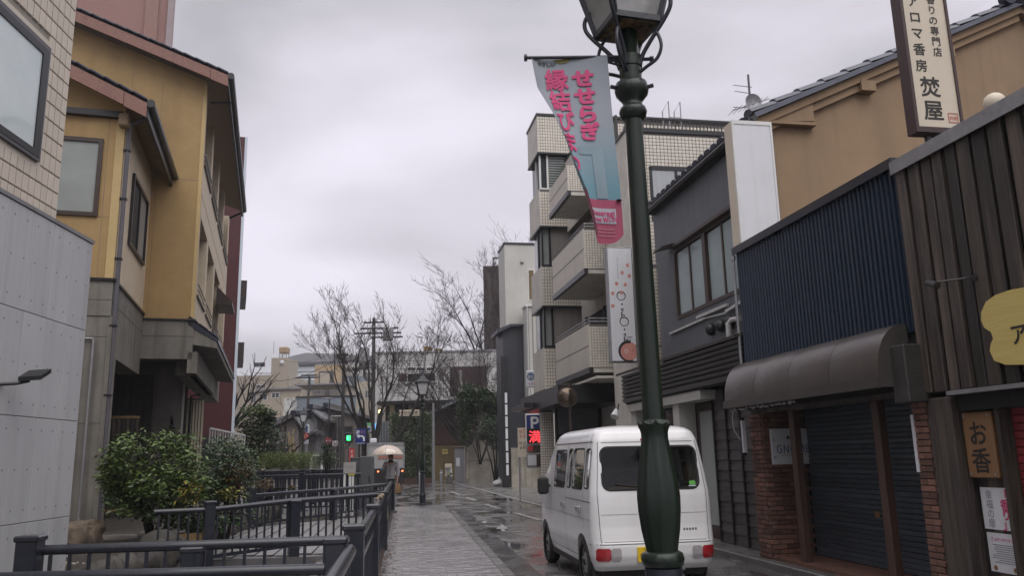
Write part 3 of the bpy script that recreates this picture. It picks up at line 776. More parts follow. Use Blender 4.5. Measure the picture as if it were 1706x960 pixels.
railing('bridge_railing', 'footbridge railing from the square post by the grey wall to the second sidewalk post', [F(7.5,-2.68,.905),F(7.5,-1.45,.90),F(7.5,-.1,.90)],
        [F(7.45,-2.75,0)[:2]+(-.1,1.0), F(7.5,-1.45,0)[:2]+(-.1,.86), F(7.5,-.1,0)[:2]+(-.1,1.0)], spacing=.15, group='railings of the nearest footbridge', post_w=.17)
railing('bridge_railing', 'near railing of the arched footbridge, sloping up to the sidewalk past slim dark balusters', [F(12.8,-3.3,.90),F(12.97,-2.5,.905),F(13.6,-1.45,.965),F(14.3,-.06,1.0)],
        [F(12.97,-2.56,0)[:2]+(.0,1.0), F(13.6,-1.4,0)[:2]+(0,.95), F(14.3,-.05,0)[:2]+(-.1,1.02)], z_lo=None, spacing=.12, group='railings of the arched footbridge')
railing('bridge_railing', 'far railing of the arched footbridge, ending at the tall post on the sidewalk', [F(18.4,-2.9,.88),F(20.8,-1.5,.88),F(24.0,-.06,.88)],
        [F(18.4,-2.93,0)[:2]+(0,1.02), F(21,-1.42,0)[:2]+(0,.85)], z_lo=.25, spacing=.2, mid=.2, group='railings of the arched footbridge')
pp = F(24.0, -.06, 0)
Thing('fence_post', 'tall square dark post on a plinth at the railing end near the walker', 'post', WF, (pp[0],pp[1],0), mesh=MB().cbox((pp[0],pp[1],.04),(.3,.3,.1),.01).add(post_mb(pp[0],pp[1],.08,1.02,.2).v, post_mb(pp[0],pp[1],.08,1.02,.2).f), mat=M['fence'])
for i, (u0, u1, lab) in enumerate(((1.2,6.3,'canal-side railing from the nearest post towards the viewer'), (7.55,10.6,'canal-side railing between the second and third sidewalk posts'), (10.65,14.25,'canal-side railing between the third post and the arched footbridge'), (14.35,23.9,'long canal-side railing between the arched footbridge and the tall end post'))):
    railing('canal_railing', lab, [F(u0,-.06,.93),F(u1,-.06,.93)], [F(u0+.02,-.06,0)[:2]+(-.1,1.0)] if i in (2,) else [], mid=.26, spacing=.3, group='railings along the canal', rail=(.09,.085))
# deck of the nearest footbridge and of the arched one
dk = MB(); dk.box(6.1, 7.6, -3.2, -.1, -.15, .03)
struct('bridge_deck', dk, M['pavement'], CF)
dk = MB(); dk.add([F(14.0,-.1,.02),F(23.9,-.1,.02),F(18.4,-3.2,.16),F(12.8,-3.2,.16),F(14.0,-.1,-.2),F(23.9,-.1,-.2),F(18.4,-3.2,-.2),F(12.8,-3.2,-.2)],[(0,1,2,3),(4,5,6,7),(0,1,5,4),(1,2,6,5),(2,3,7,6),(3,0,4,7)])
adeck = struct('bridge_deck', dk, M['pave_bed'])
tl = MB()
for i in range(40):
    for j in range(11):
        u, v = 12.4+.29*i, -3.1+.28*j
        lim = 23.8 + (v+.1)*1.78
        if u+.28 > lim or u < 13.0+(v+3.1)*.34: continue
        z = .02 + .14*(-.1-v)/3.1
        for q in [MB().cbox((u+.14, v+.14, z+.008), (.275,.265,.02), .004)]:
            tl.add([CF.w(p.x,p.y,p.z) for p in q.v], q.f)
adeck.part('deck_tiles', tl, mat('deck_tile', (.24,.235,.23), (.17,.165,.165), rough=.35, ns=5, bump=.1, isl=.15), kind='stuff')
# two far railings over the canal
railing('bridge_railing', 'distant flat railing in front of the clipped green hedge', [(-8.8,26.2,1.12),(-6.9,26.2,1.13),(-4.9,26.2,1.14)], [(-6.75,26.2,0,1.2)], spacing=.16, bal_r=.03, mid=.12, group='far canal railings')
railing('bridge_railing', 'farthest flat railing just below the clipped hedge', [(-9.6,29.5,1.22),(-5.8,29.5,1.24)], [(-9.0,29.5,0,1.25),(-7.6,29.5,0,1.25),(-7.2,29.5,0,1.25)], spacing=.16, bal_r=.03, mid=.12, group='far canal railings')
# rope left on the rail
rp_ = F(13.4,-.06,.97)
Thing('rope', 'frayed tan rope looped over the canal railing', 'rope', WF, rp_, mesh=MB().tube([F(13.0+.12*i,-.06+.05*math.sin(i*2.1),.955+.03*math.cos(i*1.7)) for i in range(18)], .017, 6).tube([F(14.9,-.02,.93),F(15,.02,.75),F(15.1,.03,.55),F(14.8,.03,.5),F(14.7,.0,.7)], .013, 6), mat=M['rope'], smooth=True)

# wet leaf litter caught along the kerb under the railing
random.seed(19); lf = MB()
for i in range(260):
    u = random.choice((random.gauss(12.2,1.6), random.gauss(15.5,2.5), random.uniform(10,24))); v = abs(random.gauss(0,.10))+.02
    if u < 9.5: continue
    a = random.uniform(0,6.28); s_ = random.uniform(.018,.04); z = .054+random.random()*.006
    c, s = math.cos(a)*s_, math.sin(a)*s_
    lf.quad((u-c,v-s,z),(u+s*.5,v-c*.5,z+.004),(u+c,v+s,z),(u-s*.5,v+c*.5,z+.003))
struct('fallen_leaves', lf, mat('fallen_leaf',(.16,.05,.03),(.10,.06,.03),rough=.4,ns=3,bump=0,isl=.5), CF, kind='stuff', fix=False)
# ------------------------------------------------------------------ right side: incense shop with plank front
random.seed(21)
R = RF
w = Thing('shop_building', 'dark weathered plank-fronted incense shop at the right edge', 'shop building', R, (-3.42,0,0))
w.part('wall', MB().box(-9.5,-3.43,.05,7,2.05,4.44).box(-9.5,-3.43,.22,7,0,2.05), M['wood_gap'])
u = -3.43; k = 0
while u > -7.6:
    wd = random.uniform(.118,.165)
    me = mk_mesh('plank', MB().cbox((0,0,0), (wd,random.choice((.045,.06,.075)),2.37+random.uniform(-.02,.0)), .008), M['wood_dark'])
    w.piece('plank', me, (u-wd/2, .012+random.uniform(-.012,.008), 3.245), rot=(0, random.uniform(-.005,.005), random.uniform(-.05,.05)))
    u -= wd + random.uniform(.022,.052)
w.part('coping', MB().box(-9.5,-3.4,-.07,.3,4.44,4.5).box(-9.5,-3.4,-.07,-.055,4.36,4.44), M['galv'])
w.part('ledge', MB().box(-9.5,-3.8,-.06,.05,2.02,2.06), M['galv'])
w.part('fascia', MB().box(-9.5,-3.85,.02,.2,1.87,2.02), M['wood_gap'])
cp = w.part('corner_post', MB().cbox((-3.62,.12,.99),(.30,.28,2.05),.02), M['wood_dark'])
for (a, b) in ((-3.80,-3.90),(-3.91,-4.05),(-4.06,-4.235)):
    w.part('board', MB().cbox(((a+b)/2,.17,.93),(abs(b-a),.05,1.86),.008), M['wood_dark'])
w.part('door_post', MB().box(-4.29,-4.24,.05,.2,0,1.87), M['wood_dark'])
me = unit('shutter_slat', (2.4,.02,.066), M['red_shutter'], .007)
shut = w.part('roller_shutter', MB().box(-6.8,-4.3,.2,.21,.25,1.86), M['wood_gap'], label='dull red roller shutter with white writing')
for i in range(22): w.piece('slat', me, (-5.5,.175,.37+.07*i), parent=shut)
lst = 'お\n財\n布\n・\n化\n粧\nル'
letters(w, lst, (-4.50,.162,1.24), (-1,0,0), (0,0,1), .155, M['ink_pale'], parent=shut, line=.92, weight=.006)
w.part('step', MB().box(-9.5,-3.5,-.02,.35,.0,.16), M['concrete_dark'])
# projecting tall name sign standing on the roof edge
s = Thing('projecting_sign', 'tall cream incense-shop sign with brush writing in a maroon frame', 'sign', R, (-3.7,.3,4.45))
s.part('frame', MB().box(-3.7,-3.55,.08,.115,4.74,6.9).box(-3.7,-3.55,.615,.645,4.74,6.9).box(-3.7,-3.55,.115,.615,4.74,4.80).box(-3.7,-3.55,.115,.615,6.86,6.9), M['sign_maroon'])
s.part('face', MB().box(-3.685,-3.56,.115,.615,4.80,6.86), M['sign_cream'])
s.part('bracket', MB().box(-3.64,-3.59,.24,.28,4.2,4.74).box(-3.64,-3.59,.45,.49,4.2,4.74), M['black_metal'])
EX, EZ = (0,1,0), (0,0,1)
letters(s, 'ア\nロ\nマ\n香\n房', (-3.69,.245,5.88), EX, EZ, .145, M['ink'], line=1.30, weight=.002)
letters(s, '焚\n屋', (-3.69,.315,5.14), EX, EZ, .235, M['ink'], line=1.12, weight=.004)
letters(s, '香\nり\nの\n専\n門\n店', (-3.69,.46,5.98), EX, EZ, .11, M['ink'], line=1.12, weight=.001)
sm = MB()
for a,b,c,d in ((.48,.59,4.865,4.87),(.48,.59,4.965,4.97),(.48,.485,4.865,4.97),(.585,.59,4.865,4.97)): sm.box(-3.69,-3.686,a,b,c,d)
s.part('seal', sm, M['ink_red'])
letters(s, '焚屋', (-3.69,.535,4.918), EX, EZ, .045, M['ink_red'])
# yellow plank sign
yp = [(-4.43,2.71),(-4.50,2.79),(-4.62,2.83),(-4.8,2.84),(-5.1,2.82),(-5.6,2.86),(-6.2,2.8),(-6.3,2.5),(-6.22,2.3),(-5.5,2.2),(-4.9,2.19),(-4.62,2.22),(-4.5,2.27),(-4.465,2.36),(-4.49,2.42),(-4.525,2.46),(-4.51,2.52),(-4.44,2.57),(-4.415,2.64)]
s = Thing('shop_sign', 'pale yellow wavy-edged plank sign fixed on the dark plank wall', 'sign', R, (-4.43,-.1,2.2))
s.part('board', MB().ext([(a,-.10,b) for a,b in yp], (0,.06,0)), M['sign_yellow'])
letters(s, 'アロマ香房', (-5.20,-.106,2.47), (-1,0,0), (0,0,1), .19, M['ink'], weight=.003)
s.part('bracket', MB().box(-5.0,-4.95,-.04,.0,2.3,2.7).box(-5.9,-5.85,-.04,.0,2.3,2.7), M['black_metal'])
# spot lamp
s = Thing('spot_lamp', 'small black arm spot lamp on the dark plank wall', 'lamp', R, (-4.33,0,3.04))
s.part('arm', MB().tube([(-4.33,-.01,3.05),(-4.30,-.1,3.05),(-4.16,-.30,3.04)], .008, 6), M['black_metal'])
s.part('mount', MB().tube([(-4.33,.0,3.05),(-4.33,-.035,3.05)], .035, 10), M['black_metal'])
s.part('head', MB().tube([(-4.20,-.32,3.0),(-4.05,-.30,3.06)], [.036,.030], 10), M['black_metal'])
# wooden sign and posters
s = Thing('wooden_sign', 'varnished wooden plaque reading incense in black brush letters', 'sign', R, (-3.97,.13,1.25))
s.part('board', MB().cbox((-3.97,.105,1.555),(.37,.05,.60),.01), M['sign_wood'])
letters(s, 'お\n香', (-3.97,.078,1.55), (-1,0,0), (0,0,1), .235, M['ink'], line=1.05, weight=.005)
pm_ = MB()
for a in (-3.82,-4.12):
    for b in (1.29,1.82): pm_.tube([(a,.085,b),(a,.074,b)], .012, 8)
s.part('nail', pm_, M['galv'])
s = Thing('poster', 'white poster with pink vertical headline, on the shop wall below the wooden plaque', 'poster', R, (-4.0,.14,.82))
s.part('sheet', MB().box(-4.185,-3.83,.138,.144,.80,1.17), M['sign_white'])
letters(s, '「\n香\nり\n」', (-4.11,.136,.985), (-1,0,0), (0,0,1), .105, M['ink_pink'], line=.82, weight=.004)
letters(s, '幸\n福\nの\n扉', (-3.93,.136,.985), (-1,0,0), (0,0,1), .088, M['ink_grey'], line=.95)
s = Thing('poster', 'white notice with small print and two little faces, lowest on the shop wall', 'poster', R, (-4.0,.14,.45))
s.part('sheet', MB().box(-4.20,-3.84,.138,.144,.43,.77), M['sign_white'])
marks(s, (-4.02,.136,.715), (-1,0,0), (0,0,1), .27, .04, 7, 1, M['ink_pink'])
tx = MB()
random.seed(3)
for i in range(9): tx.box(-4.16,-3.88-random.uniform(0,.08),.1355,.137,.665-.019*i,.671-.019*i)
s.part('small_print', tx, M['ink_grey'])
s.part('face_print', MB().tube([(-3.90,.138,.465),(-3.90,.1355,.465)], .022, 12).tube([(-4.13,.138,.465),(-4.13,.1355,.465)], .022, 12), M['sign_wood'])
# board sign stand at the very right edge
s = Thing('notice_board', 'black framed white notice low at the right edge of the shop', 'notice', R, (-4.62,.1,.16))
s.part('frame', MB().box(-4.9,-4.42,.08,.12,.16,.66), M['black_metal'])
s.part('sheet', MB().box(-4.87,-4.45,.076,.082,.2,.62), M['sign_white'])
marks(s, (-4.66,.074,.41), (-1,0,0), (0,0,1), .34, .26, 3, 2, M['ink'])

# ------------------------------------------------------------------ blue corrugated shop
b = Thing('shop_building', 'low shop with a dark blue corrugated upper front and brick piers', 'shop building', R, (-1.5,0,0))
rib = []
n = 46; pit = 3.84/n
for i in range(n):
    u0 = -3.41+i*pit
    for f, d in ((0,.03),(.14,0),(.40,0),(.54,.03)): rib.append((u0+f*pit, d))
rib.append((-3.41+3.84,.03))
cm = MB()
for (a, d) in rib: cm.v += [Vector((a,d-.01,2.70)), Vector((a,d-.01,4.5))]
for i in range(len(rib)-1): cm.f.append((2*i,2*i+2,2*i+3,2*i+1))
b.part('corrugated_front', cm, M['blue_metal'], fix=False)
b.part('wall', MB().box(-3.42,.43,.03,.2,2.6,4.5).box(-3.42,.43,.2,7,3.9,4.1).box(-3.42,.43,.68,7,0,3.9).box(.40,.43,.2,.68,0,3.9).box(-3.42,-3.40,.2,.68,0,3.9), M['wood_gap'])
b.part('coping', MB().box(-3.41,.45,-.05,.24,4.5,4.56).box(-3.41,.45,-.05,-.035,4.45,4.5), M['fence'])
b.part('gutter_pipe', MB().tube([(.46,-.03,4.4),(.46,-.03,2.5)], .022, 8).tube([(.46,-.03,4.45),(.46,-.03,4.38)], .04, 8), M['galv'])
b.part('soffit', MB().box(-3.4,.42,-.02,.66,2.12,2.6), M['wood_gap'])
# brick piers: every brick on its own
b.part('pier_core', MB().box(.06,.40,.02,.64,.0,2.12).box(-3.44,-3.19,.02,.5,.0,2.05), M['mortar'])
bh, bw, bd = .0635, .205, .1
mes = [unit('brick', (bw,.03,bh-.01), M['brick'], .004), unit('brick', (.03,bw,bh-.01), M['brick'], .004), unit('brick', (bw*.52,.03,bh-.01), M['brick'], .004), unit('brick', (.03,bw*.52,bh-.01), M['brick'], .004)]
random.seed(9)
cnt = 0
for j in range(32):
    z = .06+j*bh
    jit = lambda: random.uniform(-.003,.003)
    if j % 2:
        seq = [(0,.40-bw/2),(2,.40-bw-.01-bw*.26)]
    else:
        seq = [(2,.40-bw*.26),(0,.40-bw*.52-.01-bw/2)]
    for kind, uc in seq: b.piece('brick', mes[kind], (uc+.012, .012+jit(), z))
    vs_ = [.105+.215*i + (0 if j%2 else .1075) for i in range(3)]
    for vv in vs_:
        if vv > .62: continue
        b.piece('brick', mes[1], (.052+jit(), vv+.02, z))
    if j % 2 == 0: b.piece('brick', mes[3], (.052+jit(), .055, z))
    seq = [(0,-3.19-bw/2)] if j % 2 else [(2,-3.19-bw*.26),(2,-3.19-bw*.78-.008)]
    for kind, uc in seq: b.piece('brick', mes[kind], (uc, .012+jit(), z))
    cnt += 1
# porch posts, step, shutter
for uc in (-.56,-2.40): b.part('porch_post', MB().cbox((uc,.16,1.1),(.12,.105,2.0),.01), M['post_brown'])
b.part('step', MB().box(-3.2,.05,.06,.66,.0,.12), M['brick'])
sh = b.part('roller_shutter', MB().box(-3.2,.06,.665,.675,.12,2.15), M['wood_gap'])
me = unit('slat', (3.22,.022,.058), M['shutter'], .009)
for i in range(33): b.piece('slat', me, (-1.58,.655,.155+.0615*i), parent=sh)
b.part('shutter_label', MB().box(-1.5,-1.4,.64,.642,.72,.79).box(-2.62,-2.52,.64,.642,.7,.77), M['sign_wood'])
b.part('sill_board', MB().box(-3.2,.06,.03,.12,2.06,2.14), M['wood_dark'])
b.part('wall_strip', MB().box(-3.21,-3.17,-.01,.01,1.3,1.87), M['sign_white'])
bx = b.part('sign_box', MB().cbox((-3.36,-.11,2.27),(.24,.22,.58),.012), M['wood_tile'])
# awning
a = Thing('awning', 'curved brown metal awning over the shuttered shop front', 'awning', R, (-1.45,0,2.6))
U0, U1 = -3.27, .36
def aw(t, o=0.0):
    th = t*math.pi/2
    return (-(.38+o)*math.sin(th)**.9, 2.24+(.56+o)*math.cos(th)**.85 if t < 1 else 2.24)
for k in range(4):
    ua, ub = U0+(U1-U0)*k/4, U0+(U1-U0)*(k+1)/4
    m_ = MB(); m_.grid(lambda p, q: (ua+.004+(ub-ua-.008)*p, aw(q, .005*math.sin(math.pi*p))[0], aw(q, .005*math.sin(math.pi*p))[1]), 10, 14)
    a.part('panel', m_, M['awning'], smooth=True)
a.part('hem', MB().box(U0,U1,-.405,-.365,2.14,2.25).box(U0,U1,-.415,-.40,2.145,2.18), M['awning'])
for ue in (U0,U1):
    poly = [(ue,0,2.15)]+[(ue,)+aw(t/12) for t in range(13)]+[(ue,-.38,2.15)]
    a.part('end_cheek', MB().ext(poly,(.012 if ue<0 else -.012,0,0)), M['awning'])
dr = MB(); random.seed(4)
for i in range(26):
    uu_ = U1-.05-i*.07
    dr.ball((uu_,-.30+random.uniform(-.02,.02),2.125+random.uniform(-.01,.01)), (.03,.025,.02), 6, 4)
a.part('hanging_film', dr, M['clear_lens'], smooth=True, kind='stuff')
# enamel name board in the porch
s = Thing('name_board', 'white board reading GNOME behind the porch post', 'sign', R, (.03,.4,1.35))
s.part('board', MB().box(.0,.035,.10,.69,1.35,1.84), M['sign_white'])
letters(s, 'GNOME', (-.004,.42,1.57), EX, EZ, .145, M['ink_blue'], weight=.0)
marks(s, (-.004,.42,1.48), EX, EZ, .38, .025, 14, 1, M['ink_red'])
s.part('emblem', MB().box(-.005,-.001,.33,.43,1.70,1.72).box(-.005,-.001,.34,.36,1.72,1.745), M['ink'])
pr = MB()
for z_ in (1.70,1.67,1.45,1.43): pr.box(-.005,-.001,.115,.155,z_,z_+.01)
s.part('small_print', pr, M['ink_grey'])
s = Thing('tube_lamp', 'white tube lamp hanging by the brick pier under the awning', 'lamp', R, (.47,-.12,1.8))
s.part('tube', MB().box(.45,.50,-.10,-.05,1.52,1.98), M['sign_white'])
s.part('housing', MB().box(.50,.56,-.11,-.04,1.48,2.02), M['black_metal'])
s.part('cable', MB().tube([(.52,-.11,1.7),(.56,-.18,1.85),(.54,-.2,2.05),(.45,-.2,2.16)], .007, 6), M['white_pole'])
# blank white sign box standing on the roof beside the house
s = Thing('sign_box', 'blank white upright sign box at the corner of the tan house', 'sign', R, (.2,.3,4.1))
s.part('case', MB().cbox((.30,.30,5.51),(.26,.66,2.02),.012), M['sign_cream'])
s.part('face', MB().box(.155,.172,.0,.60,4.5,6.46), M['sign_white'])
s.part('frame', MB().box(.145,.175,-.03,.0,4.5,6.52).box(.145,.175,.60,.63,4.5,6.52).box(.145,.175,.0,.60,6.46,6.52), M['white_paint'])

# ------------------------------------------------------------------ tan and grey house with tiled roof
h = Thing('house', 'two-storey house with tan rendered gable, grey panelled front and tiled roof', 'house', R, (2.5,2,0))
VR, ZR, VE, ZE = 5.6, 9.0, .42, 6.62
sl = (ZR-ZE)/(VR-VE)
gable = [(.45,.72,2.6),(.45,.72,ZE+.1),(.45,VR,ZR-.1),(.45,10.6,ZE+.1),(.45,10.6,2.6)]
h.part('gable_wall', MB().ext(gable,(.2,0,0)), M['mortar_tan'])
h.part('front_wall', MB().box(.65,5.2,.60,.8,3.0,6.5).box(.65,5.2,8,10.6,0,6.5), M['wood_gap'])
for i in range(5):
    ua = .5+i*.95
    h.part('panel', MB().box(ua,ua+.945,.55,.6,5.50,6.55), M['grey_panel'])
h.part('panel', MB().box(4.2,5.2,.552,.6,3.0,5.498), M['grey_panel'])
for i in range(4): h.part('panel', MB().box(.5+i*.93,.5+i*.93+.925,.55,.6,3.0,4.10), M['grey_panel'])
h.part('corner_strip', MB().box(.40,.50,.53,.78,3.0,6.6), M['pipe_grey'])
h.part('lower_storey', MB().box(.5,4.6,.8,8,0,3.0), M['wood_gap'])
# window band: four frosted panes in brown frames
wn = h.part('window', MB().box(1.3,4.22,.53,.56,4.10,4.17).box(1.3,4.22,.53,.56,5.44,5.51).box(4.15,4.22,.53,.56,4.17,5.44).box(2.66,2.80,.52,.56,4.17,5.44), M['brown_frame'])
for ua, ub in ((3.47,4.13),(2.82,3.47),(2.02,2.66),(1.3,2.02)):
    o = h.part('pane', MB().box(ua+.02,ub-.02,.575,.585,4.19,5.42), M['glass_pale'], parent=wn)
    h.part('sash', MB().box(ua,ua+.025,.55,.59,4.17,5.44).box(ub-.025,ub,.55,.59,4.17,5.44), M['brown_frame'], parent=wn)
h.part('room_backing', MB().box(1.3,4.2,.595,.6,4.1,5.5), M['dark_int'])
h.part('hood', MB().ext([(4.0,.2,5.50),(4.45,.2,5.50),(4.45,.55,5.60),(4.0,.55,5.60)],(0,0,.03)), M['brown_frame'])
h.part('window_head', MB().box(1.2,4.0,.44,.56,5.51,5.57), M['brown_frame'])
# roof
rf = h.part('roof', MB().ext([(.22,VE,ZE),(.22,VR,ZR),(.22,VR,ZR+.08),(.22,VE-.02,ZE+.08)],(5.0,0,0)).ext([(.22,VR,ZR),(.22,10.9,ZE),(.22,10.9,ZE+.08),(.22,VR,ZR+.08)],(5.0,0,0)), M['roof_grey'])
ln = math.hypot(VR-VE, ZR-ZE); ang = math.atan2(ZR-ZE, VR-VE)
mt = MB()
for k in range(7):
    t = math.pi*k/6
mt.grid(lambda p, q: (-.13*math.cos(math.pi*p)*1.0, .17-.34*q, .055*math.sin(math.pi*p)+.02*q), 6, 1)
mt.grid(lambda p, q: (-.13*math.cos(math.pi*p), -.17, (.055*math.sin(math.pi*p)+.02)*q), 6, 1)
me_t = mk_mesh('roof_tile', mt, M['roof_grey'], smooth=30, fix=False)
# local axes: y = -v, so the slope rises towards -y
def tile_at(u, f, side=1):
    v = VE+(VR-VE)*f; z = ZE+(ZR-ZE)*f+.085
    return h.piece('roof_tile', me_t, (u, v, z), parent=rf, rot=(-ang if side>0 else ang, 0, 0), scale=(1, -1 if True else 1, 1))
for i in range(12): tile_at(.34, (i+.4)/12).scale = (1,-1.45,1.5)
for i in range(1,18): tile_at(.34+.27*i, .022)
for i in range(1,18):
    for j in range(1,6): tile_at(.34+.27*i, (j+.4)/18)
h.part('ridge', MB().cbox((2.7,VR,ZR+.14),(5.05,.22,.2),.04).cbox((.22,VR,ZR+.16),(.14,.42,.3),.05), M['roof_navy'], parent=rf)
og = MB(); og.tube([(.15,VR,ZR+.27),(.32,VR,ZR+.27)], .16, 12)
for dv in (-.32,.32): og.tube([(.15,VR+dv,ZR+.06),(.3,VR+dv,ZR+.06)], .12, 10)
og.cbox((.24,VR,ZR+.45),(.12,.1,.28),.03)
h.part('ridge_end', og, M['roof_navy'], parent=rf)
# verge boards in steps, with the boxed corner
h.part('barge_board', MB().ext([(.3,VE+.1,ZE-.10),(.3,VR,ZR-.12),(.3,VR,ZR),(.3,VE+.02,ZE)],(.15,0,0)).ext([(.36,VE+.3,ZE-.14),(.36,VR,ZR-.24),(.36,VR,ZR-.1),(.36,VE+.3,ZE)],(.1,0,0)), M['mortar_tan'])
h.part('barge_board', MB().ext([(.3,VR,ZR-.12),(.3,10.8,ZE-.1),(.3,10.8,ZE),(.3,VR,ZR)],(.15,0,0)), M['mortar_tan'])
h.part('corner_box', MB().ext([(.33,.70,6.62),(.33,1.48,6.66),(.33,1.48,6.98),(.33,.70,6.66)],(.13,0,0)).box(.31,.46,.66,1.50,6.58,6.63), M['mortar_tan'])
for vv in (2.35,3.9): 
    zz = ZE+sl*(vv-VE)
    h.part('corbel', MB().box(.28,.46,vv,vv+.26,zz-.28,zz-.10), M['mortar_tan'])
h.part('gutter', MB().tube([(.2,VE-.03,ZE-.02),(5.2,VE-.03,ZE-.02)], .05, 8), M['black_metal'])
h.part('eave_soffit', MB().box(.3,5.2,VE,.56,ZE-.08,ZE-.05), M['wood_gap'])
# conduits, vents and pipe below the window
cd = MB()
def RB(u, v, z): return (u, v, z)
cd.bar((4.6,.52,3.88),(2.9,.52,3.90),.05,.04); cd.bar((3.2,.51,3.97),(1.9,.51,3.97),.05,.05); cd.bar((1.95,.50,3.86),(1.3,.50,3.92),.05,.05); cd.bar((2.9,.50,3.90),(1.95,.50,3.84),.02,.02)
h.part('conduit', cd, M['white_pole'])
for ua in (2.62,2.2,1.82):
    vm = MB(); vm.ball((ua,.5,3.66), (.10,.10,.11), 12, 8)
    h.part('vent_hood', vm, M['black_metal'], smooth=True)
h.part('drain_pipe', MB().tube([(1.35,.45,3.64),(1.6,.42,3.66),(1.66,.38,3.6),(1.66,.38,3.3)], .045, 8), M['white_pole'])
# louvred frieze, its timber cap and the ground floor beneath
h.part('cap_board', MB().ext([(.44,-.12,3.19),(6.3,-.12,3.19),(6.3,.6,3.4),(.44,.6,3.4)],(0,0,.05)), M['wood_dark'])
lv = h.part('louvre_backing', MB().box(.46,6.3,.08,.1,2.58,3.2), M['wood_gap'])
me = mk_mesh('louvre_slat', MB().bar((-2.9,0,0),(2.9,0,0),.012,.085,up=(0,.75,1)), mat('louvre_paint',(.05,.047,.045),(.035,.033,.032),rough=.28,ns=4,bump=.04))
for i in range(7): h.piece('louvre_slat', me, (3.38, .01, 2.65+.085*i), parent=lv)
lvp = MB()
for ua in (.5,1.9,3.4,4.85,6.26): lvp.box(ua-.02,ua+.02,.055,.08,2.6,3.18)
h.part('louvre_post', lvp, M['black_metal'], parent=lv)
h.part('lintel', MB().box(2.35,6.3,.1,.5,2.42,2.58), M['white_wall'])
h.part('pillar', MB().box(3.55,3.85,.18,.5,.07,2.42).box(6.0,6.3,.18,.5,.07,2.42), M['white_wall'])
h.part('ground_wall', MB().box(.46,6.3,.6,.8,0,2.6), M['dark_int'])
h.part('shingle_backing', MB().box(.46,2.5,.40,.6,.0,2.6), M['wood_gap'])
me = mk_mesh('shingle', MB().ext([(-.235,.018,-.085),(-.235,.002,.085),(-.235,-.02,.085),(-.235,-.02,-.085)],(.47,0,0)), M['wood_tile'])
for i in range(4):
    for j in range(15): h.piece('shingle', me, (.72+i*.5, .385+random.uniform(-.004,.004), .17+.165*j), rot=(0,random.uniform(-.006,.006),0))
for i in range(5): h.part('batten', MB().box(.47+i*.5-.02,.47+i*.5+.02,.345,.40,.07,2.6), M['wood_gap'])
dr_ = h.part('door', MB().box(2.62,3.5,.50,.55,.08,2.4), M['brown_frame'])
h.part('pane', MB().box(2.75,3.35,.49,.495,.3,2.25), M['glass_grey'], parent=dr_)
h.part('shop_window', MB().box(3.9,5.95,.52,.55,.4,2.4), M['glass'])
# spot lamp under the frieze and plant in the doorway
s = Thing('spot_lamp', 'white spot lamp hanging below the left end of the louvred frieze', 'lamp', R, (6.2,-.1,2.5))
s.part('arm', MB().tube([(6.25,-.1,2.6),(6.25,-.14,2.45)], .015, 6), M['black_metal'])
s.part('head', MB().tube([(6.3,-.14,2.47),(6.22,-.22,2.32)], [.05,.09], 10), M['white_paint'])
# projecting white cafe sign
s = Thing('projecting_sign', 'narrow white vertical sign with black rings and a round pink face, beside the lamp post', 'sign', R, (6.0,0,3.4))
s.part('case', MB().cbox((6.09,0,4.75),(.16,.60,2.56),.01), M['galv'])
s.part('face', MB().box(5.995,6.008,-.27,.27,3.5,6.0), M['sign_white'])
s.part('bracket', MB().box(6.05,6.09,.3,.9,5.6,5.66).box(6.05,6.09,.3,.9,3.8,3.86).tube([(6.07,.0,6.03),(6.07,.2,6.06),(6.07,.5,6.1)], .01, 6), M['galv'])
X = 5.992
def ring(c, r0, r1, m_, a0=0, a1=2*math.pi, sq=1.0):
    mb = MB(); k = 24
    for i in range(k):
        t0, t1 = a0+(a1-a0)*i/k, a0+(a1-a0)*(i+1)/k
        wv0, wv1 = 1+.25*math.sin(t0), 1+.25*math.sin(t1)
        ra0, ra1 = r1-(r1-r0)*wv0, r1-(r1-r0)*wv1
        mb.quad((X,c[0]+ra0*math.cos(t0),c[1]+sq*ra0*math.sin(t0)),(X,c[0]+r1*math.cos(t0),c[1]+sq*r1*math.sin(t0)),(X,c[0]+r1*math.cos(t1),c[1]+sq*r1*math.sin(t1)),(X,c[0]+ra1*math.cos(t1),c[1]+sq*ra1*math.sin(t1)))
    s.part('ring_print', mb, m_, fix=False)
ring((-.01,4.93), .085,.105, M['ink']); ring((.03,4.36), .085,.105, M['ink'])
letters(s, '・\nｯ\nト', (X,0,4.63), EX, EZ, .16, M['ink'], line=.75, weight=.004)
letters(s, '・\nｯ\nト', (X,.03,4.08), EX, EZ, .15, M['ink'], line=.75, weight=.004)
marks(s, (X,-.06,5.55), EX, EZ, .035, .5, 1, 9, M['ink_grey'])
fd = MB(); fd.add([(X+.0005,.11+.21*math.cos(2*math.pi*i/28) if .11+.21*math.cos(2*math.pi*i/28)<.268 else .268,3.71+.20*math.sin(2*math.pi*i/28)) for i in range(28)], [tuple(range(28))])
s.part('face_print', fd, M['pale_pink'], fix=False)
ring((.10,3.71), .185,.235, M['ink'], math.pi*.42, math.pi*1.62)
ring((.04,3.71), .03,.042, M['ink_white']); 
s.part('whisker_print', MB().box(X-.001,X,.16,.22,3.725,3.735).box(X-.001,X,.08,.09,3.93,4.02).box(X-.001,X,.14,.15,3.93,4.03).box(X-.001,X,.08,.20,4.01,4.02), M['ink'])
dots = MB(); random.seed(12)
for (a_, z_) in ((.17,5.62),(.04,5.45),(.20,5.38),(-.1,5.2),(.1,5.18),(-.2,4.98),(-.21,4.7),(.0,5.0)):
    dots.add([(X-.0003,a_+.04*math.cos(i*.7),z_+.045*math.sin(i*.7)) for i in range(9)], [tuple(range(9))])
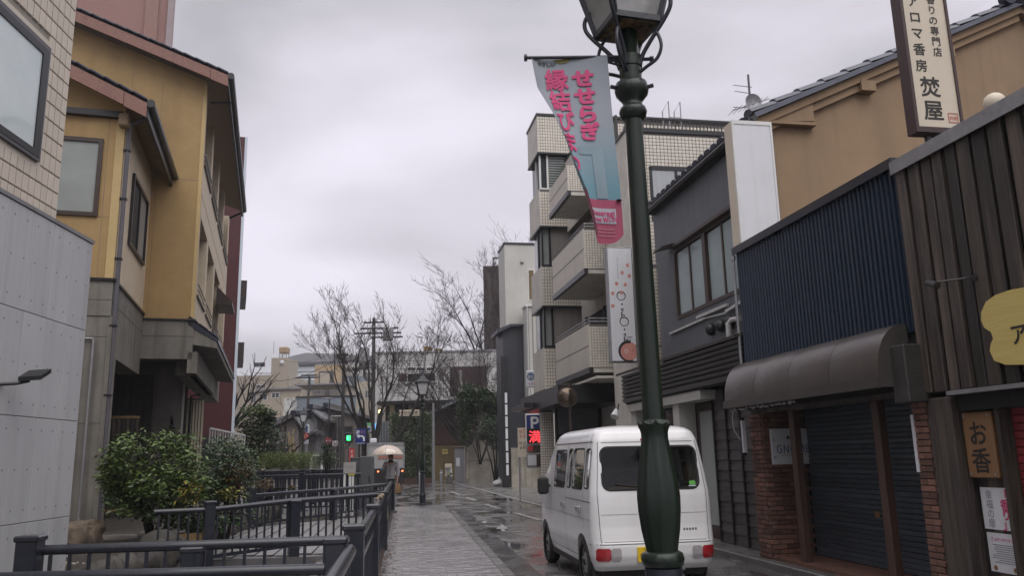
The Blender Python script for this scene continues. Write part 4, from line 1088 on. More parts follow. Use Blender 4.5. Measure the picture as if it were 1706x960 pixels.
s.part('blossom_print', dots, M['pale_pink'], fix=False)

# ------------------------------------------------------------------ tiled apartment block with balconies
ap = Thing('apartment_block', 'cream tiled apartment block with stacked balconies', 'apartment block', R, (9,2,0))
T_, G_, PL = M['apt_tile'], M['apt_grout'], M['apt_plain']
def tiled(par, cam_face, uu_, v0, v1, z0, z1, skip=None, tw=.09, th=.085):
    """tile skin on a wall facing the viewer at u=uu_"""
    t = MB().tiles((uu_, v0, z0), (0,1,0), (0,0,1), (-1,0,0), v1-v0, z1-z0, tw, th, 0.014, .010, skip)
    ap.part('wall_tiles', t, T_, parent=par, kind='stuff', fix=False)
# near block
w1 = ap.part('near_wall', MB().box(6.4,8.2,.45,9,0,8.95), G_)
win = lambda a, z: (.50 < a < 1.78 and 6.80-2.6 < z < 8.10-2.6)
tiled(w1, True, 6.4, .45, 6.5, 2.6, 8.95, skip=win)
ap.part('side_face', MB().box(6.42,8.2,.43,.45,0,8.97), M['apt_white'])
ap.part('roof_rail', MB().box(6.4,6.45,.4,9,9.02,9.07).box(6.4,6.45,.4,9,9.30,9.35), M['black_metal'])
rr = MB()
for i in range(60): rr.box(6.41,6.44,.42+i*.09,.435+i*.09,9.07,9.30)
ap.part('rail_bar', rr, M['black_metal'])
ap.part('roof_edge', MB().box(6.36,8.2,.40,9,8.95,9.02), M['black_metal'])
wf = ap.part('window', MB().box(6.37,6.41,.95,1.02,6.85,8.08).box(6.37,6.41,2.18,2.25,6.85,8.08).box(6.37,6.41,.95,2.25,8.02,8.10).box(6.37,6.41,.95,2.25,6.78,6.86).box(6.375,6.41,1.57,1.64,6.85,8.05), M['black_metal'])
ap.part('curtain', MB().box(6.385,6.39,1.02,1.57,6.86,8.02).box(6.388,6.392,1.64,2.18,6.86,8.02), M['curtain_w'], parent=wf)
# body behind the balconies and the set-back top floor
ap.part('body', MB().box(8.2,13.9,1.25,9,0,8.6), M['apt_white'])
w4 = ap.part('top_floor', MB().box(10.3,13.9,.9,9,8.6,11.0), G_)
tiled(w4, True, 10.3, .9, 7, 9.0, 10.95)
ap.part('roof_edge', MB().box(10.25,13.9,.85,9,11.0,11.07), M['black_metal'])
ap.part('side_face', MB().box(10.32,13.9,.88,.9,8.6,10.98), M['apt_white'])
# balcony doors, dark, on each floor
for z0 in (3.75,6.3,8.75):
    d = ap.part('balcony_door', MB().box(9.4,13.2,1.19,1.24,z0,z0+1.9), M['glass'])
    ap.part('frame_post', MB().box(9.35,9.42,1.17,1.24,z0,z0+1.95).box(11.2,11.3,1.17,1.24,z0,z0+1.95).box(13.15,13.25,1.17,1.24,z0,z0+1.95), M['black_metal'], parent=d)
# balconies
def balcony(u0, u1, z0, z1, v1=1.2, rail=True, strip=True):
    bl = ap.part('balcony', MB().box(u0,u0+.12,.0,v1,z0,z1), G_)
    ap.part('end_panel', MB().box(u1-.12,u1,.0,v1,z0,z1), G_, parent=bl)
    ap.part('front', MB().box(u0+.002,u1,-.02,.10,z0-.001,z1+.001), PL, parent=bl)
    ap.part('slab', MB().box(u0+.02,u1,.02,v1,z0-.12,z0+.06), M['apt_white'], parent=bl)
    ap.part('seam', MB().box(u0,u1,-.026,-.02,(z0+z1)/2-.008,(z0+z1)/2+.008), G_, parent=bl)
    t = MB().tiles((u0,-.02,z0), (0,1,0), (0,0,1), (-1,0,0), v1, z1-z0, .072, .068, .011, .010)
    ap.part('wall_tiles', t, T_, parent=bl, kind='stuff', fix=False)
    if strip:
        ap.part('drip_edge', MB().box(u0-.03,u1+.02,-.04,.06,z0-.14,z0-.0), M['black_metal'], parent=bl)
    if rail:
        r = MB()
        for zz in (z1+.08,z1+.16): r.tube([(u0+.05,v1,zz),(u0+.05,.03,zz),(u1,.03,zz)], .02, 6)
        for i in range(7): r.tube([(u0+.05+(u1-u0-.1)*i/6,.03,z1),(u0+.05+(u1-u0-.1)*i/6,.03,z1+.16)], .012, 5)
        ap.part('rail', r, M['galv'], parent=bl)
balcony(8.7,12.3,3.66,4.74); balcony(8.8,12.4,6.2,7.25); balcony(10.2,12.5,8.75,9.5, rail=False)
# window bay at the far end
bz = [(12.6,11.32,11.32,10.04),(10.04,8.80,8.80,7.46),(7.46,6.18,6.18,4.84),(4.84,3.55,None,None)]
core = ap.part('bay_core', MB().box(14.1,15.4,.2,2.4,3.4,12.5), M['dark_int'])
for i, (zt, zb, wt_, wb) in enumerate(bz):
    bb = ap.part('bay', MB().box(13.9,15.5,.0,2.6,zb,zt), G_)
    ap.part('front', MB().box(13.895,15.5,-.02,.0,zb-.001,zt+.001), M['apt_white'], parent=bb)
    t = MB().tiles((13.9,-.01,zb), (0,1,0), (0,0,1), (-1,0,0), 2.6, zt-zb, .085, .105, .014, .010)
    ap.part('wall_tiles', t, T_, parent=bb, kind='stuff', fix=False)
    ap.part('edge_trim', MB().box(13.86,15.52,-.04,2.6,zb-.06,zb-.002), M['black_metal'], parent=bb)
    if wt_:
        wv = ap.part('window', MB().box(14.0,14.05,.03,.09,wb,wt_).box(14.0,14.05,.28,.34,wb,wt_).box(14.0,15.4,.06,.10,wb,wb+.06).box(14.6,14.68,.04,.1,wb,wt_).box(13.98,14.05,.03,2.3,wb,wb+.08), M['white_paint'] if i==0 else M['black_metal'])
        ap.part('pane', MB().box(14.08,15.4,.10,.11,wb,wt_).box(14.08,14.09,.11,2.3,wb,wt_), M['glass_grey'] if i else M['glass'], parent=wv)
        if i == 0:
            bl_ = MB()
            for q in range(14): bl_.box(14.05,14.075,.34,1.6,wb+.12+q*.085,wb+.17+q*.085)
            ap.part('blind', bl_, M['glass_grey'], parent=wv)
        else: ap.part('curtain', MB().box(14.05,14.06,.34,1.9,wb+.08,wt_), M['curtain'], parent=wv)
ap.part('roof_edge', MB().box(13.86,15.55,-.05,2.7,12.6,12.68), M['black_metal'])
# ground floor: black canopy, tiled column, shutters
ap.part('canopy', MB().box(9.5,14.6,-.66,1.45,2.84,3.30).box(12.55,14.7,-.95,-.62,2.9,3.05), M['black_metal'])
ap.part('soffit', MB().box(8.2,14,.0,1.3,3.34,3.40), M['apt_white'])
col_ = ap.part('column', MB().box(12.6,12.95,-.42,-.08,0,2.84), G_)
ap.part('wall_tiles', MB().tiles((12.6,-.42,.0),(0,1,0),(0,0,1),(-1,0,0),.34,2.84,.068,.075,.012,.008).tiles((12.6,-.42,.0),(1,0,0),(0,0,1),(0,-1,0),.35,2.84,.068,.075,.012,.008), T_, parent=col_, kind='stuff', fix=False)
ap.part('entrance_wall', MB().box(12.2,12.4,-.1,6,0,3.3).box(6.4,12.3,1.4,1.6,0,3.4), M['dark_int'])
ap.part('shutter_box', MB().box(12.05,12.2,-.05,1.1,2.12,2.84), M['cabinet'])
ap.part('wall_panel', MB().box(8.0,8.2,1.0,5,2.4,3.4), M['apt_plain'])
# roof ladder and aerial
s = Thing('roof_ladder', 'pair of pale hooped ladder rails on the roof of the apartment block', 'ladder', R, (8,2.4,9.0))
for v0 in (2.2,2.52):
    s.part('rail', MB().tube([(8,v0,9.0),(8,v0,10.55),(8.0,v0-.18,10.25),(8.0,v0-.18,9.0)], .014, 6), M['galv'])
s.part('rung', MB().tube([(8,2.2,10.1),(8,2.52,10.1)], .012, 6), M['galv'])
s = Thing('roof_aerial', 'television aerial with a small dish above the tiled roof', 'aerial', R, (3,1.82,6.9))
s.part('mast', MB().tube([(3,1.82,6.8),(3,1.84,8.8)], .022, 8), M['pipe_grey'])
an = MB()
for z_, l in ((8.55,.35),(8.42,.3),(8.1,.45)): an.tube([(2.9,1.6-l*.4,z_-.12*l),(3.1,1.6+l,z_+.12*l)], .008, 5)
an.tube([(2.95,1.42,8.0),(3.0,2.25,8.32)], .010, 5)
for i in range(7): an.tube([(2.8,1.45+.11*i,8.01+.042*i),(3.2,1.45+.11*i,8.01+.042*i)], .006, 4)
s.part('antenna', an, M['galv'])
dsh = MB(); dsh.grid(lambda p, q: (2.93+.05*(1-(q)**2), 1.87+.17*q*math.cos(6.2832*p), 8.2+.17*q*math.sin(6.2832*p)), 20, 4)
s.part('dish', dsh, M['galv'], smooth=True, fix=False)
# round wall lamp peeping over the plank wall
s = Thing('globe_lamp', 'cream globe lamp behind the coping of the plank wall', 'lamp', R, (-4.3,.5,4.45))
s.part('globe', MB().ball((-4.5,.30,4.70),(.10,.10,.10),16,10), M['sign_cream'], smooth=True)
s.part('stem', MB().tube([(-4.5,.30,4.4),(-4.5,.30,4.62)], .02, 8), M['black_metal'])

# ------------------------------------------------------------------ white building with dark lower storey
wb = Thing('white_building', 'plain white narrow building with a dark slate lower storey', 'building', R, (31,2.5,0))
wb.part('wall', MB().box(31,33,1.78,3.6,0,12.75).box(31.02,32,3.6,5,0,12.7), M['white_wall'])
wb.part('coping', MB().box(30.95,33.05,1.72,3.7,12.75,12.85), M['black_metal'])
wb.part('slate_panel', MB().box(30.7,31,1.93,2.62,1.9,8.3).box(30.72,33,1.55,1.93,.2,8.2), M['slate_panel'])
wb.part('slate_panel', MB().ext([(30.4,1.2,8.0),(30.4,1.93,8.3),(30.4,2.62,8.3),(30.4,2.62,8.2),(30.4,1.93,8.15),(30.4,1.2,7.8)],(2.2,0,0)), M['slate_panel'])
wv = wb.part('window', MB().box(30.97,31.0,3.02,3.38,9.65,11.4), M['white_paint'])
wb.part('pane', MB().box(30.95,30.98,3.07,3.33,9.72,11.33), mat('ochre_glass',(.16,.11,.05),rough=.2), parent=wv)
wb.part('vent', MB().box(30.93,31,2.62,2.8,12.0-.3,12.08-.3), M['cabinet'])
wb.part('plinth', MB().box(30.4,31,1.8,2.25,0,1.95).box(30.42,31,2.26,3.5,0,1.95), M['moss_wall'])
lg = MB()
for i in range(7): lg.box(30.3,30.36,1.52,1.64,.6+i*.60,1.12+i*.60)
wb.part('tenant_plate', lg, M['sign_white'])
wb.part('tenant_post', MB().box(30.36,30.5,1.35,1.72,.0,6.6), M['black_metal'])
sd = Thing('annex', 'pale ribbed annex between the white building and the tiled block', 'building', R, (29.8,3.5,0))
sd.part('wall', MB().box(29.7,30.6,2.62,5,1.95,9.1), M['white_wall'])
rb = MB()
for i in range(6): rb.box(29.66,29.7,2.7+i*.22,2.74+i*.22,2.0,9.05)
sd.part('rib', rb, M['curtain'])
sd.part('coping', MB().box(29.6,30.6,2.55,5,9.1,9.18), M['white_paint'])
sd.part('lower_wall', MB().box(29.9,30.6,3.52,6,0,1.95), M['dark_int'])
sd.part('downpipe', MB().tube([(29.62,2.66,9.1),(29.62,2.66,2.0)], .04, 6), M['white_pole'])

# ------------------------------------------------------------------ parking sign cluster
Y = 28.0
pk = Thing('parking_sign', 'blue parking sign with a glowing red full character and amber beacon', 'sign', WF, (.66,Y,0))
pk.part('case', MB().cbox((.66,Y+.1,2.42),(.62,.2,1.06),.03), M['white_paint'])
pk.part('face', MB().box(.39,.93,Y-.012,Y-.002,2.46,2.90), M['sign_blue'])
pk.part('face', MB().box(.39,.93,Y-.013,Y-.002,1.94,2.455), M['ink'])
letters(pk, 'P', (.66,Y-.016,2.68), (1,0,0), (0,0,1), .50, M['ink_white'], weight=.02)
letters(pk, '満', (.66,Y-.02,2.20), (1,0,0), (0,0,1), .42, M['led_red'], weight=.005)
pk.part('beacon', MB().lathe((.52,Y+.1,2.95),[(.075,0),(.075,.18),(.05,.22),(.0,.23)],12), M['amber_lens'], smooth=40)
pk.part('pole', MB().tube([(.98,Y+.15,0),(.98,Y+.15,2.9)], .035, 8).tube([(.98,Y+.15,2.2),(.8,Y+.15,2.2)], .02, 6), M['galv'])
pk.part('lower_board', MB().cbox((.65,Y+.05,1.78),(.58,.08,.26),.03), M['galv'])
pk.part('lower_face', MB().box(.58,.9,Y,.0+Y+.008,1.67,1.89), M['brown_frame'])
pk.part('stop_disc', MB().tube([(.50,Y+.0,1.78),(.50,Y+.008,1.78)], .10, 16), M['ink_red'])
pk.part('lower_board', MB().cbox((.66,Y+.05,1.38),(.6,.08,.48),.03), M['galv'])
pk.part('lower_face', MB().box(.70,.93,Y,Y+.008,1.18,1.58), M['brown_frame'])
pk.part('lower_face', MB().box(.40,.69,Y,Y+.008,1.22,1.56), M['sign_white'])
s = Thing('price_board', 'pale tariff board with red and black print beside the parking sign', 'sign', WF, (.2,28.6,0))
s.part('board', MB().box(.08,.40,28.6,28.63,1.5,2.5), M['sign_cream'])
marks(s, (.24,28.595,2.3), (1,0,0), (0,0,1), .26, .32, 2, 2, M['ink_red'])
marks(s, (.24,28.595,1.9), (1,0,0), (0,0,1), .26, .3, 2, 2, M['ink'])
s.part('post', MB().tube([(.12,28.66,0),(.12,28.66,2.4)], .025, 6), M['galv'])
s = Thing('shop_sign', 'small square white sign with two blue speech bubbles on the white annex', 'sign', WF, (.69,Y-.3,3.8))
s.part('panel', MB().cbox((.69,Y-.25,4.11),(.56,.08,.58),.03), M['sign_white'])
for cx_, ch in ((.57,'85'),(.80,'0')):
    dm = MB(); dm.tube([(cx_,Y-.292,4.19),(cx_,Y-.298,4.19)], .125, 20); s.part('bubble_print', dm, M['ink_blue'])
    letters(s, ch, (cx_,Y-.301,4.19), (1,0,0), (0,0,1), .17, M['ink_white'], weight=.004)
marks(s, (.69,Y-.298,3.94), (1,0,0), (0,0,1), .42, .1, 5, 1, M['ink_red'])
s.part('bracket', MB().box(.9,1.15,Y-.27,Y-.22,4.0,4.06), M['galv'])
mr = Thing('traffic_mirror', 'round convex traffic mirror under the balconies', 'mirror', WF, (1.29,20,0))
mb = MB(); mb.grid(lambda p, q: (1.29+.235*q*math.cos(6.2832*p), 20-.06+.06*q*q, 2.93+.235*q*math.sin(6.2832*p)), 28, 5)
mr.part('mirror', mb, mat('mirror_face',(.13,.10,.08),(.09,.07,.05),rough=.12,metal=.8,ns=2,bump=.02), smooth=True, fix=False)  # brown reflection put into the mirror's own colour
mr.part('rim', MB().tube([(1.29+.24*math.cos(t*math.pi/14),20,2.93+.24*math.sin(t*math.pi/14)) for t in range(29)], .015, 6), M['brown_frame'])
mr.part('pole', MB().tube([(1.36,20.08,0),(1.36,20.08,2.4),(1.36,20.06,3.3)], .035, 8), M['brown_frame'])
s = Thing('vertical_banner_sign', 'dark blue vertical sign with red heading in the parking entrance', 'sign', WF, (2.8,24,1.5))
s.part('panel', MB().box(2.63,3.0,23.98,24.0,1.75,2.75), M['sign_blue'])
s.part('heading', MB().box(2.63,3.0,23.97,23.98,2.52,2.72), M['ink_red'])
letters(s, '有料', (2.815,23.965,2.62), (1,0,0), (0,0,1), .16, M['ink_white'])
marks(s, (2.815,23.975,2.15), (1,0,0), (0,0,1), .28, .62, 2, 3, M['ink_pale'])
s.part('post', MB().tube([(2.6,24.02,0),(2.6,24.02,2.8)], .025, 6), M['galv'])
# ------------------------------------------------------------------ foliage and bare trees
def leaf(mb, p, s, up=.3):
    a = random.uniform(0, 6.283); t = random.gauss(0, .7)
    d = Vector((math.cos(a), math.sin(a), t*.6)).normalized()
    n = Vector((random.gauss(0,.6), random.gauss(0,.6), 1)).normalized()
    e = d.cross(n).normalized()
    l, w_ = s*random.uniform(.75,1.3), s*random.uniform(.36,.52)
    q = p + d*l*.5 - n*l*.06
    i = len(mb.v)
    mb.v += [p, q + e*w_*.5, p + d*l - n*l*.2, q - e*w_*.5]
    mb.f.append((i, i+1, i+2, i+3))
def crown(mb, c, r, n, s, hollow=.35, nz=1.6, cut=-.12, seed=0, squash=1.0, flat=False):
    """leaves through a lumpy ellipsoid; noise opens gaps and bunches them into clumps"""
    random.seed(1000+seed); c = Vector(c); k = 0; tries = 0
    while k < n and tries < n*12:
        tries += 1
        d = Vector((random.gauss(0,1), random.gauss(0,1), random.gauss(0,1))).normalized()
        rad = random.random()**(.42)
        if rad < hollow: continue
        lump = 1 + .30*noise.noise(d*2.1+Vector((seed*7.1,0,0))) + .14*noise.noise(d*5+Vector((0,seed*3.3,0)))
        p = Vector((c.x+d.x*r[0]*rad*lump, c.y+d.y*r[1]*rad*lump, c.z+d.z*r[2]*rad*lump))
        if flat and p.z > c.z+r[2]*.8: continue
        if noise.noise(p*nz+Vector((seed*5.7,1.3,0))) < cut: continue
        leaf(mb, p, s); k += 1
def shrub(name, label, cat, at, lumps, m, s, stems=5, seed=0, extra=None, group=None):
    t = Thing(name, label, cat, WF, at, group=group)
    mb = MB()
    for i, (c, r, n) in enumerate(lumps): crown(mb, c, r, n, s, seed=seed*13+i)
    t.part('foliage', mb, m, fix=False)
    if extra:
        for j, (c, r, n, m2) in enumerate(extra):
            mb = MB(); crown(mb, c, r, n, s*.95, seed=seed*17+j+50); t.part('foliage', mb, m2, fix=False, label='yellowing, reddened, darker or brighter patch of leaves')  # second leaf colour, in the material given
    random.seed(seed+77); st = MB(); b0 = Vector(at)
    for i in range(stems):
        c, r, n = random.choice(lumps); e = Vector(c)+Vector((random.uniform(-.5,.5)*r[0], random.uniform(-.5,.5)*r[1], random.uniform(-.1,.5)*r[2]))
        m1 = b0.lerp(e, .5)+Vector((random.uniform(-.1,.1), random.uniform(-.1,.1), .1))
        st.tube([b0+Vector((random.uniform(-.1,.1),random.uniform(-.1,.1),-.1)), m1, e], [.032,.022,.008], 6)
    t.part('stem', st, M['bark'], smooth=True)
    return t
def bare_tree(name, label, at, h, r0, limbs, lean=(0,0), depth=5, spread=.42, seed=0, up=.22, group=None, twig_r=.006, dirs=None, fork=.22, pruned=False, taper=.68):
    random.seed(seed); t = Thing(name, label, 'tree', WF, at, group=group)
    big, fine = MB(), MB(); cnt = [0]; todo = []
    def grow(p, d, L, r, lev):
        n = 4 if lev < 3 else 3
        pts, rs = [p], [r]; q = p.copy(); dd = d.copy()
        for i in range(n):
            dd = (dd + Vector((random.gauss(0,.10), random.gauss(0,.10), random.gauss(0,.05)+(up*.25 if lev < 4 else .02)))).normalized()
            q = q + dd*L/n; pts.append(q.copy()); rs.append(max(r*(1-(1-taper)*(i+1)/n), twig_r*.7))
        (big if r > .028 else fine).tube(pts, rs, 7 if r > .05 else (5 if r > .02 else 3), cap=False)
        cnt[0] += 1
        if lev >= depth or cnt[0] > 9000: return
        kids = 2 if lev < 2 else random.choice((2,3,3))
        for k in range(kids):
            f = 1.0 if k == 0 else random.uniform(.45,.95)
            i = min(n, max(1, int(round(f*n)))); base = pts[i]
            ax = Vector((random.gauss(0,1), random.gauss(0,1), random.gauss(0,.35))).normalized()
            sp = spread*(.45 if k == 0 else random.uniform(.8,1.3))
            nd = (dd + ax*sp*(1+.12*lev) + Vector((0,0,up*.3 if lev < 4 else 0))).normalized()
            todo.append((base, nd, L*random.uniform(.62,.86)*(1 if k == 0 else .85), max(rs[i]*(.86 if k == 0 else .55), twig_r), lev+1))
    b = Vector(at)
    top = b + Vector((lean[0], lean[1], h*fork))
    big.tube([b-Vector((0,0,.2)), b.lerp(top,.5)+Vector((.03,0,0)), top], [r0*1.25, r0, r0*.92], 10, cap=False)
    ds = dirs or [Vector((math.cos(2*math.pi*i/limbs+seed), math.sin(2*math.pi*i/limbs+seed), 2.2)).normalized() for i in range(limbs)]
    for i, d in enumerate(ds):
        grow(top-Vector((0,0,random.uniform(0,.15)*h*fork)), Vector(d).normalized(), h*.27, r0*(.66 if i else .75), 1)
    k_ = 0
    while k_ < len(todo): grow(*todo[k_]); k_ += 1
    t.part('trunk', big, M['bark'], smooth=True, fix=False)
    t.part('crown', fine, M['twig'], fix=False)
    return t

# ------------------------------------------------------------------ left: grey panel building with tiled upper floor
P = PF
gb = Thing('corner_building', 'building with pale grey board ground floor and cream tiled upper floor at the left edge', 'building', P, (0,0,0))
gb.part('wall', MB().box(-9,-.01,-6,-.03,-1.3,4.0), M['tile_grout'])
bp_ = .424
me = unit('board', (bp_-.006,.03,1.0), M['board'], .003)
for i in range(9):
    for j in range(5): gb.piece('board', me, (-bp_*(i+.5), -.015, -.49+1.007*j))
hl = MB()
for i in range(9):
    for j in range(5):
        for zz in (.12,.5,.88):
            for du in (-.11,.11):
                c = (-bp_*(i+.5)+du, .0, -.99+1.007*j+zz)
                hl.tube([(c[0],-.004,c[2]),(c[0],.0016,c[2])], .011, 8)
gb.part('board_dimples', hl, M['ink_grey'], kind='stuff')
gb.part('end_face', MB().box(-.008,.0,-6,-.03,-1.3,4.0), M['board'])
gb.part('coping', MB().box(-9,.015,-6,.012,4.045,4.085), M['galv'])
gb.part('upper_wall', MB().box(-9,-.56,-6,-.17,4.085,9.0), M['tile_grout'])
gb.part('upper_end_face', MB().box(-.558,-.55,-6,-.16,4.085,9.0), M['tile_cream'])
tw, th = .118, .183
me = mk_mesh('wall_tile', MB().cbox((0,0,0), (tw-.016,.03,th-.014), .004), M['tile_cream'])
nobj = 0; rest = MB()
WU0, WU1, WZ0, WZ1 = -2.75, -.97, 4.58, 6.02
for j in range(26):
    for i in range(24):
        uc, zc = -.555-tw*(i+.5), 4.09+th*(j+.5)
        if WU0 < uc < WU1 and WZ0 < zc < WZ1: continue
        if j < 12 and uc > -2.3 and nobj < 290: gb.piece('wall_tile', me, (uc,-.165,zc)); nobj += 1
        else:
            q = MB().cbox((uc,-.165,zc), (tw-.016,.03,th-.014), .004); rest.add(q.v, q.f)
gb.part('wall_tiles_above', rest, M['tile_cream'], kind='stuff', fix=False)
gb.part('window_surround', MB().box(WU0,WU1,-.168,-.152,WZ0,WZ1), M['tile_cream'])
wn = gb.part('window', MB().box(-2.7,-1.05,-.152,-.115,4.645,4.68).box(-2.7,-1.05,-.152,-.115,5.88,5.93).box(-1.08,-1.05,-.152,-.115,4.68,5.88).box(-2.7,-2.65,-.152,-.115,4.68,5.88), M['pipe_grey'])
gb.part('sash', MB().box(-2.65,-1.08,-.14,-.11,4.68,4.75).box(-2.65,-1.08,-.14,-.11,5.80,5.88).box(-1.19,-1.08,-.14,-.11,4.75,5.80).box(-2.65,-2.57,-.14,-.11,4.75,5.80), M['black_metal'], parent=wn)
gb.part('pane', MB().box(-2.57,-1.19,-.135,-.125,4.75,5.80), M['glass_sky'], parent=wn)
fl = Thing('flood_lamp', 'small black flood lamp on an arm on the grey board wall', 'lamp', P, (-1.5,0,2.37))
fl.part('arm', MB().tube([(-1.55,.0,2.30),(-1.5,.12,2.31),(-1.43,.2,2.34)], .016, 8), M['black_metal'])
fl.part('housing', MB().add([(-1.50,.13,2.33),(-1.34,.14,2.41),(-1.33,.34,2.42),(-1.49,.33,2.34),(-1.50,.13,2.37),(-1.34,.14,2.45),(-1.33,.34,2.46),(-1.49,.33,2.38)],[(0,3,2,1),(4,5,6,7),(0,1,5,4),(1,2,6,5),(2,3,7,6),(3,0,4,7)]), M['black_metal'])
fl.part('lens', MB().add([(-1.485,.15,2.334),(-1.35,.16,2.402),(-1.345,.32,2.412),(-1.475,.31,2.344)],[(0,1,2,3)]), M['clear_lens'], fix=False)

# ------------------------------------------------------------------ left: ochre house on a concrete undercroft
L = LF
hs = Thing('house', 'ochre sided house raised on a concrete undercroft, with brown gables', 'house', L, (0,0,.36))
U2, V2 = 3.82, 1.13
hs.part('front_wall', MB().ext([(0,-5,5.02),(0,0,5.02),(0,0,8.55),(0,-5,10.9)],(3.9,0,0)), M['yellow'])
hs.part('side_wall', MB().box(.05,U2,-.02,.012,5.02,8.45), M['cream_side'])
hs.part('corner_trim', MB().box(-.02,.10,-.13,.02,5.02,8.4), M['yellow_trim'])
hs.part('gable_wall', MB().ext([(U2,-6,4.9),(U2,V2,4.9),(U2,V2,11.02),(U2,-6,13.5)],(.25,0,0)), M['yellow'])
hs.part('corner_trim', MB().box(U2-.015,U2+.05,V2-.07,V2+.015,4.9,10.9), M['yellow_trim'])
# siding joints
hs.part('siding_joint', MB().box(U2-.004,U2,-5,V2,8.36,8.375).box(U2-.004,U2,-.6,-.588,8.5,11).box(-.004,0,-3,-.13,6.22,6.232).box(U2-.004,U2,.10,.112,4.9,10.9).box(-.004,0,-.27,-.258,5.02,8.3), M['soffit'])
# long street side: bands, piers and recessed openings
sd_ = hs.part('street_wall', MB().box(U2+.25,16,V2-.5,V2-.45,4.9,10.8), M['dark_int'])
hs.part('band', MB().box(U2+.03,16,V2-.45,V2,7.55,8.93).box(U2+.03,16,V2-.45,V2,4.9,5.55), M['cream_side'])
hs.part('band_joint', MB().box(U2+.03,16,V2,V2+.004,8.1,8.12), M['soffit'])
for (a, b_) in ((U2+.03,4.25),(6.5,6.95),(9.3,9.8),(12.3,12.8),(15.4,16)):
    hs.part('pier', MB().box(a,b_,V2-.45,V2-.003,5.55,7.55).box(a,b_,V2-.45,V2-.003,8.93,10.9), M['cream_side'])
for (a, b_) in ((4.25,6.5),(6.95,9.3),(9.8,12.3),(12.8,15.4)):
    for z0, z1 in ((5.6,7.5),(8.96,10.7)):
        wv = hs.part('window', MB().box(a,b_,V2-.30,V2-.26,z0,z0+.06).box((a+b_)/2-.03,(a+b_)/2+.03,V2-.30,V2-.26,z0,z1).box(a,b_,V2-.02,V2+.05,z0-.06,z0-.02), M['brown_frame'])
        hs.part('pane', MB().box(a,b_,V2-.34,V2-.33,z0,z1), M['glass'], parent=wv)
        hs.part('guard_rail', MB().tube([(a,V2+.03,z0+.25),(b_,V2+.03,z0+.25)], .018, 6).tube([(a,V2+.03,z0+.12),(b_,V2+.03,z0+.12)], .012, 6), M['galv'], parent=wv)
hs.part('hood', MB().ext([(11,V2,7.2),(11,V2+.5,6.7),(11,V2+.5,6.6),(11,V2,6.6)],(1.8,0,0)), M['brown_frame'])
# front windows
wf = hs.part('window', MB().box(-.05,0,-1.45,-.34,6.22,6.30).box(-.05,0,-1.45,-.34,7.72,7.80).box(-.05,0,-.42,-.34,6.30,7.72).box(-.05,0,-1.45,-1.37,6.30,7.72), M['brown_frame'])
hs.part('pane', MB().box(-.012,-.004,-1.37,-.42,6.30,7.72), M['glass_grey'], parent=wf)
ws = hs.part('window', MB().box(1.2,3.25,.012,.07,6.02,6.09).box(1.2,3.25,.012,.07,7.48,7.56).box(1.2,1.28,.012,.07,6.09,7.48).box(3.17,3.25,.012,.07,6.09,7.48).box(2.15,2.23,.012,.06,6.09,7.48), M['black_metal'])
hs.part('pane', MB().box(1.28,2.15,.014,.022,6.09,7.48), M['dark_int'], parent=ws)  # dark sheet standing for the unlit inside of the open half
hs.part('pane', MB().box(2.23,3.17,.014,.022,6.09,7.48), M['curtain'], parent=ws)
hs.part('hood', MB().box(3.2,U2,-2.0,.02,9.86,9.97).box(3.18,3.25,-2.0,.03,9.84,10.0), M['black_metal'])
hs.part('window', MB().box(U2-.03,U2-.005,-1.5,-.12,9.2,9.82), M['brown_frame'])
hs.part('pane', MB().box(U2-.036,U2-.03,-1.4,-.22,9.3,9.74), M['glass_grey'])
hs.part('fascia_beam', MB().box(-.14,.0,-5,-.02,8.24,8.36), M['black_metal'])
hs.part('spout_box', MB().cbox((-.1,.02,8.18),(.22,.2,.26),.03), M['soffit'])
# roofs: plane, verge board, tile edge row, gutter
def gable_roof(u0, u1, v0, z0, v1, z1, tiles, tag):
    s_ = (z1-z0)/(v1-v0)
    r = hs.part('roof', MB().ext([(u0+.06,v0,z0-.02),(u0+.06,v1,z1-.02),(u0+.06,v1,z1+.05),(u0+.06,v0,z0+.05)],(u1-u0-.06,0,0)), M['roof_navy'])
    hs.part('soffit', MB().ext([(u0+.1,v0,z0-.10),(u0+.1,v1-.03,z1-.10),(u0+.1,v1-.03,z1-.03),(u0+.1,v0,z0-.03)],(u1-u0-.1,0,0)), M['soffit'])
    hs.part('barge_board', MB().ext([(u0,v0,z0-.30),(u0,v1-.42,z1-.30-s_*.42),(u0,v1-.42,z1-.03-s_*.42),(u0,v0,z0-.03)],(.05,0,0)), M['barge'])
    hs.part('barge_board', MB().ext([(u0-.01,v1-.41,z1-.32-s_*.41),(u0-.01,v1,z1-.32),(u0-.01,v1,z1-.03),(u0-.01,v1-.41,z1-.03-s_*.41)],(.06,0,0)), M['barge'])
    me1 = mk_mesh('roof_tile', MB().cbox((0,0,0),(.30,.29,.045),.012), M['roof_navy'])
    ang = math.atan2(z1-z0, v1-v0); n_ = int(abs(v1-v0)/.26)
    for i in range(n_):
        f = (i+.5)/n_
        hs.piece('roof_tile', me1, (u0+.12, v0+(v1-v0)*f, z0+(z1-z0)*f+.05), parent=r, rot=(-ang+.07,0,0))
    n2 = int((u1-u0)/.29)
    for i in range(1,n2):
        hs.piece('roof_tile', me1, (u0+.12+.29*i, v1-.1, z1+.075-.0), parent=r, rot=(-ang+.06,0,0))
    hs.part('fascia', MB().box(u0+.05,u1,v1-.04,v1+.02,z1-.30,z1-.02), M['black_metal'])
    hs.part('gutter', MB().tube([(u0+.02,v1+.06,z1-.02),(u1+.02,v1+.06,z1-.05)], .085, 10), M['black_metal'])
    return r
gable_roof(-.5, 3.8, -5.0, 11.02, .46, 8.46, 20, 1)
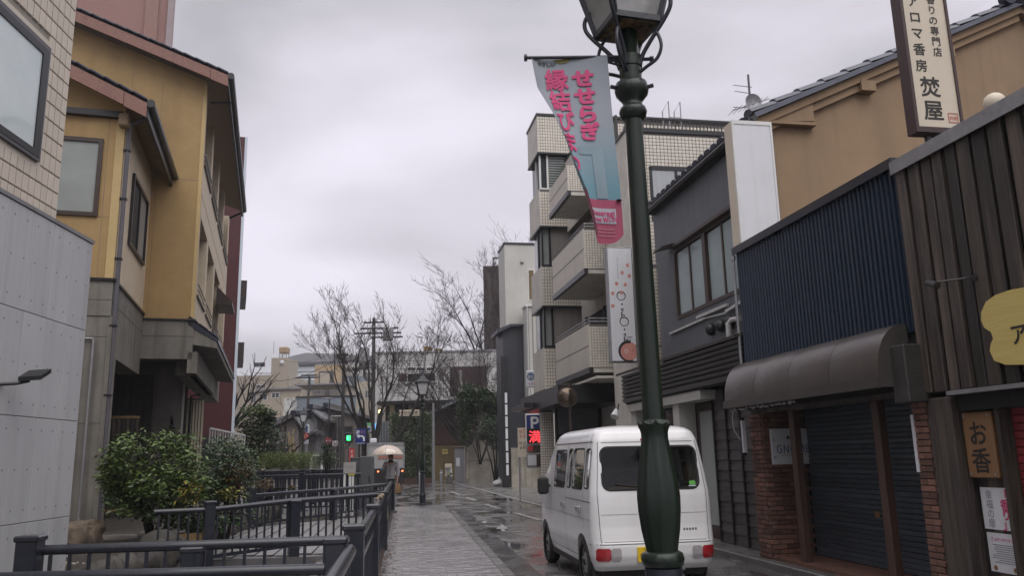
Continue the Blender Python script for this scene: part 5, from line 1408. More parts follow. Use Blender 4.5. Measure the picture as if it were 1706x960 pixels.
gable_roof(3.3, 14.8, -6.0, 13.78, 1.66, 11.02, 26, 2)
hs.part('gutter_spout', MB().tube([(14.7,1.72,10.9),(14.7,1.2,10.6)], .04, 6).tube([(4.3,1.7,10.7),(4.3,1.2,10.65)], .03, 6), M['black_metal'])
hs.part('downpipe', MB().tube([(.0,.45,8.36),(-.0,.12,8.16),(.02,.09,8.0),(.02,.09,.3)], .042, 8), M['pipe_grey'])
cl = MB()
for zz in (1.5,2.8,4.1,5.4,6.6,7.6): cl.box(-.04,.08,.02,.15,zz,zz+.03)
hs.part('pipe_clip', cl, M['black_metal'])
# concrete undercroft
hs.part('drip_ledge', MB().box(-.06,U2,-5,.07,4.97,5.02).box(U2-.06,16,-5,V2+.06,4.86,4.90), M['black_metal'])
hs.part('edge_beam', MB().box(-.02,.5,-5,.03,4.30,4.97).box(.5,U2,-.4,.03,3.58,4.97).box(U2-.02,U2+.5,-5,V2+.02,3.95,4.86).box(U2+.5,14,.75,V2+.05,3.62,4.86), M['concrete'])
hs.part('beam_joint', MB().box(-.024,.0,-5,.034,4.60,4.615).box(0,U2,.03,.034,4.55,4.565).box(U2-.024,U2,-.0,V2+.02,4.48,4.495), M['concrete_dark'])
hs.part('pier', MB().box(.0,.55,-.62,.055,.2,4.30), M['concrete'])
hs.part('pier_face', MB().box(.01,.5,-2.4,-.62,.2,4.30), M['concrete'])
hs.part('pier_edge', MB().box(-.03,.56,.0,.075,.2,4.28), M['concrete'])
hs.part('pier_joint', MB().box(-.004,.0,-.62,.0,2.3,2.312).box(-.004,0,-.62,0,3.9,3.912), M['concrete_dark'])
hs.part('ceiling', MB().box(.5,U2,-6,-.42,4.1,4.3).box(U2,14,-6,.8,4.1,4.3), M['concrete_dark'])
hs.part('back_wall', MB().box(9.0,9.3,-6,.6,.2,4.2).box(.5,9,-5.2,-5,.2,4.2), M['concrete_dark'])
hs.part('pillar', MB().box(6.3,6.9,.05,.75,.2,4.1), M['concrete'])
gt_ = hs.part('slat_gate', MB().box(4.6,4.64,-1.4,.0,2.62,2.68).box(4.6,4.64,-1.4,.0,.5,.56), M['wood_rail'])
for i in range(14): hs.part('slat', MB().box(4.61,4.63,-1.38+i*.1,-1.31+i*.1,.4,2.62), M['wood_dark'], parent=gt_)
hs.part('door', MB().box(8.9,8.95,.62,1.1,.3,3.4), M['ochre_wall'])
dp = MB()
for i in range(6): dp.box(8.88,8.9,.64+i*.08,.69+i*.08,.3,3.35)
hs.part('door_board', dp, M['sign_cream'])
hs.part('waste_pipe', MB().tube([(8.7,1.0,3.5),(8.7,.75,3.45),(8.7,.72,.4)], .04, 6), M['black_metal'])
hs.part('wall_lamp', MB().tube([(6.25,.55,2.5),(6.15,.55,2.62),(6.1,.55,2.75)],.04,6).ball((6.12,.56,2.47),(.09,.09,.06),10,6), M['black_metal'], smooth=True)
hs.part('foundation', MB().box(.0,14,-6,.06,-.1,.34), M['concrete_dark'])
hs.part('white_conduit', MB().tube([(-.03,-.50,3.86),(-.05,-.24,3.86),(-.05,-.22,3.8),(-.05,-.22,.5)], .022, 8), M['galv'])
# canopy roof over the street side
rc = hs.part('canopy_roof', MB().ext([(U2-.02,1.02,4.93),(U2-.02,1.72,4.42),(U2-.02,1.72,4.36),(U2-.02,1.02,4.75)],(9.4,0,0)), M['roof_navy'])
me1 = mk_mesh('roof_tile', MB().cbox((0,0,0),(.27,.26,.04),.012), M['roof_navy'])
for i in range(33):
    for j in range(3): hs.piece('roof_tile', me1, (U2+.1+.285*i, 1.14+.23*j, 4.89-.168*j), parent=rc, rot=(.63,0,0))
hs.part('canopy_soffit', MB().ext([(U2,1.13,4.80),(U2,1.69,4.36),(U2,1.69,4.22),(U2,1.13,4.30)],(9.3,0,0)), M['concrete'])
hs.part('canopy_beam', MB().box(U2-.02,10.4,1.05,1.26,3.62,4.12), M['concrete'])
# ------------------------------------------------------------------ shrubs in the garden
c0 = vp(262,800,13.6)
B = lambda px, py, Y: tuple(vp(px, py, Y))
shrub('bush', 'large glossy green bush in front of the undercroft beside the downpipe', 'bush', (c0.x,c0.y,.36),
      [(B(228,778,13.6),(.62,.6,.58),1900),(B(285,768,13.8),(.55,.6,.52),1500),(B(250,800,13.4),(.72,.6,.42),1500),(B(195,790,13.6),(.3,.4,.45),500),(B(315,790,13.5),(.36,.4,.42),800),(B(240,838,13.4),(.6,.5,.26),700),(B(325,815,13.3),(.28,.3,.3),420)], M['leaf_bush'], .088, stems=9, seed=1,
      extra=[(B(205,835,13.5),(.34,.35,.36),560,M['leaf_dark']),(B(262,848,13.3),(.5,.4,.24),520,M['leaf_dark']),(B(318,822,13.1),(.22,.2,.22),130,M['leaf_yel'])])
c1 = vp(375,830,15)
shrub('bush', 'grey-green bush with reddish lower leaves left of the arched footbridge', 'bush', (c1.x,c1.y,.3),
      [(B(375,755,15.2),(.42,.45,.34),1300),(B(385,790,15),(.55,.5,.55),2300),(B(352,800,14.8),(.4,.45,.45),1100),(B(402,805,15.2),(.35,.4,.5),900)], mat('leaf_silver',(.085,.125,.06),(.04,.07,.032),rough=.4,ns=2,bump=0,isl=.6), .07, stems=6, seed=2,
      extra=[(B(395,790,14.8),(.30,.3,.26),420,M['leaf_red']),(B(360,822,14.6),(.3,.3,.24),420,M['leaf_dark']),(B(385,824,14.5),(.3,.25,.14),150,M['leaf_yel'])])
shrub('bush', 'low broadleaf planting behind the timber edging', 'bush', B(320,880,13.6),
      [(B(312,862,13.4),(.42,.3,.22),520),(B(350,868,13.9),(.3,.3,.2),300),(B(410,862,15.2),(.4,.3,.18),260)], M['leaf_dark'], .10, stems=4, seed=3)
tr = B(432,730,33)
t_ = shrub('evergreen_tree', 'dark dense evergreen beyond the bridges, left of the clipped hedge', 'tree', (tr[0],tr[1],.0),
      [(B(425,705,33),(.75,.8,.75),1500),(B(440,735,33),(.85,.8,.8),1600),(B(420,755,33),(.6,.7,.65),900),(B(445,692,33),(.4,.5,.4),500)], M['leaf_dark'], .15, stems=6, seed=4,
      extra=[(B(430,685,32.6),(.6,.5,.3),450,M['leaf_bush'])])
shrub('shrub', 'small reddened shrub between the dark evergreen and the hedge', 'shrub', B(447,778,32), [(B(449,768,32),(.34,.3,.28),450)], M['leaf_red'], .1, stems=4, seed=5)
hg = Thing('hedge', 'clipped rounded bright green hedge behind the flat railings', 'hedge', WF, B(482,785,31))
mb = MB(); c_ = Vector(B(482,769,31))
for k in range(7): crown(mb, c_+Vector((-.85+k*.28,0,.03*math.sin(k))), (.36,.5,.36), 1200, .06, hollow=.6, nz=3, cut=-.75, seed=60+k)
hg.part('foliage', mb, M['leaf_hedge'], fix=False)
hg.part('stem', MB().tube([(c_.x-.4,31,.0),(c_.x-.4,31,.8)],.04,6).tube([(c_.x+.5,31,.0),(c_.x+.5,31,.8)],.04,6), M['bark'])
shrub('topiary', 'small dark rounded topiary right of the hedge', 'topiary', B(545,792,29), [(B(545,765,29),(.36,.34,.30),900),(B(545,745,29),(.16,.16,.18),260)], M['leaf_dark'], .085, stems=4, seed=6)
# long grass tufts by the far railing
shrub('shrub', 'brownish seed-headed plant behind the far railing of the arched bridge', 'shrub', B(440,830,21), [(B(440,808,21),(.45,.3,.16),420),(B(475,815,21),(.25,.2,.10),140)], M['leaf_red'], .07, stems=5, seed=8)
# ------------------------------------------------------------------ street lamps
def spl(P, n=5):
    P = [Vector(p) for p in P]; out = []
    for i in range(len(P)-1):
        a, b, c, d = P[max(i-1,0)], P[i], P[i+1], P[min(i+2,len(P)-1)]
        for k in range(n):
            t = k/n; out.append(.5*((2*b)+(c-a)*t+(2*a-5*b+4*c-d)*t*t+(3*b-a-3*c+d)*t**3))
    return out+[P[-1]]
def street_lamp(label, at, banner=False, group='green street lamps', rotz=0.0):
    x, y = at; t = Thing('street_lamp', label, 'street lamp', WF, (x, y, 0), group=group)
    c = (x, y, 0)
    t.part('base', MB().lathe(c, [(.13,0),(.13,.06),(.105,.08),(.105,.30),(.115,.32),(.115,.36),(.098,.40),(.085,.46),(.08,1.02),(.082,1.06)], 24), M['lamp_dark'], smooth=40)
    t.part('ring', MB().lathe(c, [(.07,1.06),(.088,1.07),(.094,1.095),(.088,1.12),(.07,1.13)], 28), M['lamp_green'], smooth=60)
    t.part('vase', MB().lathe(c, [(.066,1.12),(.072,1.16),(.083,1.22),(.091,1.30),(.093,1.36),(.088,1.43),(.077,1.50),(.066,1.56),(.060,1.61),(.060,1.635),(.066,1.66),(.070,1.675)], 48, flute=8, flute_r=(1.15,1.6)), M['lamp_green'], smooth=60)
    col = MB()
    for k in range(8):
        a = 2*math.pi*k/8
        a2 = 2*math.pi*(k+1)/8; am = (a+a2)/2
        P_ = lambda r_, aa, z: (x+r_*math.cos(aa), y+r_*math.sin(aa), z)
        col.add([P_(.070,a,1.66),P_(.058,am,1.645),P_(.070,a2,1.66),P_(.074,a2,1.685),P_(.062,am,1.67),P_(.074,a,1.685),P_(.054,a,1.695),P_(.054,a2,1.695)],[(0,1,4,5),(1,2,3,4),(5,4,6),(4,7,6),(4,3,7)])
    t.part('collar', col, M['lamp_green'])
    t.part('pole', MB().lathe(c, [(.048,1.64),(.048,1.8),(.042,3.18)], 16), M['lamp_green'], smooth=40)
    t.part('capital', MB().lathe(c, [(.047,3.14),(.062,3.155),(.068,3.18),(.062,3.20),(.049,3.21),(.047,3.23),(.058,3.245),(.078,3.27),(.084,3.295),(.076,3.33),(.054,3.345),(.054,3.41),(.060,3.415),(.060,3.47),(.048,3.48),(.044,3.64)], 28), M['lamp_green'], smooth=50)
    # lantern: tapered square cage
    ca, sa = math.cos(rotz), math.sin(rotz)
    def Lp(a, b, z): return (x+a*ca-b*sa, y+a*sa+b*ca, z)
    zb, zt, wb, wt_ = 3.63, 4.05, .112, .20
    def ring_(w_, z): return [Lp(-w_,-w_,z),Lp(w_,-w_,z),Lp(w_,w_,z),Lp(-w_,w_,z)]
    t.part('lantern_floor', MB().ext([Lp(-wb,-wb,zb-.02),Lp(wb,-wb,zb-.02),Lp(wb,wb,zb-.02),Lp(-wb,wb,zb-.02)],(0,0,.03)), M['rust_speck'])
    a, b = ring_(wb+.006, zb), ring_(wt_+.006, zt)
    cg = MB()
    for k in range(4):
        cg.bar(a[k], b[k], .024); cg.bar(a[k], a[(k+1)%4], .026, .03); cg.bar(b[k], b[(k+1)%4], .03, .03)
    t.part('cage', cg, M['lamp_dark'])
    for k in range(4):
        t.part('pane', MB().quad(ring_(wb,zb+.01)[k], ring_(wb,zb+.01)[(k+1)%4], ring_(wt_,zt)[(k+1)%4], ring_(wt_,zt)[k]), M['lamp_glass'], fix=False)
    rf_ = MB(); p0, p1, p2, p3 = ring_(wt_+.04,zt+.01), ring_(.13,zt+.11), ring_(.10,zt+.12), ring_(.06,zt+.22)
    vs = p0+p1+p2+p3; rf_.add(vs, [(i*4+k,i*4+(k+1)%4,i*4+4+(k+1)%4,i*4+4+k) for i in range(3) for k in range(4)]+[(3,2,1,0),(12,13,14,15)])
    t.part('lantern_roof', rf_, M['lamp_dark'])
    t.part('finial', MB().lathe(c, [(.06,zt+.22),(.075,zt+.235),(.045,zt+.26),(.03,zt+.29),(.045,zt+.32),(.02,zt+.36),(.012,zt+.42),(.002,zt+.46)], 14), M['lamp_dark'], smooth=40)
    for k, (sx, sy) in enumerate(((1,0),(-1,0),(0,1),(0,-1))):
        D = lambda r_, z: Lp(sx*r_*.7071-sy*r_*.7071, sx*r_*.7071+sy*r_*.7071, z)
        t.part('scroll_arm', MB().tube(spl([D(.052,3.42),D(.07,3.47),D(.12,3.54),D(.185,3.62),D(.222,3.68),D(.226,3.73),D(.20,3.765),D(.165,3.765),D(.135,3.745)]), .011, 7), M['lamp_dark'], smooth=True)
        t.part('brace', MB().tube(spl([D(.048,3.38),D(.085,3.40),D(.14,3.43),D(.165,3.49),D(.15,3.56),D(.115,3.61)]), .009, 6), M['lamp_dark'], smooth=True)
    bl = MB()
    for s_ in (-1,1): bl.tube([(x+s_*.05,y,3.46),(x+s_*.11,y,3.46)], .009, 6).tube([(x+s_*.10,y,3.46),(x+s_*.118,y,3.46)], .014, 6)
    for s_ in (-1,1): bl.tube([(x+s_*.05,y-.01,3.30),(x+s_*.105,y-.02,3.31)], .010, 6)
    t.part('bolt', bl, M['lamp_dark'])
    return t
q0 = vp(1082,480,3.7)
NX, NY = q0.x, 3.7
nl = street_lamp('nearest green cast-iron street lamp, carrying the festival banner', (NX, NY), rotz=R_(17))
nl.o.rotation_euler = (0, R_(-.55), 0)
g0 = gp(704,844); street_lamp('street lamp on the sidewalk ahead, in front of the ivy wall', (g0.x, g0.y), rotz=R_(10))
g1 = gp(503,790); street_lamp('street lamp farther along the canal, above the hedge', (vp(504,760,45).x, 45), rotz=R_(10))

# ------------------------------------------------------------------ festival banner hanging from the near lamp
bn = Thing('banner', 'curling festival banner with pink Japanese lettering, on the near lamp', 'banner', WF, (NX-.3,NY,3.4))
zt = 3.475
xr, xl = NX-.145, NX-.52
bw, bl_ = xr-xl, .96
_vis = ((0,1.0),(.18,.95),(.34,.79),(.49,.66),(.65,.56),(.81,.45),(.93,.40),(1.0,.38))
def _w(s):
    for (a, b), (c, d) in zip(_vis[:-1], _vis[1:]):
        if s <= c: return b+(d-b)*(s-a)/(c-a)
    return _vis[-1][1]
def bfn(a, s):
    """a 0..1 from the free edge to the pole side, s 0..1 down: the free edge swings round towards the street as it hangs"""
    c = (1-a)*bw; D = _w(s)*bw
    hh = lambda q: q/(1+q**5)**.2
    g = D*hh(c/D)/hh(bw/D)
    xx = xr + .035*s - g + .006*math.sin(6*s+3*a)*s
    yy = NY-.02 - (c-g)*.9 + .022*math.sin(5*s+2.5*a)*s
    zz = zt - bl_*s + .02*(1-a)*s*math.sin(3*s)
    return Vector((xx, yy, zz))
def brow(s0, s1, m_, nm, n_=20, a0=0, a1=1, off=0.0, parent=None):
    mb = MB()
    mb.grid(lambda p, q: bfn(a0+(a1-a0)*p, s0+(s1-s0)*q)+Vector((0,-off,0)), 24, n_)
    return bn.part(nm, mb, m_, parent, smooth=True, fix=False)
cloth = brow(0, .78, M['cloth_print'], 'cloth', 40)
mb = MB()
def bott(p, q):
    a = p; lim = 1.0-.05*(abs(a-.5)*2)**6
    return bfn(a, .78+(lim-.78)*q)
mb.grid(bott, 24, 12)
bn.part('hem_panel', mb, M['cloth_rose'], smooth=True, fix=False)
bn.part('rod', MB().tube([(xl-.03,NY-.015,zt),(NX,NY,zt)], .0085, 10).tube([(xl-.035,NY-.015,zt),(xl-.02,NY-.015,zt)], .018, 10), M['lamp_dark'], smooth=40)
bn.part('stay', MB().tube([(xr,NY-.01,zt-.03),(xr+.06,NY-.01,zt-.05),(NX-.04,NY,zt-.10)], .006, 6), M['lamp_dark'])
def onb(x0, s0, w_, h_):
    """print mapped on the cloth: x in [-.5,.5]*w around x0, y up"""
    return lambda px_, py_: bfn(x0+px_*w_, s0-py_*h_)+Vector((0,-.004,0))
def btext(sx, a0, s0, size, m_, weight=0.0, line=1.0):
    vs, fs = text_mb(sx, size, line, weight)
    # subdivide so the letters follow the cloth
    me = bpy.data.meshes.new('t'); me.from_pydata([tuple(v) for v in vs], [], fs); b_ = bmesh.new(); b_.from_mesh(me)
    bmesh.ops.triangulate(b_, faces=b_.faces); bmesh.ops.subdivide_edges(b_, edges=[e for e in b_.edges if e.calc_length() > .012], cuts=2)
    out = MB(); b_.verts.index_update()
    f_ = onb(a0, s0, 1/bw, 1/bl_)
    out.add([f_(v.co.x, v.co.y)-Vector((0,v.co.z*1.5,0)) for v in b_.verts], [tuple(v.index for v in f.verts) for f in b_.faces]); b_.free(); bpy.data.meshes.remove(me)
    return out
WH = M['ink_pale_pink'] = mat('print_halo', (.50,.24,.33), rough=.7, bump=0, ns=5)
bn.part('lettering', btext('せ\nせ\nら\nぎ', .70, .262, .098, M['ink_pink'], .0055, .98), M['ink_pink'], cloth, fix=False)
bn.part('lettering', btext('縁\n結\nび\nま\nつ\nり', .37, .415, .118, M['ink_pink'], .0036, .98), M['ink_pink'], cloth, fix=False)
bn.part('lettering', btext('やさしい', .26, .03, .024, M['ink'], .001), M['ink'], cloth, fix=False)
em = MB(); em.add([bfn(.475+.10*math.cos(t*.3), .006+.022*abs(math.sin(t*.3)))+Vector((0,-.004,0)) for t in range(0,11)], [tuple(range(11))])
bn.part('emblem', em, M['leaf_yel'], cloth, fix=False)
stk = MB()
for (a0_,a1_,s0_,s1_) in ((.52,.84,.50,.545),(.70,.84,.545,.775)):
    stk.grid(lambda p, q: bfn(a0_+(a1_-a0_)*p, s0_+(s1_-s0_)*q)+Vector((0,-.003,0)), 6, 10)
bn.part('river_print', stk, mat('print_grey_blue',(.24,.33,.38),rough=.7,bump=0), cloth, fix=False)
wb_ = MB(); wb_.grid(lambda p, q: bfn(.56+.36*p, .825+.075*q)+Vector((0,-.003,0)), 8, 6)
bn.part('label_print', wb_, M['cloth'], cloth, fix=False)
bn.part('lettering', btext('Seseragi\nFree Wi-Fi', .745, .863, .030, M['ink_pink'], .0010, 1.0), M['ink_pink'], cloth, fix=False)
sp_ = MB(); random.seed(8)
for s0_ in (.925,.94,.958):
    for i in range(9):
        a0_ = .58+.035*i
        sp_.add([bfn(a0_,s0_)+Vector((0,-.004,0)),bfn(a0_+.026,s0_)+Vector((0,-.004,0)),bfn(a0_+.026,s0_+.007)+Vector((0,-.004,0)),bfn(a0_,s0_+.007)+Vector((0,-.004,0))],[(0,1,2,3)])
bn.part('small_print', sp_, mat('print_rose',(.5,.2,.25),rough=.7,bump=0), cloth, kind='stuff', fix=False)
bn.part('eyelet', MB().lathe((xr+.02,NY-.03,zt-.755), [(.009,0),(.014,.004),(.009,.008)], 10), M['black_metal'])

# ------------------------------------------------------------------ white kei van
random.seed(2)
vx, vy = vp(990,930,9.55).x, 9.55
VF = Frame((vx, vy), (-.150, 1.0))
van = Thing('van', 'white box-shaped small van driving away behind the near lamp post', 'van', VF, (0,0,0))
W_ = 1.475; L_ = 3.39; CV = W_/2
lev = [(.24,.68,.10,3.36,.10),(.30,.70,.035,3.38,.14),(.40,.722,.0,3.39,.16),(.52,.732,.0,3.385,.16),(.56,.735,.02,3.375,.15),(.72,.7375,.045,3.37,.14),(.95,.735,.055,3.36,.13),(1.06,.730,.065,3.33,.12),(1.12,.724,.075,3.26,.11),(1.40,.692,.115,2.90,.11),(1.62,.662,.155,2.62,.11),(1.72,.645,.175,2.50,.12),(1.80,.615,.21,2.40,.13),(1.85,.56,.29,2.30,.15),(1.88,.46,.42,2.15,.18),(1.89,.30,.62,1.95,.16)]
def interp(z):
    for a, b in zip(lev[:-1], lev[1:]):
        if z <= b[0]:
            f = max(0,(z-a[0])/(b[0]-a[0])); return [a[i]+(b[i]-a[i])*f for i in range(5)]
    return list(lev[-1])
def loop(x0, x1, w, r, n=7):
    pts = []
    for cx_, cy_, a0 in ((x1-r, w-r, 0), (x0+r, w-r, 90), (x0+r, -w+r, 180), (x1-r, -w+r, 270)):
        for i in range(n+1):
            t = R_(a0+90*i/n); pts.append((cx_+r*math.cos(t), cy_+r*math.sin(t)))
    return pts
zs = [lev[0][0]+(lev[-1][0]-lev[0][0])*i/70 for i in range(71)]
body = MB(); N_ = 32
for z in zs:
    z_, w, x0, x1, r = interp(z)[0], *interp(z)[1:]
    # long straight sides get extra points
    lp = loop(x0, x1, w, r); dense = []
    for i, p in enumerate(lp):
        dense.append(p); q = lp[(i+1)%len(lp)]
        d = math.hypot(q[0]-p[0], q[1]-p[1])
        if i % 8 == 7:
            for k in range(1,10): dense.append((p[0]+(q[0]-p[0])*k/10, p[1]+(q[1]-p[1])*k/10))
    nn = len(dense)
    body.v += [Vector((a, CV+b, z)) for a, b in dense]
for i in range(len(zs)-1):
    for k in range(nn):
        k2 = (k+1)%nn; body.f.append((i*nn+k, i*nn+k2, (i+1)*nn+k2, (i+1)*nn+k))
body.f.append(tuple(range(nn))[::-1]); body.f.append(tuple((len(zs)-1)*nn+k for k in range(nn)))
vb = van.part('body', body, M['car_white'], smooth=45)
def side(x, z, o=.004):
    return (x, CV-interp(z)[1]-o, z)
def rear(y, z, o=.004):
    w, x0, x1, r = interp(z)[1:]
    e = abs(y)-(w-r)
    xx = x0 + (r-math.sqrt(max(0,r*r-e*e)) if e > 0 else 0)
    return (xx-o, CV+y, z)
# wheel arches cut out of the body
RW, XR, XF = .285, .60, 2.98
cut = MB()
for xw in (XR, XF):
    cut.tube([(xw,-.2,.285),(xw,.30,.285)], .335, 28); cut.tube([(xw,W_-.30,.285),(xw,W_+.2,.285)], .335, 28)
def cutaway(mb, m_):
    co = van.part('cutter', mb, m_)
    md = vb.modifiers.new('b','BOOLEAN'); md.operation = 'DIFFERENCE'; md.object = co; md.solver = 'EXACT'
    bpy.context.view_layer.update()
    dg = bpy.context.evaluated_depsgraph_get()
    nm_ = bpy.data.meshes.new_from_object(vb.evaluated_get(dg)); nm_.name = 'body'
    vb.modifiers.clear(); vb.data = nm_
    bpy.data.objects.remove(co)
cutaway(cut, M['dark_int'])
# hollow cabin, then the window openings
cb = MB(); lv_ = [(.62,.64,.16,2.75),(1.10,.64,.17,2.75),(1.62,.585,.24,2.45),(1.74,.54,.28,2.30)]
for z_, hw, xa, xb in lv_: cb.v += [Vector((xa,CV-hw,z_)),Vector((xb,CV-hw,z_)),Vector((xb,CV+hw,z_)),Vector((xa,CV+hw,z_))]
for i in range(3):
    for k in range(4): cb.f.append((i*4+k,i*4+(k+1)%4,i*4+4+(k+1)%4,i*4+4+k))
cb.f += [(3,2,1,0),(12,13,14,15)]
cutaway(cb, M['dark_int'])
def rr_poly(a0, a1, z0, z1, r, n=5):
    out = []
    for ca, cz, t0 in ((a1-r,z1-r,0),(a0+r,z1-r,90),(a0+r,z0+r,180),(a1-r,z0+r,270)):
        for i in range(n+1): t = R_(t0+90*i/n); out.append((ca+r*math.cos(t), cz+r*math.sin(t)))
    return out
SIDEW = ((.22,.44,1.16,1.60,.04),(.54,1.12,1.14,1.61,.045),(1.19,1.42,1.14,1.61,.04),(1.56,2.28,1.13,1.60,.05))
for x0, x1, z0, z1, r_ in SIDEW: cutaway(MB().ext([(a,-.3,z) for a, z in rr_poly(x0,x1,z0,z1,r_)], (0,2.2,0)), M['rubber'])
cutaway(MB().ext([(-.3,CV+a,z) for a, z in rr_poly(-.575,.575,1.14,1.615,.08)], (.75,0,0)), M['rubber'])
vb.data.polygons.foreach_set('use_smooth', [True]*len(vb.data.polygons))
try: vb.data.set_sharp_from_angle(angle=R_(40))
except Exception: pass
van.part('underbody', MB().box(.2,3.2,.12,W_-.12,.16,.30).box(.9,2.65,.04,W_-.04,.20,.26), M['rubber'])
def rrect(x0, x1, z0, z1, r, fn, n=5, gx=12, gz=8):
    """a rounded patch laid on the body"""
    mb = MB()
    def f(p, q):
        z = z0+(z1-z0)*q; inset = 0
        for zc, sgn in ((z0+r,-1),(z1-r,1)):
            d = (z-zc)*sgn
            if d > 0: inset = r-math.sqrt(max(0,r*r-d*d))
        return fn(x0+inset+(x1-x0-2*inset)*p, z)
    mb.grid(f, gx, gz); return mb
def slab(x0, x1, z0, z1, r, fn, o0, o1, m_, nm, parent=None, **k):
    a = rrect(x0,x1,z0,z1,r,lambda x,z: fn(x,z,o1), **k)
    return van.part(nm, a, m_, parent, smooth=True, fix=False)
# glass panes set into the openings, rubber seals round them, seats inside
def rside(x, z, o=.004):
    return (x, CV+interp(z)[1]+o, z)
def ring_on(x0, x1, z0, z1, r, fn, w=.016):
    A = rr_poly(x0-w,x1+w,z0-w,z1+w,r+w); Bq = rr_poly(x0,x1,z0,z1,r); n = len(A); mb = MB()
    mb.v = [Vector(fn(a,z,.003)) for a, z in A]+[Vector(fn(a,z,.004)) for a, z in Bq]+[Vector(fn(a,z,-.02)) for a, z in Bq]
    mb.f = [(i,(i+1)%n,n+(i+1)%n,n+i) for i in range(n)]+[(n+i,n+(i+1)%n,2*n+(i+1)%n,2*n+i) for i in range(n)]
    return mb
for x0, x1, z0, z1, r_ in SIDEW:
    for fn in (side, rside):
        wv = van.part('window_seal', ring_on(x0,x1,z0,z1,r_,fn), M['rubber'], fix=False)
        van.part('window', rrect(x0,x1,z0,z1,r_,lambda x,z: fn(x,z,-.012),gz=14), M['car_pane'], wv, smooth=True, fix=False)
rwz = van.part('window_seal', ring_on(-.575,.575,1.14,1.615,.08,rear,.02), M['rubber'], fix=False)
van.part('rear_window', rrect(-.575,.575,1.14,1.615,.08,lambda y,z: rear(y,z,-.010),gx=24,gz=16), M['car_pane'], rwz, smooth=True, fix=False)
for ys in (-.33,.33):
    st_ = van.part('seat', MB().cbox((1.9,CV+ys,1.0),(.16,.48,.62),.06), M['seat_cloth'])
    van.part('headrest', MB().cbox((1.88,CV+ys,1.44),(.10,.26,.18),.05), M['seat_cloth'], st_)
van.part('rear_seat', MB().cbox((1.05,CV,.98),(.16,1.15,.55),.06), M['seat_cloth'])
van.part('cargo_box', MB().cbox((.52,CV-.22,.90),(.5,.5,.5),.02).cbox((.45,CV+.33,.82),(.4,.35,.36),.02), M['wood_rail'])
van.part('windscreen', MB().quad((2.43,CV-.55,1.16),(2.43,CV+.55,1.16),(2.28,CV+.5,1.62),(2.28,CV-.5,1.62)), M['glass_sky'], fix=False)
van.part('wiper', MB().tube([rear(.05,1.14,.03),rear(-.10,1.16,.03),rear(-.42,1.20,.02)],.008,6), M['rubber'], rwz)
van.part('sticker', rrect(.46,.54,1.17,1.22,.02,lambda x,z: rear(x,z,.006)), M['green_sticker'] if 'green_sticker' in M else mat('green_sticker',(.12,.45,.08),rough=.5,bump=0), rwz, fix=False)
van.part('sticker', rrect(.45,.54,1.155,1.167,.005,lambda x,z: rear(x,z,.006)), M['far_pale'], rwz, fix=False)
# seams: tailgate, doors, bumper line, roof gutter
sm = MB()
def seam(path, fn, w=.007):
    sm = MB()
    for a, b in zip(path[:-1], path[1:]):
        n_ = max(1,int(math.hypot(b[0]-a[0], b[1]-a[1])/.05))
        d = Vector((b[0]-a[0], b[1]-a[1])).normalized(); e = Vector((-d.y, d.x))*w/2
        for i in range(n_):
            p = Vector(a).lerp(Vector(b), i/n_); q = Vector(a).lerp(Vector(b), (i+1)/n_)
            sm.quad(*[fn(c.x, c.y, .0025) for c in (p-e, q-e, q+e, p+e)])
    van.part('panel_seam', sm, M['panel_gap'], fix=False)
seam([(-.64,.56),(-.655,1.1),(-.60,1.68),(.60,1.68),(.655,1.1),(.64,.56),(-.64,.56)], rear)
seam([(-.63,.86),(.63,.86)], rear, .004)
seam([(.48,1.70),(.47,1.05),(.50,.66)], side); seam([(1.49,1.70),(1.49,.33)], side); seam([(2.42,1.66),(2.42,1.0),(2.50,.62)], side)
seam([(.12,.80),(2.9,.80)], side, .004); seam([(.10,.53),(.26,.53)], side); seam([(.95,.34),(2.62,.34)], side); seam([(.2,1.69),(2.45,1.69)], side, .012); seam([(-.69,.535),(.69,.535)], rear, .012)
seam([(.10,1.0),(1.48,1.0)], side, .009)
van.part('door_handle', rrect(.58,.80,.865,.925,.015,lambda x,z: side(x,z,.02)), M['car_white'], fix=False)
van.part('door_handle', MB().cbox((.70,CV-.75,.895),(.24,.02,.07),.006).cbox((1.64,CV-.745,.90),(.2,.02,.06),.006), M['clear_lens'])
van.part('tailgate_handle', MB().cbox((.05,CV+.0,.60),(.03,.30,.045),.006), M['car_white'])
# lamps, plate, badge, bumper
for s_ in (-1,1):
    a, b = (s_*.70, s_*.54)
    lo, hi = min(a,b), max(a,b)
    van.part('tail_lamp', rrect(lo,hi,.355,.495,.02,lambda x,z: rear(x,z,.012),gx=10), M['red_lens'], smooth=True, fix=False)
    lo, hi = min(s_*.535,s_*.42), max(s_*.535,s_*.42)
    van.part('indicator_lamp', rrect(lo,hi,.355,.495,.02,lambda x,z: rear(x,z,.012)), M['clear_lens'], fix=False)
pl = van.part('number_plate', MB().cbox((-.012,CV-.07,.42),(.02,.33,.165),.004), M['plate_yellow'])
marks(van, (-.0235,CV-.07,.475), (0,1,0), (0,0,1), .2, .035, 6, 1, M['ink'], pl)
vs, fs = text_mb('00', .085, 1.0, .002); mb = MB(); mb.add([(-.0235,CV+.03+p.x,.40+p.y) for p in vs], fs); van.part('lettering', mb, M['ink'], pl, fix=False)
bd = MB()
for i in range(5): bd.box(-.002,.004+.03,CV+.34+.035*i,CV+.362+.035*i,.665,.69)
van.part('badge', MB().add([Vector((rear(v.y-CV,.68,.004)[0],v.y,v.z)) for v in bd.v], bd.f), M['ink_grey'])
marks(van, (-.0235,CV-.16,.405), (0,1,0), (0,0,1), .12, .07, 2, 1, M['ink'], pl)
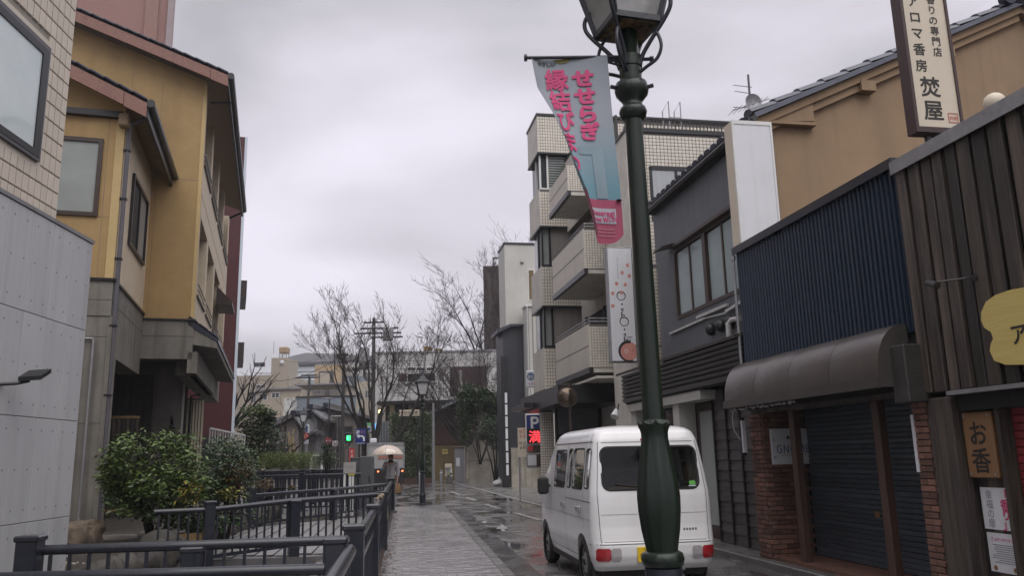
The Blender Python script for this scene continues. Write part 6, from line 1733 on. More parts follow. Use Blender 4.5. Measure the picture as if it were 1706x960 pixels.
van.part('stop_lamp', rrect(-.08,.08,1.695,1.72,.008,lambda x,z: rear(x,z,.01)), M['red_lens'], fix=False)
van.part('mirror', MB().cbox((2.52,-.10,1.12),(.09,.16,.24),.03).tube([(2.5,.0,1.12),(2.52,-.06,1.12)],.025,6).cbox((2.52,W_+.10,1.12),(.09,.16,.24),.03), M['rubber'])
for xw in (XR, XF):
    for yw, sg in ((.09,-1),(W_-.09,1)):
        wm_ = MB(); pr_ = [(.20,-.075),(.262,-.078),(.282,-.055),(.285,0),(.282,.055),(.262,.078),(.20,.075)]
        base = len(wm_.v); n_ = 28
        for i,(r_,o_) in enumerate(pr_):
            for k in range(n_):
                t_ = 2*math.pi*k/n_; wm_.v.append(Vector((xw+r_*math.cos(t_), yw+o_, .285+r_*math.sin(t_))))
        for i in range(len(pr_)-1):
            for k in range(n_): wm_.f.append((i*n_+k,i*n_+(k+1)%n_,(i+1)*n_+(k+1)%n_,(i+1)*n_+k))
        wl = van.part('wheel', wm_, M['rubber'], smooth=40)
        rm = MB(); rm.grid(lambda p,q: (xw+(.202*q)*math.cos(6.2832*p), yw+sg*(.062-.03*q*q+.02*(q>.9)), .285+.202*q*math.sin(6.2832*p)), 24, 6)
        van.part('rim', rm, M['steel_rim'], wl, smooth=True, fix=False)
        hb = MB()
        for k in range(10):
            t_ = 2*math.pi*k/10; hb.tube([(xw+.14*math.cos(t_), yw+sg*.05, .285+.14*math.sin(t_)),(xw+.14*math.cos(t_), yw+sg*.056, .285+.14*math.sin(t_))], .022, 8)
        hb.tube([(xw,yw+sg*.06,.285),(xw,yw+sg*.075,.285)],.035,10)
        van.part('hub', hb, M['rubber'], wl)
van.part('mud_flap', MB().box(XR-.36,XR-.35,.03,.18,.10,.35), M['rubber'])
van.part('exhaust', MB().tube([(.1,W_-.4,.24),(.6,W_-.4,.25)],.025,8), M['steel_rim'])
# ------------------------------------------------------------------ far background
def V(px, py, Y): return vp(px, py, Y)
class Far(Thing):
    """a building standing square to the street end; corners from its outline"""
    def __init__(s, name, label, cat, Y, x0, x1, ztop, dep=8, m=None, group=None, z0=0.0, wall=True):
        Thing.__init__(s, name, label, cat, WF, ((x0+x1)/2, Y, 0), group=group)
        s.Y, s.x0, s.x1, s.zt, s.dep = Y, x0, x1, ztop, dep
        if wall: s.wall = s.part('wall', MB().box(x0, x1, Y, Y+dep, z0, ztop), m)
    def win(s, px0, py0, px1, py1, rows=1, m=None, frame=None, nm='window', dz=.03):
        a, b = V(px0, py1, s.Y), V(px1, py0, s.Y)
        f = s.part(nm, MB().box(a.x, b.x, s.Y-dz, s.Y-.002, a.z, b.z), frame or M['far_white'])
        w = (b.x-a.x); t = min(.08, w*.12)
        s.part('pane', MB().box(a.x+t, (a.x+b.x)/2-t*.4, s.Y-dz-.01, s.Y-dz, a.z+t, b.z-t).box((a.x+b.x)/2+t*.4, b.x-t, s.Y-dz-.01, s.Y-dz, a.z+t, b.z-t), m or M['far_window'], parent=f)
        return f
def xs(px0, px1, py, Y): return V(px0,py,Y).x, V(px1,py,Y).x
# tall pink tower behind the house
a, b = xs(120, 288, 30, 75)
q2 = V(289, 20, 75); TF = Frame((q2.x, q2.y), (-.44, 1.0))
tw_ = Thing('tower_block', 'tall brick-red apartment tower behind the ochre house', 'tower', TF, (5,-8,0))
tw_.part('wall', MB().box(0,14,-16,0,0,62), M['tower_pink'])
tw_.part('corner_pier', MB().box(-.35,.0,-.55,.03,0,62), mat('tower_pier',(.30,.24,.25),rough=.6,ns=2))
tw_.part('wall_strip', MB().box(-.3,.0,-2.6,-1.4,0,62), M['barge'])
for (v0, z0, v1, z1) in ((-6.0,37.0,-4.9,38.2),(-5.2,39.6,-4.7,41),(-6.0,34,-4.9,35.2)):
    f_ = tw_.part('window', MB().box(-.06,-.002,v0,v1,z0,z1), M['far_white']); tw_.part('pane', MB().box(-.08,-.06,v0+.12,v1-.12,z0+.12,z1-.12), M['far_window'], parent=f_)
q1 = V(397, 470, 36)
MF = Frame((q1.x, q1.y), (-.345, 1.0))
mr_ = Thing('apartment_block', 'dark maroon tiled block just beyond the ochre house', 'apartment block', MF, (2,-3,0))
mr_.part('wall', MB().box(0,9,-6,0,0,16.6), M['maroon'])
mr_.part('corner_trim', MB().box(-.05,9,.0,.12,0,16.6), M['far_pale'])
mr_.part('balcony', MB().box(2,5,.12,.4,9.2,10.1), M['brown_frame'])
mr_.part('balcony', MB().box(2,5,.12,.4,6.2,7.1), M['brown_frame'])
mr_.part('entrance', MB().box(-.04,.0,-3.4,-.3,0,2.7), M['dark_int'])
gf = Thing('fence', 'low white mesh fence panel below the maroon block', 'fence', WF, V(352,728,24))
p0, p1 = V(350,714,24), V(408,726,26)
gf.part('rail', MB().bar(p0, p1, .05).bar(p0-Vector((0,0,.7)), p1-Vector((0,0,.7)), .05), M['white_pole'])
for i in range(15):
    q = p0.lerp(p1, i/14); gf.part('bar', MB().bar(q, q-Vector((0,0,.7)), .03), M['white_pole'])
# beige block with stair tower and water tank
Yb = 110; a, b = xs(380, 481, 660, Yb)
be = Far('office_block', 'beige block with a stair tower under a small water tank', 'building', Yb, a, b, V(430,626,Yb).z, 12, M['far_beige'])
s0, s1 = xs(453, 480, 610, Yb)
be.part('stair_tower', MB().box(s0, s1, Yb-.3, Yb+5, 0, V(465,597,Yb).z), M['far_beige'])
be.win(426,641,443,648); be.win(452,641,467,648); be.win(423,604,442,612, frame=M['far_roof'])
be.part('wall_lamp', MB().ball((V(471,605,Yb).x,Yb-.4,V(471,605,Yb).z),(.3,.2,.3),8,6), M['sign_white'])
be.part('roof_rail', MB().bar(V(424,622,Yb), V(453,622,Yb), .06).bar(V(424,624,Yb), V(453,624,Yb), .06), M['galv'])
k0, k1 = V(462,587,Yb), V(476,577,Yb)
wtk = be.part('water_tank', MB().cbox(((k0.x+k1.x)/2,Yb+1.5,(k0.z+k1.z)/2),(k1.x-k0.x,1.6,k1.z-k0.z),.08), M['far_tan'])
lgm = MB()
for xx in (k0.x+.1,k1.x-.1):
    for yy in (Yb+.9,Yb+2.1): lgm.bar((xx,yy,k0.z),(xx,yy,V(465,597,Yb).z),.09)
lgm.bar((k0.x,Yb+.9,k0.z),(k1.x,Yb+.9,V(465,597,Yb).z),.05); lgm.bar((k1.x,Yb+.9,k0.z),(k0.x,Yb+.9,V(465,597,Yb).z),.05)
lgm.bar((k0.x-.8,Yb+1,k0.z),(k0.x-.8,Yb+1,V(457,568,Yb).z),.05)
be.part('tank_leg', lgm, M['galv'])
# pale blue-white hall far away
Yc = 170; a, b = xs(478, 640, 620, Yc)
pb = Far('hall', 'pale blue-white large hall in the far distance behind the rooftops', 'building', Yc, a, b, V(500,603,Yc).z, 30, M['far_pale'])
r0, r1, r2, r3 = V(480,595,Yc-1), V(510,588,Yc-1), V(530,589,Yc-1), V(640,592,Yc-1); lo = V(500,602,Yc-1).z
pb.part('roof', MB().ext([(r0.x,Yc-1,r0.z),(r1.x,Yc-1,r1.z),(r2.x,Yc-1,r2.z),(r3.x,Yc-1,r3.z-.2),(r3.x,Yc-1,lo),(r0.x,Yc-1,lo-.4)],(0,26,0)), M['far_roof'])
pb.win(498,607,526,612, frame=M['far_roof'])
for py in (618,626,634): pb.part('band', MB().box(a, b, Yc-.25, Yc, V(500,py+1.3,Yc).z, V(500,py,Yc).z), M['far_white'])
# tan building
Yd = 135; a, b = xs(524, 566, 630, Yd)
td = Far('building', 'tan building stepped in front of the pale hall', 'building', Yd, a, b, V(545,608,Yd).z, 10, M['far_tan'])
td.part('recess', MB().box(V(532,625,Yd).x, V(556,625,Yd).x, Yd-.2, Yd, V(540,643,Yd).z, V(540,619,Yd).z), M['far_window'])
td.part('panel', MB().box(V(534,625,Yd).x, V(550,625,Yd).x, Yd-.35, Yd-.2, V(540,643,Yd).z, V(540,622,Yd).z), M['far_beige'])
a, b = xs(566, 606, 620, 140)
Far('building', 'pale office block behind the bare street tree', 'building', 140, a, b, V(585,605,140).z, 10, M['far_white']).win(570,612,600,620)
# beige house with roof terrace
Ye = 92; a, b = xs(418, 584, 670, Ye)
te = Far('house', 'beige house with a fenced roof terrace above the blue-grey siding', 'house', Ye, xs(500,578,660,Ye)[0], xs(500,578,660,Ye)[1], V(540,643,Ye).z, 8, M['far_beige'])
te.part('flat_roof', MB().box(te.x0-.4, te.x1+.3, Ye-1.2, Ye+8, V(540,643,Ye).z, V(540,640.5,Ye).z), M['far_roof'])
te.win(512,647,518,658, frame=M['brown_frame']); te.win(541,649,550,659, frame=M['brown_frame']); te.win(525,649,535,657)
fr_ = te.part('terrace_rail', MB().bar((te.x0-.3,Ye-1.5,V(540,653,Ye).z),(te.x1,Ye-1.5,V(540,653,Ye).z),.06), M['galv'])
brs = MB()
for i in range(46):
    xx = te.x0-.3+(te.x1-te.x0+.3)*i/45; brs.box(xx-.015, xx+.015, Ye-1.52, Ye-1.48, V(540,660,Ye).z, V(540,653,Ye).z)
te.part('rail_bar', brs, M['galv'], parent=fr_)
Yg = 86; a, b = xs(414, 502, 680, Yg)
lw = Far('building', 'low beige building with wide windows behind the dark evergreen', 'building', Yg, a, b, V(440,650,Yg).z, 6, M['far_beige'])
lw.part('parapet', MB().ext([(a,Yg-.3,V(416,657,Yg).z),(a,Yg-.3,V(416,655,Yg).z),(V(450,647,Yg).x,Yg-.3,V(450,647,Yg).z),(b,Yg-.3,V(500,646,Yg).z),(b,Yg-.3,V(500,649,Yg).z),(V(450,650,Yg).x,Yg-.3,V(450,650,Yg).z)],(0,.3,0)), M['far_roof'])
for (p, q_, r_, s_) in ((419,658,427,672),(431,656,446,668),(452,654,466,664)): lw.win(p,q_,r_,s_)
Yf = 78; a, b = xs(494, 600, 680, Yf)
bs_ = Far('shed', 'blue-grey ribbed siding building in the middle distance', 'building', Yf, a, b, V(540,662,Yf).z, 6, M['far_blue'])
bs_.part('coping', MB().box(a-.1, b, Yf-.1, Yf+6, V(540,662,Yf).z, V(540,660,Yf).z), M['black_metal'])
a, b = xs(470, 494, 680, Yf)
Far('building', 'small white rendered wall beside the blue-grey siding', 'building', Yf+.5, a, b, V(480,663,Yf).z, 5, M['far_white']).win(478,664,483,667)
Yh = 100; a, b = xs(576, 604, 660, Yh)
Far('building', 'narrow slate-blue building behind the bare street tree', 'building', Yh, a, b, V(590,627,Yh).z, 8, M['far_blue']).win(580,660,590,668)
Yi = 74; a, b = xs(593, 629, 680, Yi)
cr_ = Far('building', 'cream narrow building left of the white panelled building', 'building', Yi, a, b, V(610,636,Yi).z, 8, M['far_beige'])
for (p, q_, r_, s_) in ((597,652,602,666),(608,650,616,664),(597,680,604,694)): cr_.win(p,q_,r_,s_)
# old low houses with tiled roofs
def old_house(label, Y, px0, px1, pye, pxr, pyr, dep, mw=None):
    a, b = xs(px0, px1, pye, Y); ze = V(px0,pye,Y).z; zr_ = V(pxr,pyr,Y).z; xr_ = V(pxr,pyr,Y).x
    t = Thing('old_house', label, 'house', WF, ((a+b)/2,Y,0), group='old low houses at the street end')
    t.part('wall', MB().ext([(a+.3,Y,0),(b-.3,Y,0),(b-.3,Y,ze),(xr_,Y,zr_-.1),(a+.3,Y,ze)],(0,dep,0)), mw or M['old_wall'])
    for (x0_,z0_,x1_,z1_) in ((a-.3,ze-.1,xr_,zr_),(xr_,zr_,b+.3,ze-.1)):
        t.part('roof', MB().ext([(x0_,Y-.5,z0_),(x1_,Y-.5,z1_),(x1_,Y-.5,z1_+.18),(x0_,Y-.5,z0_+.18)],(0,dep+1,0)), M['far_tile'])
    t.part('ridge', MB().box(xr_-.2,xr_+.2,Y-.6,Y+dep+.5,zr_+.1,zr_+.42), M['roof_navy'])
    for f in (.25,.62):
        x_ = a+(b-a)*f
        w_ = t.part('window', MB().box(x_-.5,x_+.5,Y-.06,Y-.002,ze-1.9,ze-.8), M['brown_frame']); t.part('pane', MB().box(x_-.42,x_+.42,Y-.08,Y-.06,ze-1.8,ze-.9), M['glass'], parent=w_)
    return t
old_house('old dark house with a grey tiled gable roof in the middle distance', 66, 534, 604, 695, 545, 681, 7)
old_house('old grey house with a low tiled roof left of the dark gabled one', 62, 462, 535, 702, 520, 684, 6, M['far_roof'])
old_house('lower lean-to house with a rusty roof behind the second street lamp', 58, 440, 505, 722, 492, 695, 5)
# white panelled building
Yj = 62.0; X0, X1 = xs(627, 850, 640, Yj); ZT, ZB = V(700,588,Yj).z, V(700,668,Yj).z
wp = Thing('white_building', 'broad white panelled building with an overhanging upper storey', 'building', WF, ((X0+X1)/2,Yj,0))
wp.part('wall', MB().box(X0,X1,Yj+.02,Yj+12,ZB,ZT-.02), M['cabinet'])
nx, nz = 12, 6; pw, ph = (X1-X0)/nx, (ZT-ZB)/nz
me = unit('panel', (pw-.03,.06,ph-.03), M['white_panel'], .008)
for i in range(nx):
    for j in range(nz): wp.piece('panel', me, (X0+pw*(i+.5), Yj, ZB+ph*(j+.5)))
wp.part('coping', MB().box(X0-.1,X1,Yj-.1,Yj+.2,ZT-.02,ZT+.12), M['far_roof'])
def wwin(px0,py0,px1,py1,m_,nm='window',fr=None):
    a, b = V(px0,py1,Yj), V(px1,py0,Yj)
    f = wp.part(nm, MB().box(a.x-.08,b.x+.08,Yj-.07,Yj-.035,a.z-.08,b.z+.08), fr or M['white_paint']); wp.part('pane', MB().box(a.x,b.x,Yj-.09,Yj-.07,a.z,b.z), m_, parent=f)
for p in (679,694.5,711): wwin(p,613,p+13,617.5,M['glass'])
wwin(679.5,622.5,725,636.5,M['glass'])
wwin(752,612,808,659,mat('dark_red_shop',(.05,.018,.018),(.02,.012,.012),rough=.4,ns=.6,bump=0),fr=M['black_metal'])
wp.part('sign_panel', MB().box(V(665,630,Yj).x,V(678,630,Yj).x,Yj-.1,Yj-.04,V(665,635.5,Yj).z,V(665,623,Yj).z), M['sign_maroon'])
wp.part('window_mullion', MB().box(V(764,630,Yj).x,V(770,630,Yj).x,Yj-.12,Yj-.09,V(765,655,Yj).z,V(765,618,Yj).z), M['curtain'])
wp.part('roof_unit', MB().box(V(680,586,Yj).x,V(694,586,Yj).x,Yj+2,Yj+4,ZT,V(685,583,Yj).z), M['far_roof'])
wp.part('roof_planter', MB().box(V(704,585,Yj).x,V(716,585,Yj).x,Yj+.5,Yj+2,ZT,V(705,576,Yj).z).box(V(722,585,Yj).x,V(735,585,Yj).x,Yj+.5,Yj+2,ZT,V(722,580,Yj).z), M['wood_rail'])
wp.part('ground_storey', MB().box(X0+.3,X1,Yj+2.6,Yj+12,0,ZB), M['dark_int'])
wp.part('soffit', MB().box(X0,X1,Yj,Yj+4,ZB-.2,ZB-.02), M['wood_gap'])
for px in (644,676,730): wp.part('column', MB().box(V(px,690,Yj).x,V(px+8,690,Yj).x,Yj+1.5,Yj+2.2,0,ZB-.2), M['far_beige'])
wp.part('shop_glass', MB().box(V(626,720,Yj-3).x,V(650,720,Yj-3).x,Yj-3,Yj-2.8,0,V(640,703,Yj-3).z), M['glass_pale'])
for i in range(6):
    x_ = V(627+i*4.4,720,Yj-3).x; wp.part('glazing_bar', MB().box(x_-.05,x_+.05,Yj-3.1,Yj-3,0,V(640,703,Yj-3).z), M['pipe_grey'])
wp.part('ceiling_lamp', MB().ball((V(633,686,Yj+1).x,Yj+1,V(633,686,Yj+1).z),(.13,.13,.13),10,6), M['warm_bulb'])
# ivy wall with its name board
Yk = 51.0; a, b = xs(648, 721, 730, Yk); zk = V(680,690,Yk).z
iv = Thing('ivy_wall', 'wall thickly covered in dark ivy below the cream name board', 'wall', WF, ((a+b)/2,Yk,0))
iv.part('wall', MB().box(a+.15,b-.15,Yk+.1,Yk+.6,0,zk-.1), M['moss_wall'])
mb = MB(); random.seed(31)
for i in range(6200):
    x_ = random.uniform(a,b); z_ = random.uniform(.25, zk+.12*noise.noise(Vector((x_*2,0,0)))+.1)
    dp_ = .18+.22*noise.noise(Vector((x_*1.6,z_*1.6,3))); leaf(mb, Vector((x_, Yk+.1-dp_*random.uniform(.4,1), z_)), .17)
iv.part('foliage', mb, M['leaf_ivy'], fix=False)
iv.part('foot_planter', MB().box(a,b,Yk-.35,Yk+.1,0,.35), M['brown_board'])
nb = Thing('name_board', 'cream signboard with brown Japanese lettering above the ivy wall', 'sign', WF, V(682,690,Yk-.8))
p0, p1 = V(665,694,Yk-.8), V(698.5,683,Yk-.8)
nb.part('board', MB().box(p0.x,p1.x,Yk-.85,Yk-.75,p0.z,p1.z), M['sign_cream'])
letters(nb, '香林坊日銀通り', ((p0.x+p1.x)/2,Yk-.86,p0.z+(p1.z-p0.z)*.6), (1,0,0),(0,0,1), .205, M['brown_frame'], weight=.004)
nb.part('rule', MB().box(p0.x+.05,p1.x-.05,Yk-.86,Yk-.85,p0.z+.05,p0.z+.07), M['brown_frame'])
nb.part('post', MB().tube([(p0.x+.1,Yk-.7,0),(p0.x+.1,Yk-.7,p1.z)],.04,6).tube([(p1.x-.1,Yk-.7,0),(p1.x-.1,Yk-.7,p1.z)],.04,6), M['black_metal'])
# brown boarded house with lean-to roof
Yl = 56; a, b = xs(722, 800, 720, Yl)
bl2 = Thing('house', 'brown boarded house with a sloping eave between the ivy wall and the big evergreen', 'house', WF, ((a+b)/2,Yl,0))
bl2.part('wall', MB().box(a,b,Yl,Yl+6,2.4,V(740,680,Yl).z), M['brown_board'])
bl2.part('lower_wall', MB().box(a,b,Yl-.02,Yl+6,0,2.42), M['ochre_wall'])
e0, e1, e2 = V(722,693,Yl), V(762,677,Yl), V(790,660,Yl)
bl2.part('roof', MB().ext([(e0.x-.3,Yl-1,e0.z),(e2.x,Yl-1,e2.z+.1),(e2.x,Yl-1,e2.z+.4),(e0.x-.3,Yl-1,e0.z+.2)],(0,7,0)), M['roof_grey'])
bl2.part('eave_board', MB().bar((e0.x-.3,Yl-1.05,e0.z+.02),(e2.x,Yl-1.05,e2.z+.12),.06,.12), M['far_roof'])
for i in range(9):
    x_ = a+(b-a)*(i+.5)/9; bl2.part('batten', MB().box(x_-.03,x_+.03,Yl-.03,Yl,2.42,V(740,682,Yl).z), M['brown_frame'])
bl2.part('beam', MB().box(a,b,Yl-.06,Yl,2.38,2.48), M['brown_frame'])
# mossy concrete wall, gate pier
Ym = 49.0; a, b = xs(779, 850, 760, Ym)
mw = Thing('garden_wall', 'stained mossy concrete wall with a curved shoulder beneath the evergreen', 'wall', WF, ((a+b)/2,Ym,0))
zz = lambda px, py: (V(px,py,Ym).x, Ym, V(px,py,Ym).z)
mw.part('wall', MB().ext([zz(776,800),zz(776,752),zz(779,746),zz(784,743),zz(788,738),zz(792,722),zz(797,712),zz(830,705),zz(850,705),zz(850,800)],(0,.35,0)), M['moss_wall'])
mw.part('ledge', MB().box(zz(783,700)[0],b,Ym-.06,Ym,V(800,767,Ym).z,V(800,764.5,Ym).z), M['moss_wall'])
mw.part('foot', MB().box(zz(780,700)[0],b,Ym-.12,Ym,0,V(800,785,Ym).z), M['moss_wall'])
gp_ = Thing('gate_pier', 'grey stone gate pier left of the mossy wall', 'gate pier', WF, V(766,780,50.5))
a, b = xs(757.5, 774, 770, 50.5)
gp_.part('shaft', MB().cbox(((a+b)/2,50.7,1.05),(b-a,.6,2.1),.03), M['far_roof']); gp_.part('cap', MB().cbox(((a+b)/2,50.7,2.14),(b-a+.12,.7,.1),.02), M['concrete_dark'])
gp_.part('name_plate', MB().box(a+.1,a+.32,50.38,50.4,1.0,1.5), M['sign_white'])
# evergreen over the wall, slim tree, red sign, white bag
ev = B(800,700,48.3)
shrub('evergreen_tree', 'big dense evergreen hanging over the mossy wall', 'tree', (ev[0],48.3,1.2),
      [(B(783,660,48.3),(.85,.9,.75),1700),(B(800,675,48.3),(1.2,1,1.0),2200),(B(775,690,48.2),(.55,.8,.9),1000),(B(815,665,48.3),(.9,.9,.8),1500),(B(778,725,48),(.4,.5,.85),700),(B(825,700,48.0),(.75,.8,.9),1400)], mat('leaf_evergreen',(.045,.085,.022),(.022,.048,.014),rough=.4,ns=.9,bump=0,isl=.6), .17, stems=7, seed=9)
sl_ = B(826,795,45)
t_ = Thing('slim_tree', 'slim multi-stemmed evergreen street tree before the mossy wall', 'tree', WF, (sl_[0],45,0))
mb = MB(); crown(mb, B(820,715,45), (.85,.8,.85), 1500, .13, seed=41); crown(mb, B(832,738,45), (.55,.5,.6), 600, .13, seed=42); crown(mb, B(808,735,45), (.5,.5,.45), 400, .13, seed=43)
t_.part('foliage', mb, M['leaf_dark'], fix=False)
st = MB(); r0 = Vector((sl_[0],45,-.1))
for e in ((808,738),(818,725),(826,715),(834,735)): q = Vector(B(e[0],e[1],45)); st.tube([r0, r0.lerp(q,.5)+Vector((.05,0,.1)), q],[.055,.045,.02],6)
t_.part('trunk', st, M['bark'], smooth=True)
rs = Thing('shop_banner', 'small red pennant sign hanging beside the white building', 'sign', WF, V(836,735,44))
p0, p1 = V(832,749,44), V(840,717,44)
rs.part('cloth', MB().ext([(p0.x,44,p1.z),(p1.x,44,p1.z),(p1.x,44,p0.z),(p0.x+.13,44,p0.z+.25)],(0,.02,0)), M['ink_red']); rs.part('rod', MB().tube([(p0.x-.05,44.02,p1.z),(p1.x+.05,44.02,p1.z)],.02,6), M['galv'])
rs.part('print', MB().bar((p0.x+.06,43.99,p1.z-.1),(p1.x-.05,43.99,p0.z+.3),.012,.05), M['sign_cream'])
bg = V(831,802,43.5)
mb = MB(); mb.ball((bg.x,43.5,.16),(.28,.25,.20),14,9,jit=.4).ball((bg.x+.02,43.5,.36),(.06,.06,.09),8,5)
Thing('rubbish_bag', 'white plastic bag lying at the foot of the slim tree', 'bag', WF, (bg.x,43.5,0), mesh=mb, mat=M['plastic_white'], smooth=True)
# rusty tall tower
Yn = 76; a, b = xs(806, 846, 520, Yn)
ch = Thing('tower', 'dark weathered narrow tower with a roof bracket behind the bare trees', 'tower', WF, ((a+b)/2,Yn,0))
ch.part('shaft', MB().box(a,b,Yn,Yn+5,0,V(820,443,Yn).z), M['chimney'])
ch.part('pilaster', MB().box(a+.25,a+.8,Yn-.2,Yn,0,V(820,446,Yn).z).box(a+1.3,a+1.7,Yn-.2,Yn,0,V(820,446,Yn).z), M['chimney'])
zt_ = V(820,443,Yn).z
ch.part('bracket', MB().bar((a+1.0,Yn,zt_),(a+1.0,Yn,zt_+.8),.12).bar((a+.9,Yn,zt_+.75),(b+.4,Yn,zt_+.8),.16).bar((a+1.6,Yn,zt_),(a+1.6,Yn,zt_+.4),.1), M['pipe_grey'])
# ------------------------------------------------------------------ poles, wires, signs
def utility_pole(label, px, pyt, Y, r=.16, arms=(), tr=None, lean=0.0, m=None):
    p = V(px,700,Y); zt = V(px,pyt,Y).z
    t = Thing('utility_pole', label, 'utility pole', WF, (p.x,Y,0), group='utility poles at the street end')
    t.part('pole', MB().tube([(p.x,Y,-.1),(p.x+lean,Y,zt)],[r,r*.7],12), m or M['pole_dark'], smooth=40)
    for i, (py, l, off) in enumerate(arms):
        z = V(px,py,Y).z; x_ = p.x+lean*z/zt
        t.part('cross_arm', MB().box(x_+off-l/2,x_+off+l/2,Y-.15,Y-.05,z-.05,z+.05), M['black_metal'])
        im = MB()
        for k in (-.42,-.15,.15,.42): im.lathe((x_+off+l*k,Y-.1,z+.05),[(.03,0),(.06,.05),(.03,.1),(.05,.14),(.01,.2)],8)
        t.part('insulator', im, M['far_white'])
    if tr:
        for (dx, py, h_) in tr:
            z = V(px,py,Y).z; t.part('transformer', MB().lathe((p.x+dx,Y-.1,z-h_/2),[(.05,0),(.34,.02),(.36,.1),(.36,h_-.1),(.30,h_),(.05,h_+.05)],14), M['far_roof'], smooth=40)
    return t
up = utility_pole('tall utility pole with transformers among the bare branches', 621, 530, 55, arms=((548,2.6,.4),(556,3.2,.3),(563,2.2,.9),(538,1.4,0)), tr=((-.62,598,1.5),(1.0,558,.9)))
coil = MB(); c_ = V(618,625,54.7)
for k in range(6): coil.tube([(c_.x+.5*math.cos(t*.5+k),54.6,c_.z+.45*math.sin(t*.5+k)+.1*k) for t in range(14)],.03,5)
up.part('cable_coil', coil, M['rubber'])
utility_pole('dark slim utility pole just left of the bare street tree', 571, 588, 42, .11, arms=((592,.5,0),))
utility_pole('leaning utility pole behind the second street lamp', 508, 625, 70, .15, arms=((630,2.0,-.2),(626,1.4,0)), lean=.3)
utility_pole('white slim pole beside the blue parking arrow sign', 626, 600, 50, .07, m=M['white_pole'])
utility_pole('thin grey pole between the ivy wall and the brown house', 722, 672, 47, .09, m=M['galv'])
wr = MB()
def wire(p, q, sag): 
    wr.tube([Vector(p).lerp(Vector(q), i/12)-Vector((0,0,sag*4*(i/12)*(1-i/12))) for i in range(13)], .014, 4)
for (a_, b_) in (((621,548,55),(508,630,70)),((625,556,55),(572,592,42)),((640,563,55),(740,590,76)),((615,552,55),(470,600,95)),((508,632,70),(415,640,95)),((571,592,42),(400,620,60)),((506,628,70),(590,645,74))):
    wire(V(*a_), V(*b_), 1.0)
Thing('overhead_wires', 'thin overhead wires strung between the far utility poles', 'wires', WF, V(560,600,60), mesh=wr, mat=M['rubber'])
def pole_sign(name, label, px, py0, py1, Y, hw, m_, extra=None, ph=None, cat='sign'):
    a, b = V(px-hw,py1,Y), V(px+hw,py0,Y); t = Thing(name, label, cat, WF, ((a.x+b.x)/2,Y,0))
    t.part('panel', MB().cbox(((a.x+b.x)/2,Y,(a.z+b.z)/2),(b.x-a.x,.05,b.z-a.z),.01), m_)
    t.part('post', MB().tube([((a.x+b.x)/2,Y+.06,0),((a.x+b.x)/2,Y+.06,b.z)],.035,6), M['galv'])
    t.c = ((a.x+b.x)/2,(a.z+b.z)/2,(b.x-a.x),(b.z-a.z)); return t
t = pole_sign('parking_sign', 'dark blue parking arrow sign on the trunk of the bare tree', 601, 714.5, 741, 39, 9, M['sign_blue'])
cx_, cz_, w_, h_ = t.c
letters(t, 'P', (cx_-.13,38.96,cz_+.2), EX if False else (1,0,0),(0,0,1), .26, M['ink_white'], weight=.008)
marks(t, (cx_+.1,38.96,cz_+.2), (1,0,0),(0,0,1), .22, .14, 3, 2, M['pale_pink'])
t.part('arrow_print', MB().ext([(cx_+.2,38.96,cz_-.22),(cx_+.12,38.96,cz_-.22),(cx_+.12,38.96,cz_-.08),(cx_+.06,38.96,cz_-.02),(cx_-.06,38.96,cz_-.02),(cx_-.06,38.96,cz_-.09),(cx_-.19,38.96,cz_+.02),(cx_-.06,38.96,cz_+.12),(cx_-.06,38.96,cz_+.05),(cx_+.09,38.96,cz_+.05),(cx_+.2,38.96,cz_-.05)],(0,-.004,0)), M['ink_white'])
t.part('rule_print', MB().box(cx_-.2,cx_+.2,38.955,38.96,cz_-.33,cz_-.31), M['ink_white'])
t = pole_sign('shop_sign', 'white sign with a green band and blue disc behind the parking arrow sign', 615, 705, 720, 45, 4, M['sign_white'])
cx_, cz_, w_, h_ = t.c
t.part('green_band', MB().box(cx_-w_/2,cx_+w_/2,44.96,44.975,cz_+.08,cz_+h_/2), mat('pale_green',(.22,.55,.25),rough=.5,bump=0))
t.part('disc_print', MB().tube([(cx_,44.97,cz_-.1),(cx_,44.96,cz_-.1)],.09,14), M['ink_blue'])
t = pole_sign('notice_sign', 'cream small notice below the green and white sign', 615, 723, 730, 45.2, 4, M['sign_cream'])
t = pole_sign('road_sign', 'round blue road sign near the white slim pole', 627.5, 706, 718, 49, .6, M['galv'])
cx_, cz_, w_, h_ = t.c
t.part('disc', MB().tube([(cx_,48.95,cz_),(cx_,48.93,cz_)],.22,18), M['blue_glow']); t.part('print', MB().box(cx_-.05,cx_+.05,48.92,48.93,cz_-.12,cz_+.12), M['ink_white'])
t = pole_sign('road_sign', 'round red-rimmed road sign above a white plate by the second street lamp', 509.5, 733, 740, 46, 4.5, M['sign_white'])
z_ = V(509,727,46).z; x_ = t.c[0]
t.part('disc', MB().tube([(x_,45.95,z_),(x_,45.93,z_)],.18,18), M['ink_red']); t.part('disc_face', MB().tube([(x_,45.93,z_),(x_,45.92,z_)],.12,16), M['pale_pink']); t.part('bar', MB().bar((x_-.1,45.915,z_+.1),(x_+.1,45.915,z_-.1),.01,.04), M['ink_red'])
marks(t, (x_,45.955,t.c[1]), (1,0,0),(0,0,1), .24, .12, 3, 1, M['ink_grey'])
t = pole_sign('road_sign', 'blue and white vertical sign fixed by the second street lamp', 512, 708, 722, 46.5, 3.5, M['sign_white'])
t.part('print', MB().box(t.c[0]-.09,t.c[0]+.03,46.45,46.47,t.c[1]-.17,t.c[1]+.17), M['ink_blue'])
t = pole_sign('road_sign', 'red no-entry disc at the far end beside a white plate', 547.5, 734, 736, 52, .8, M['galv'])
x_ = t.c[0]; z_ = t.c[1]
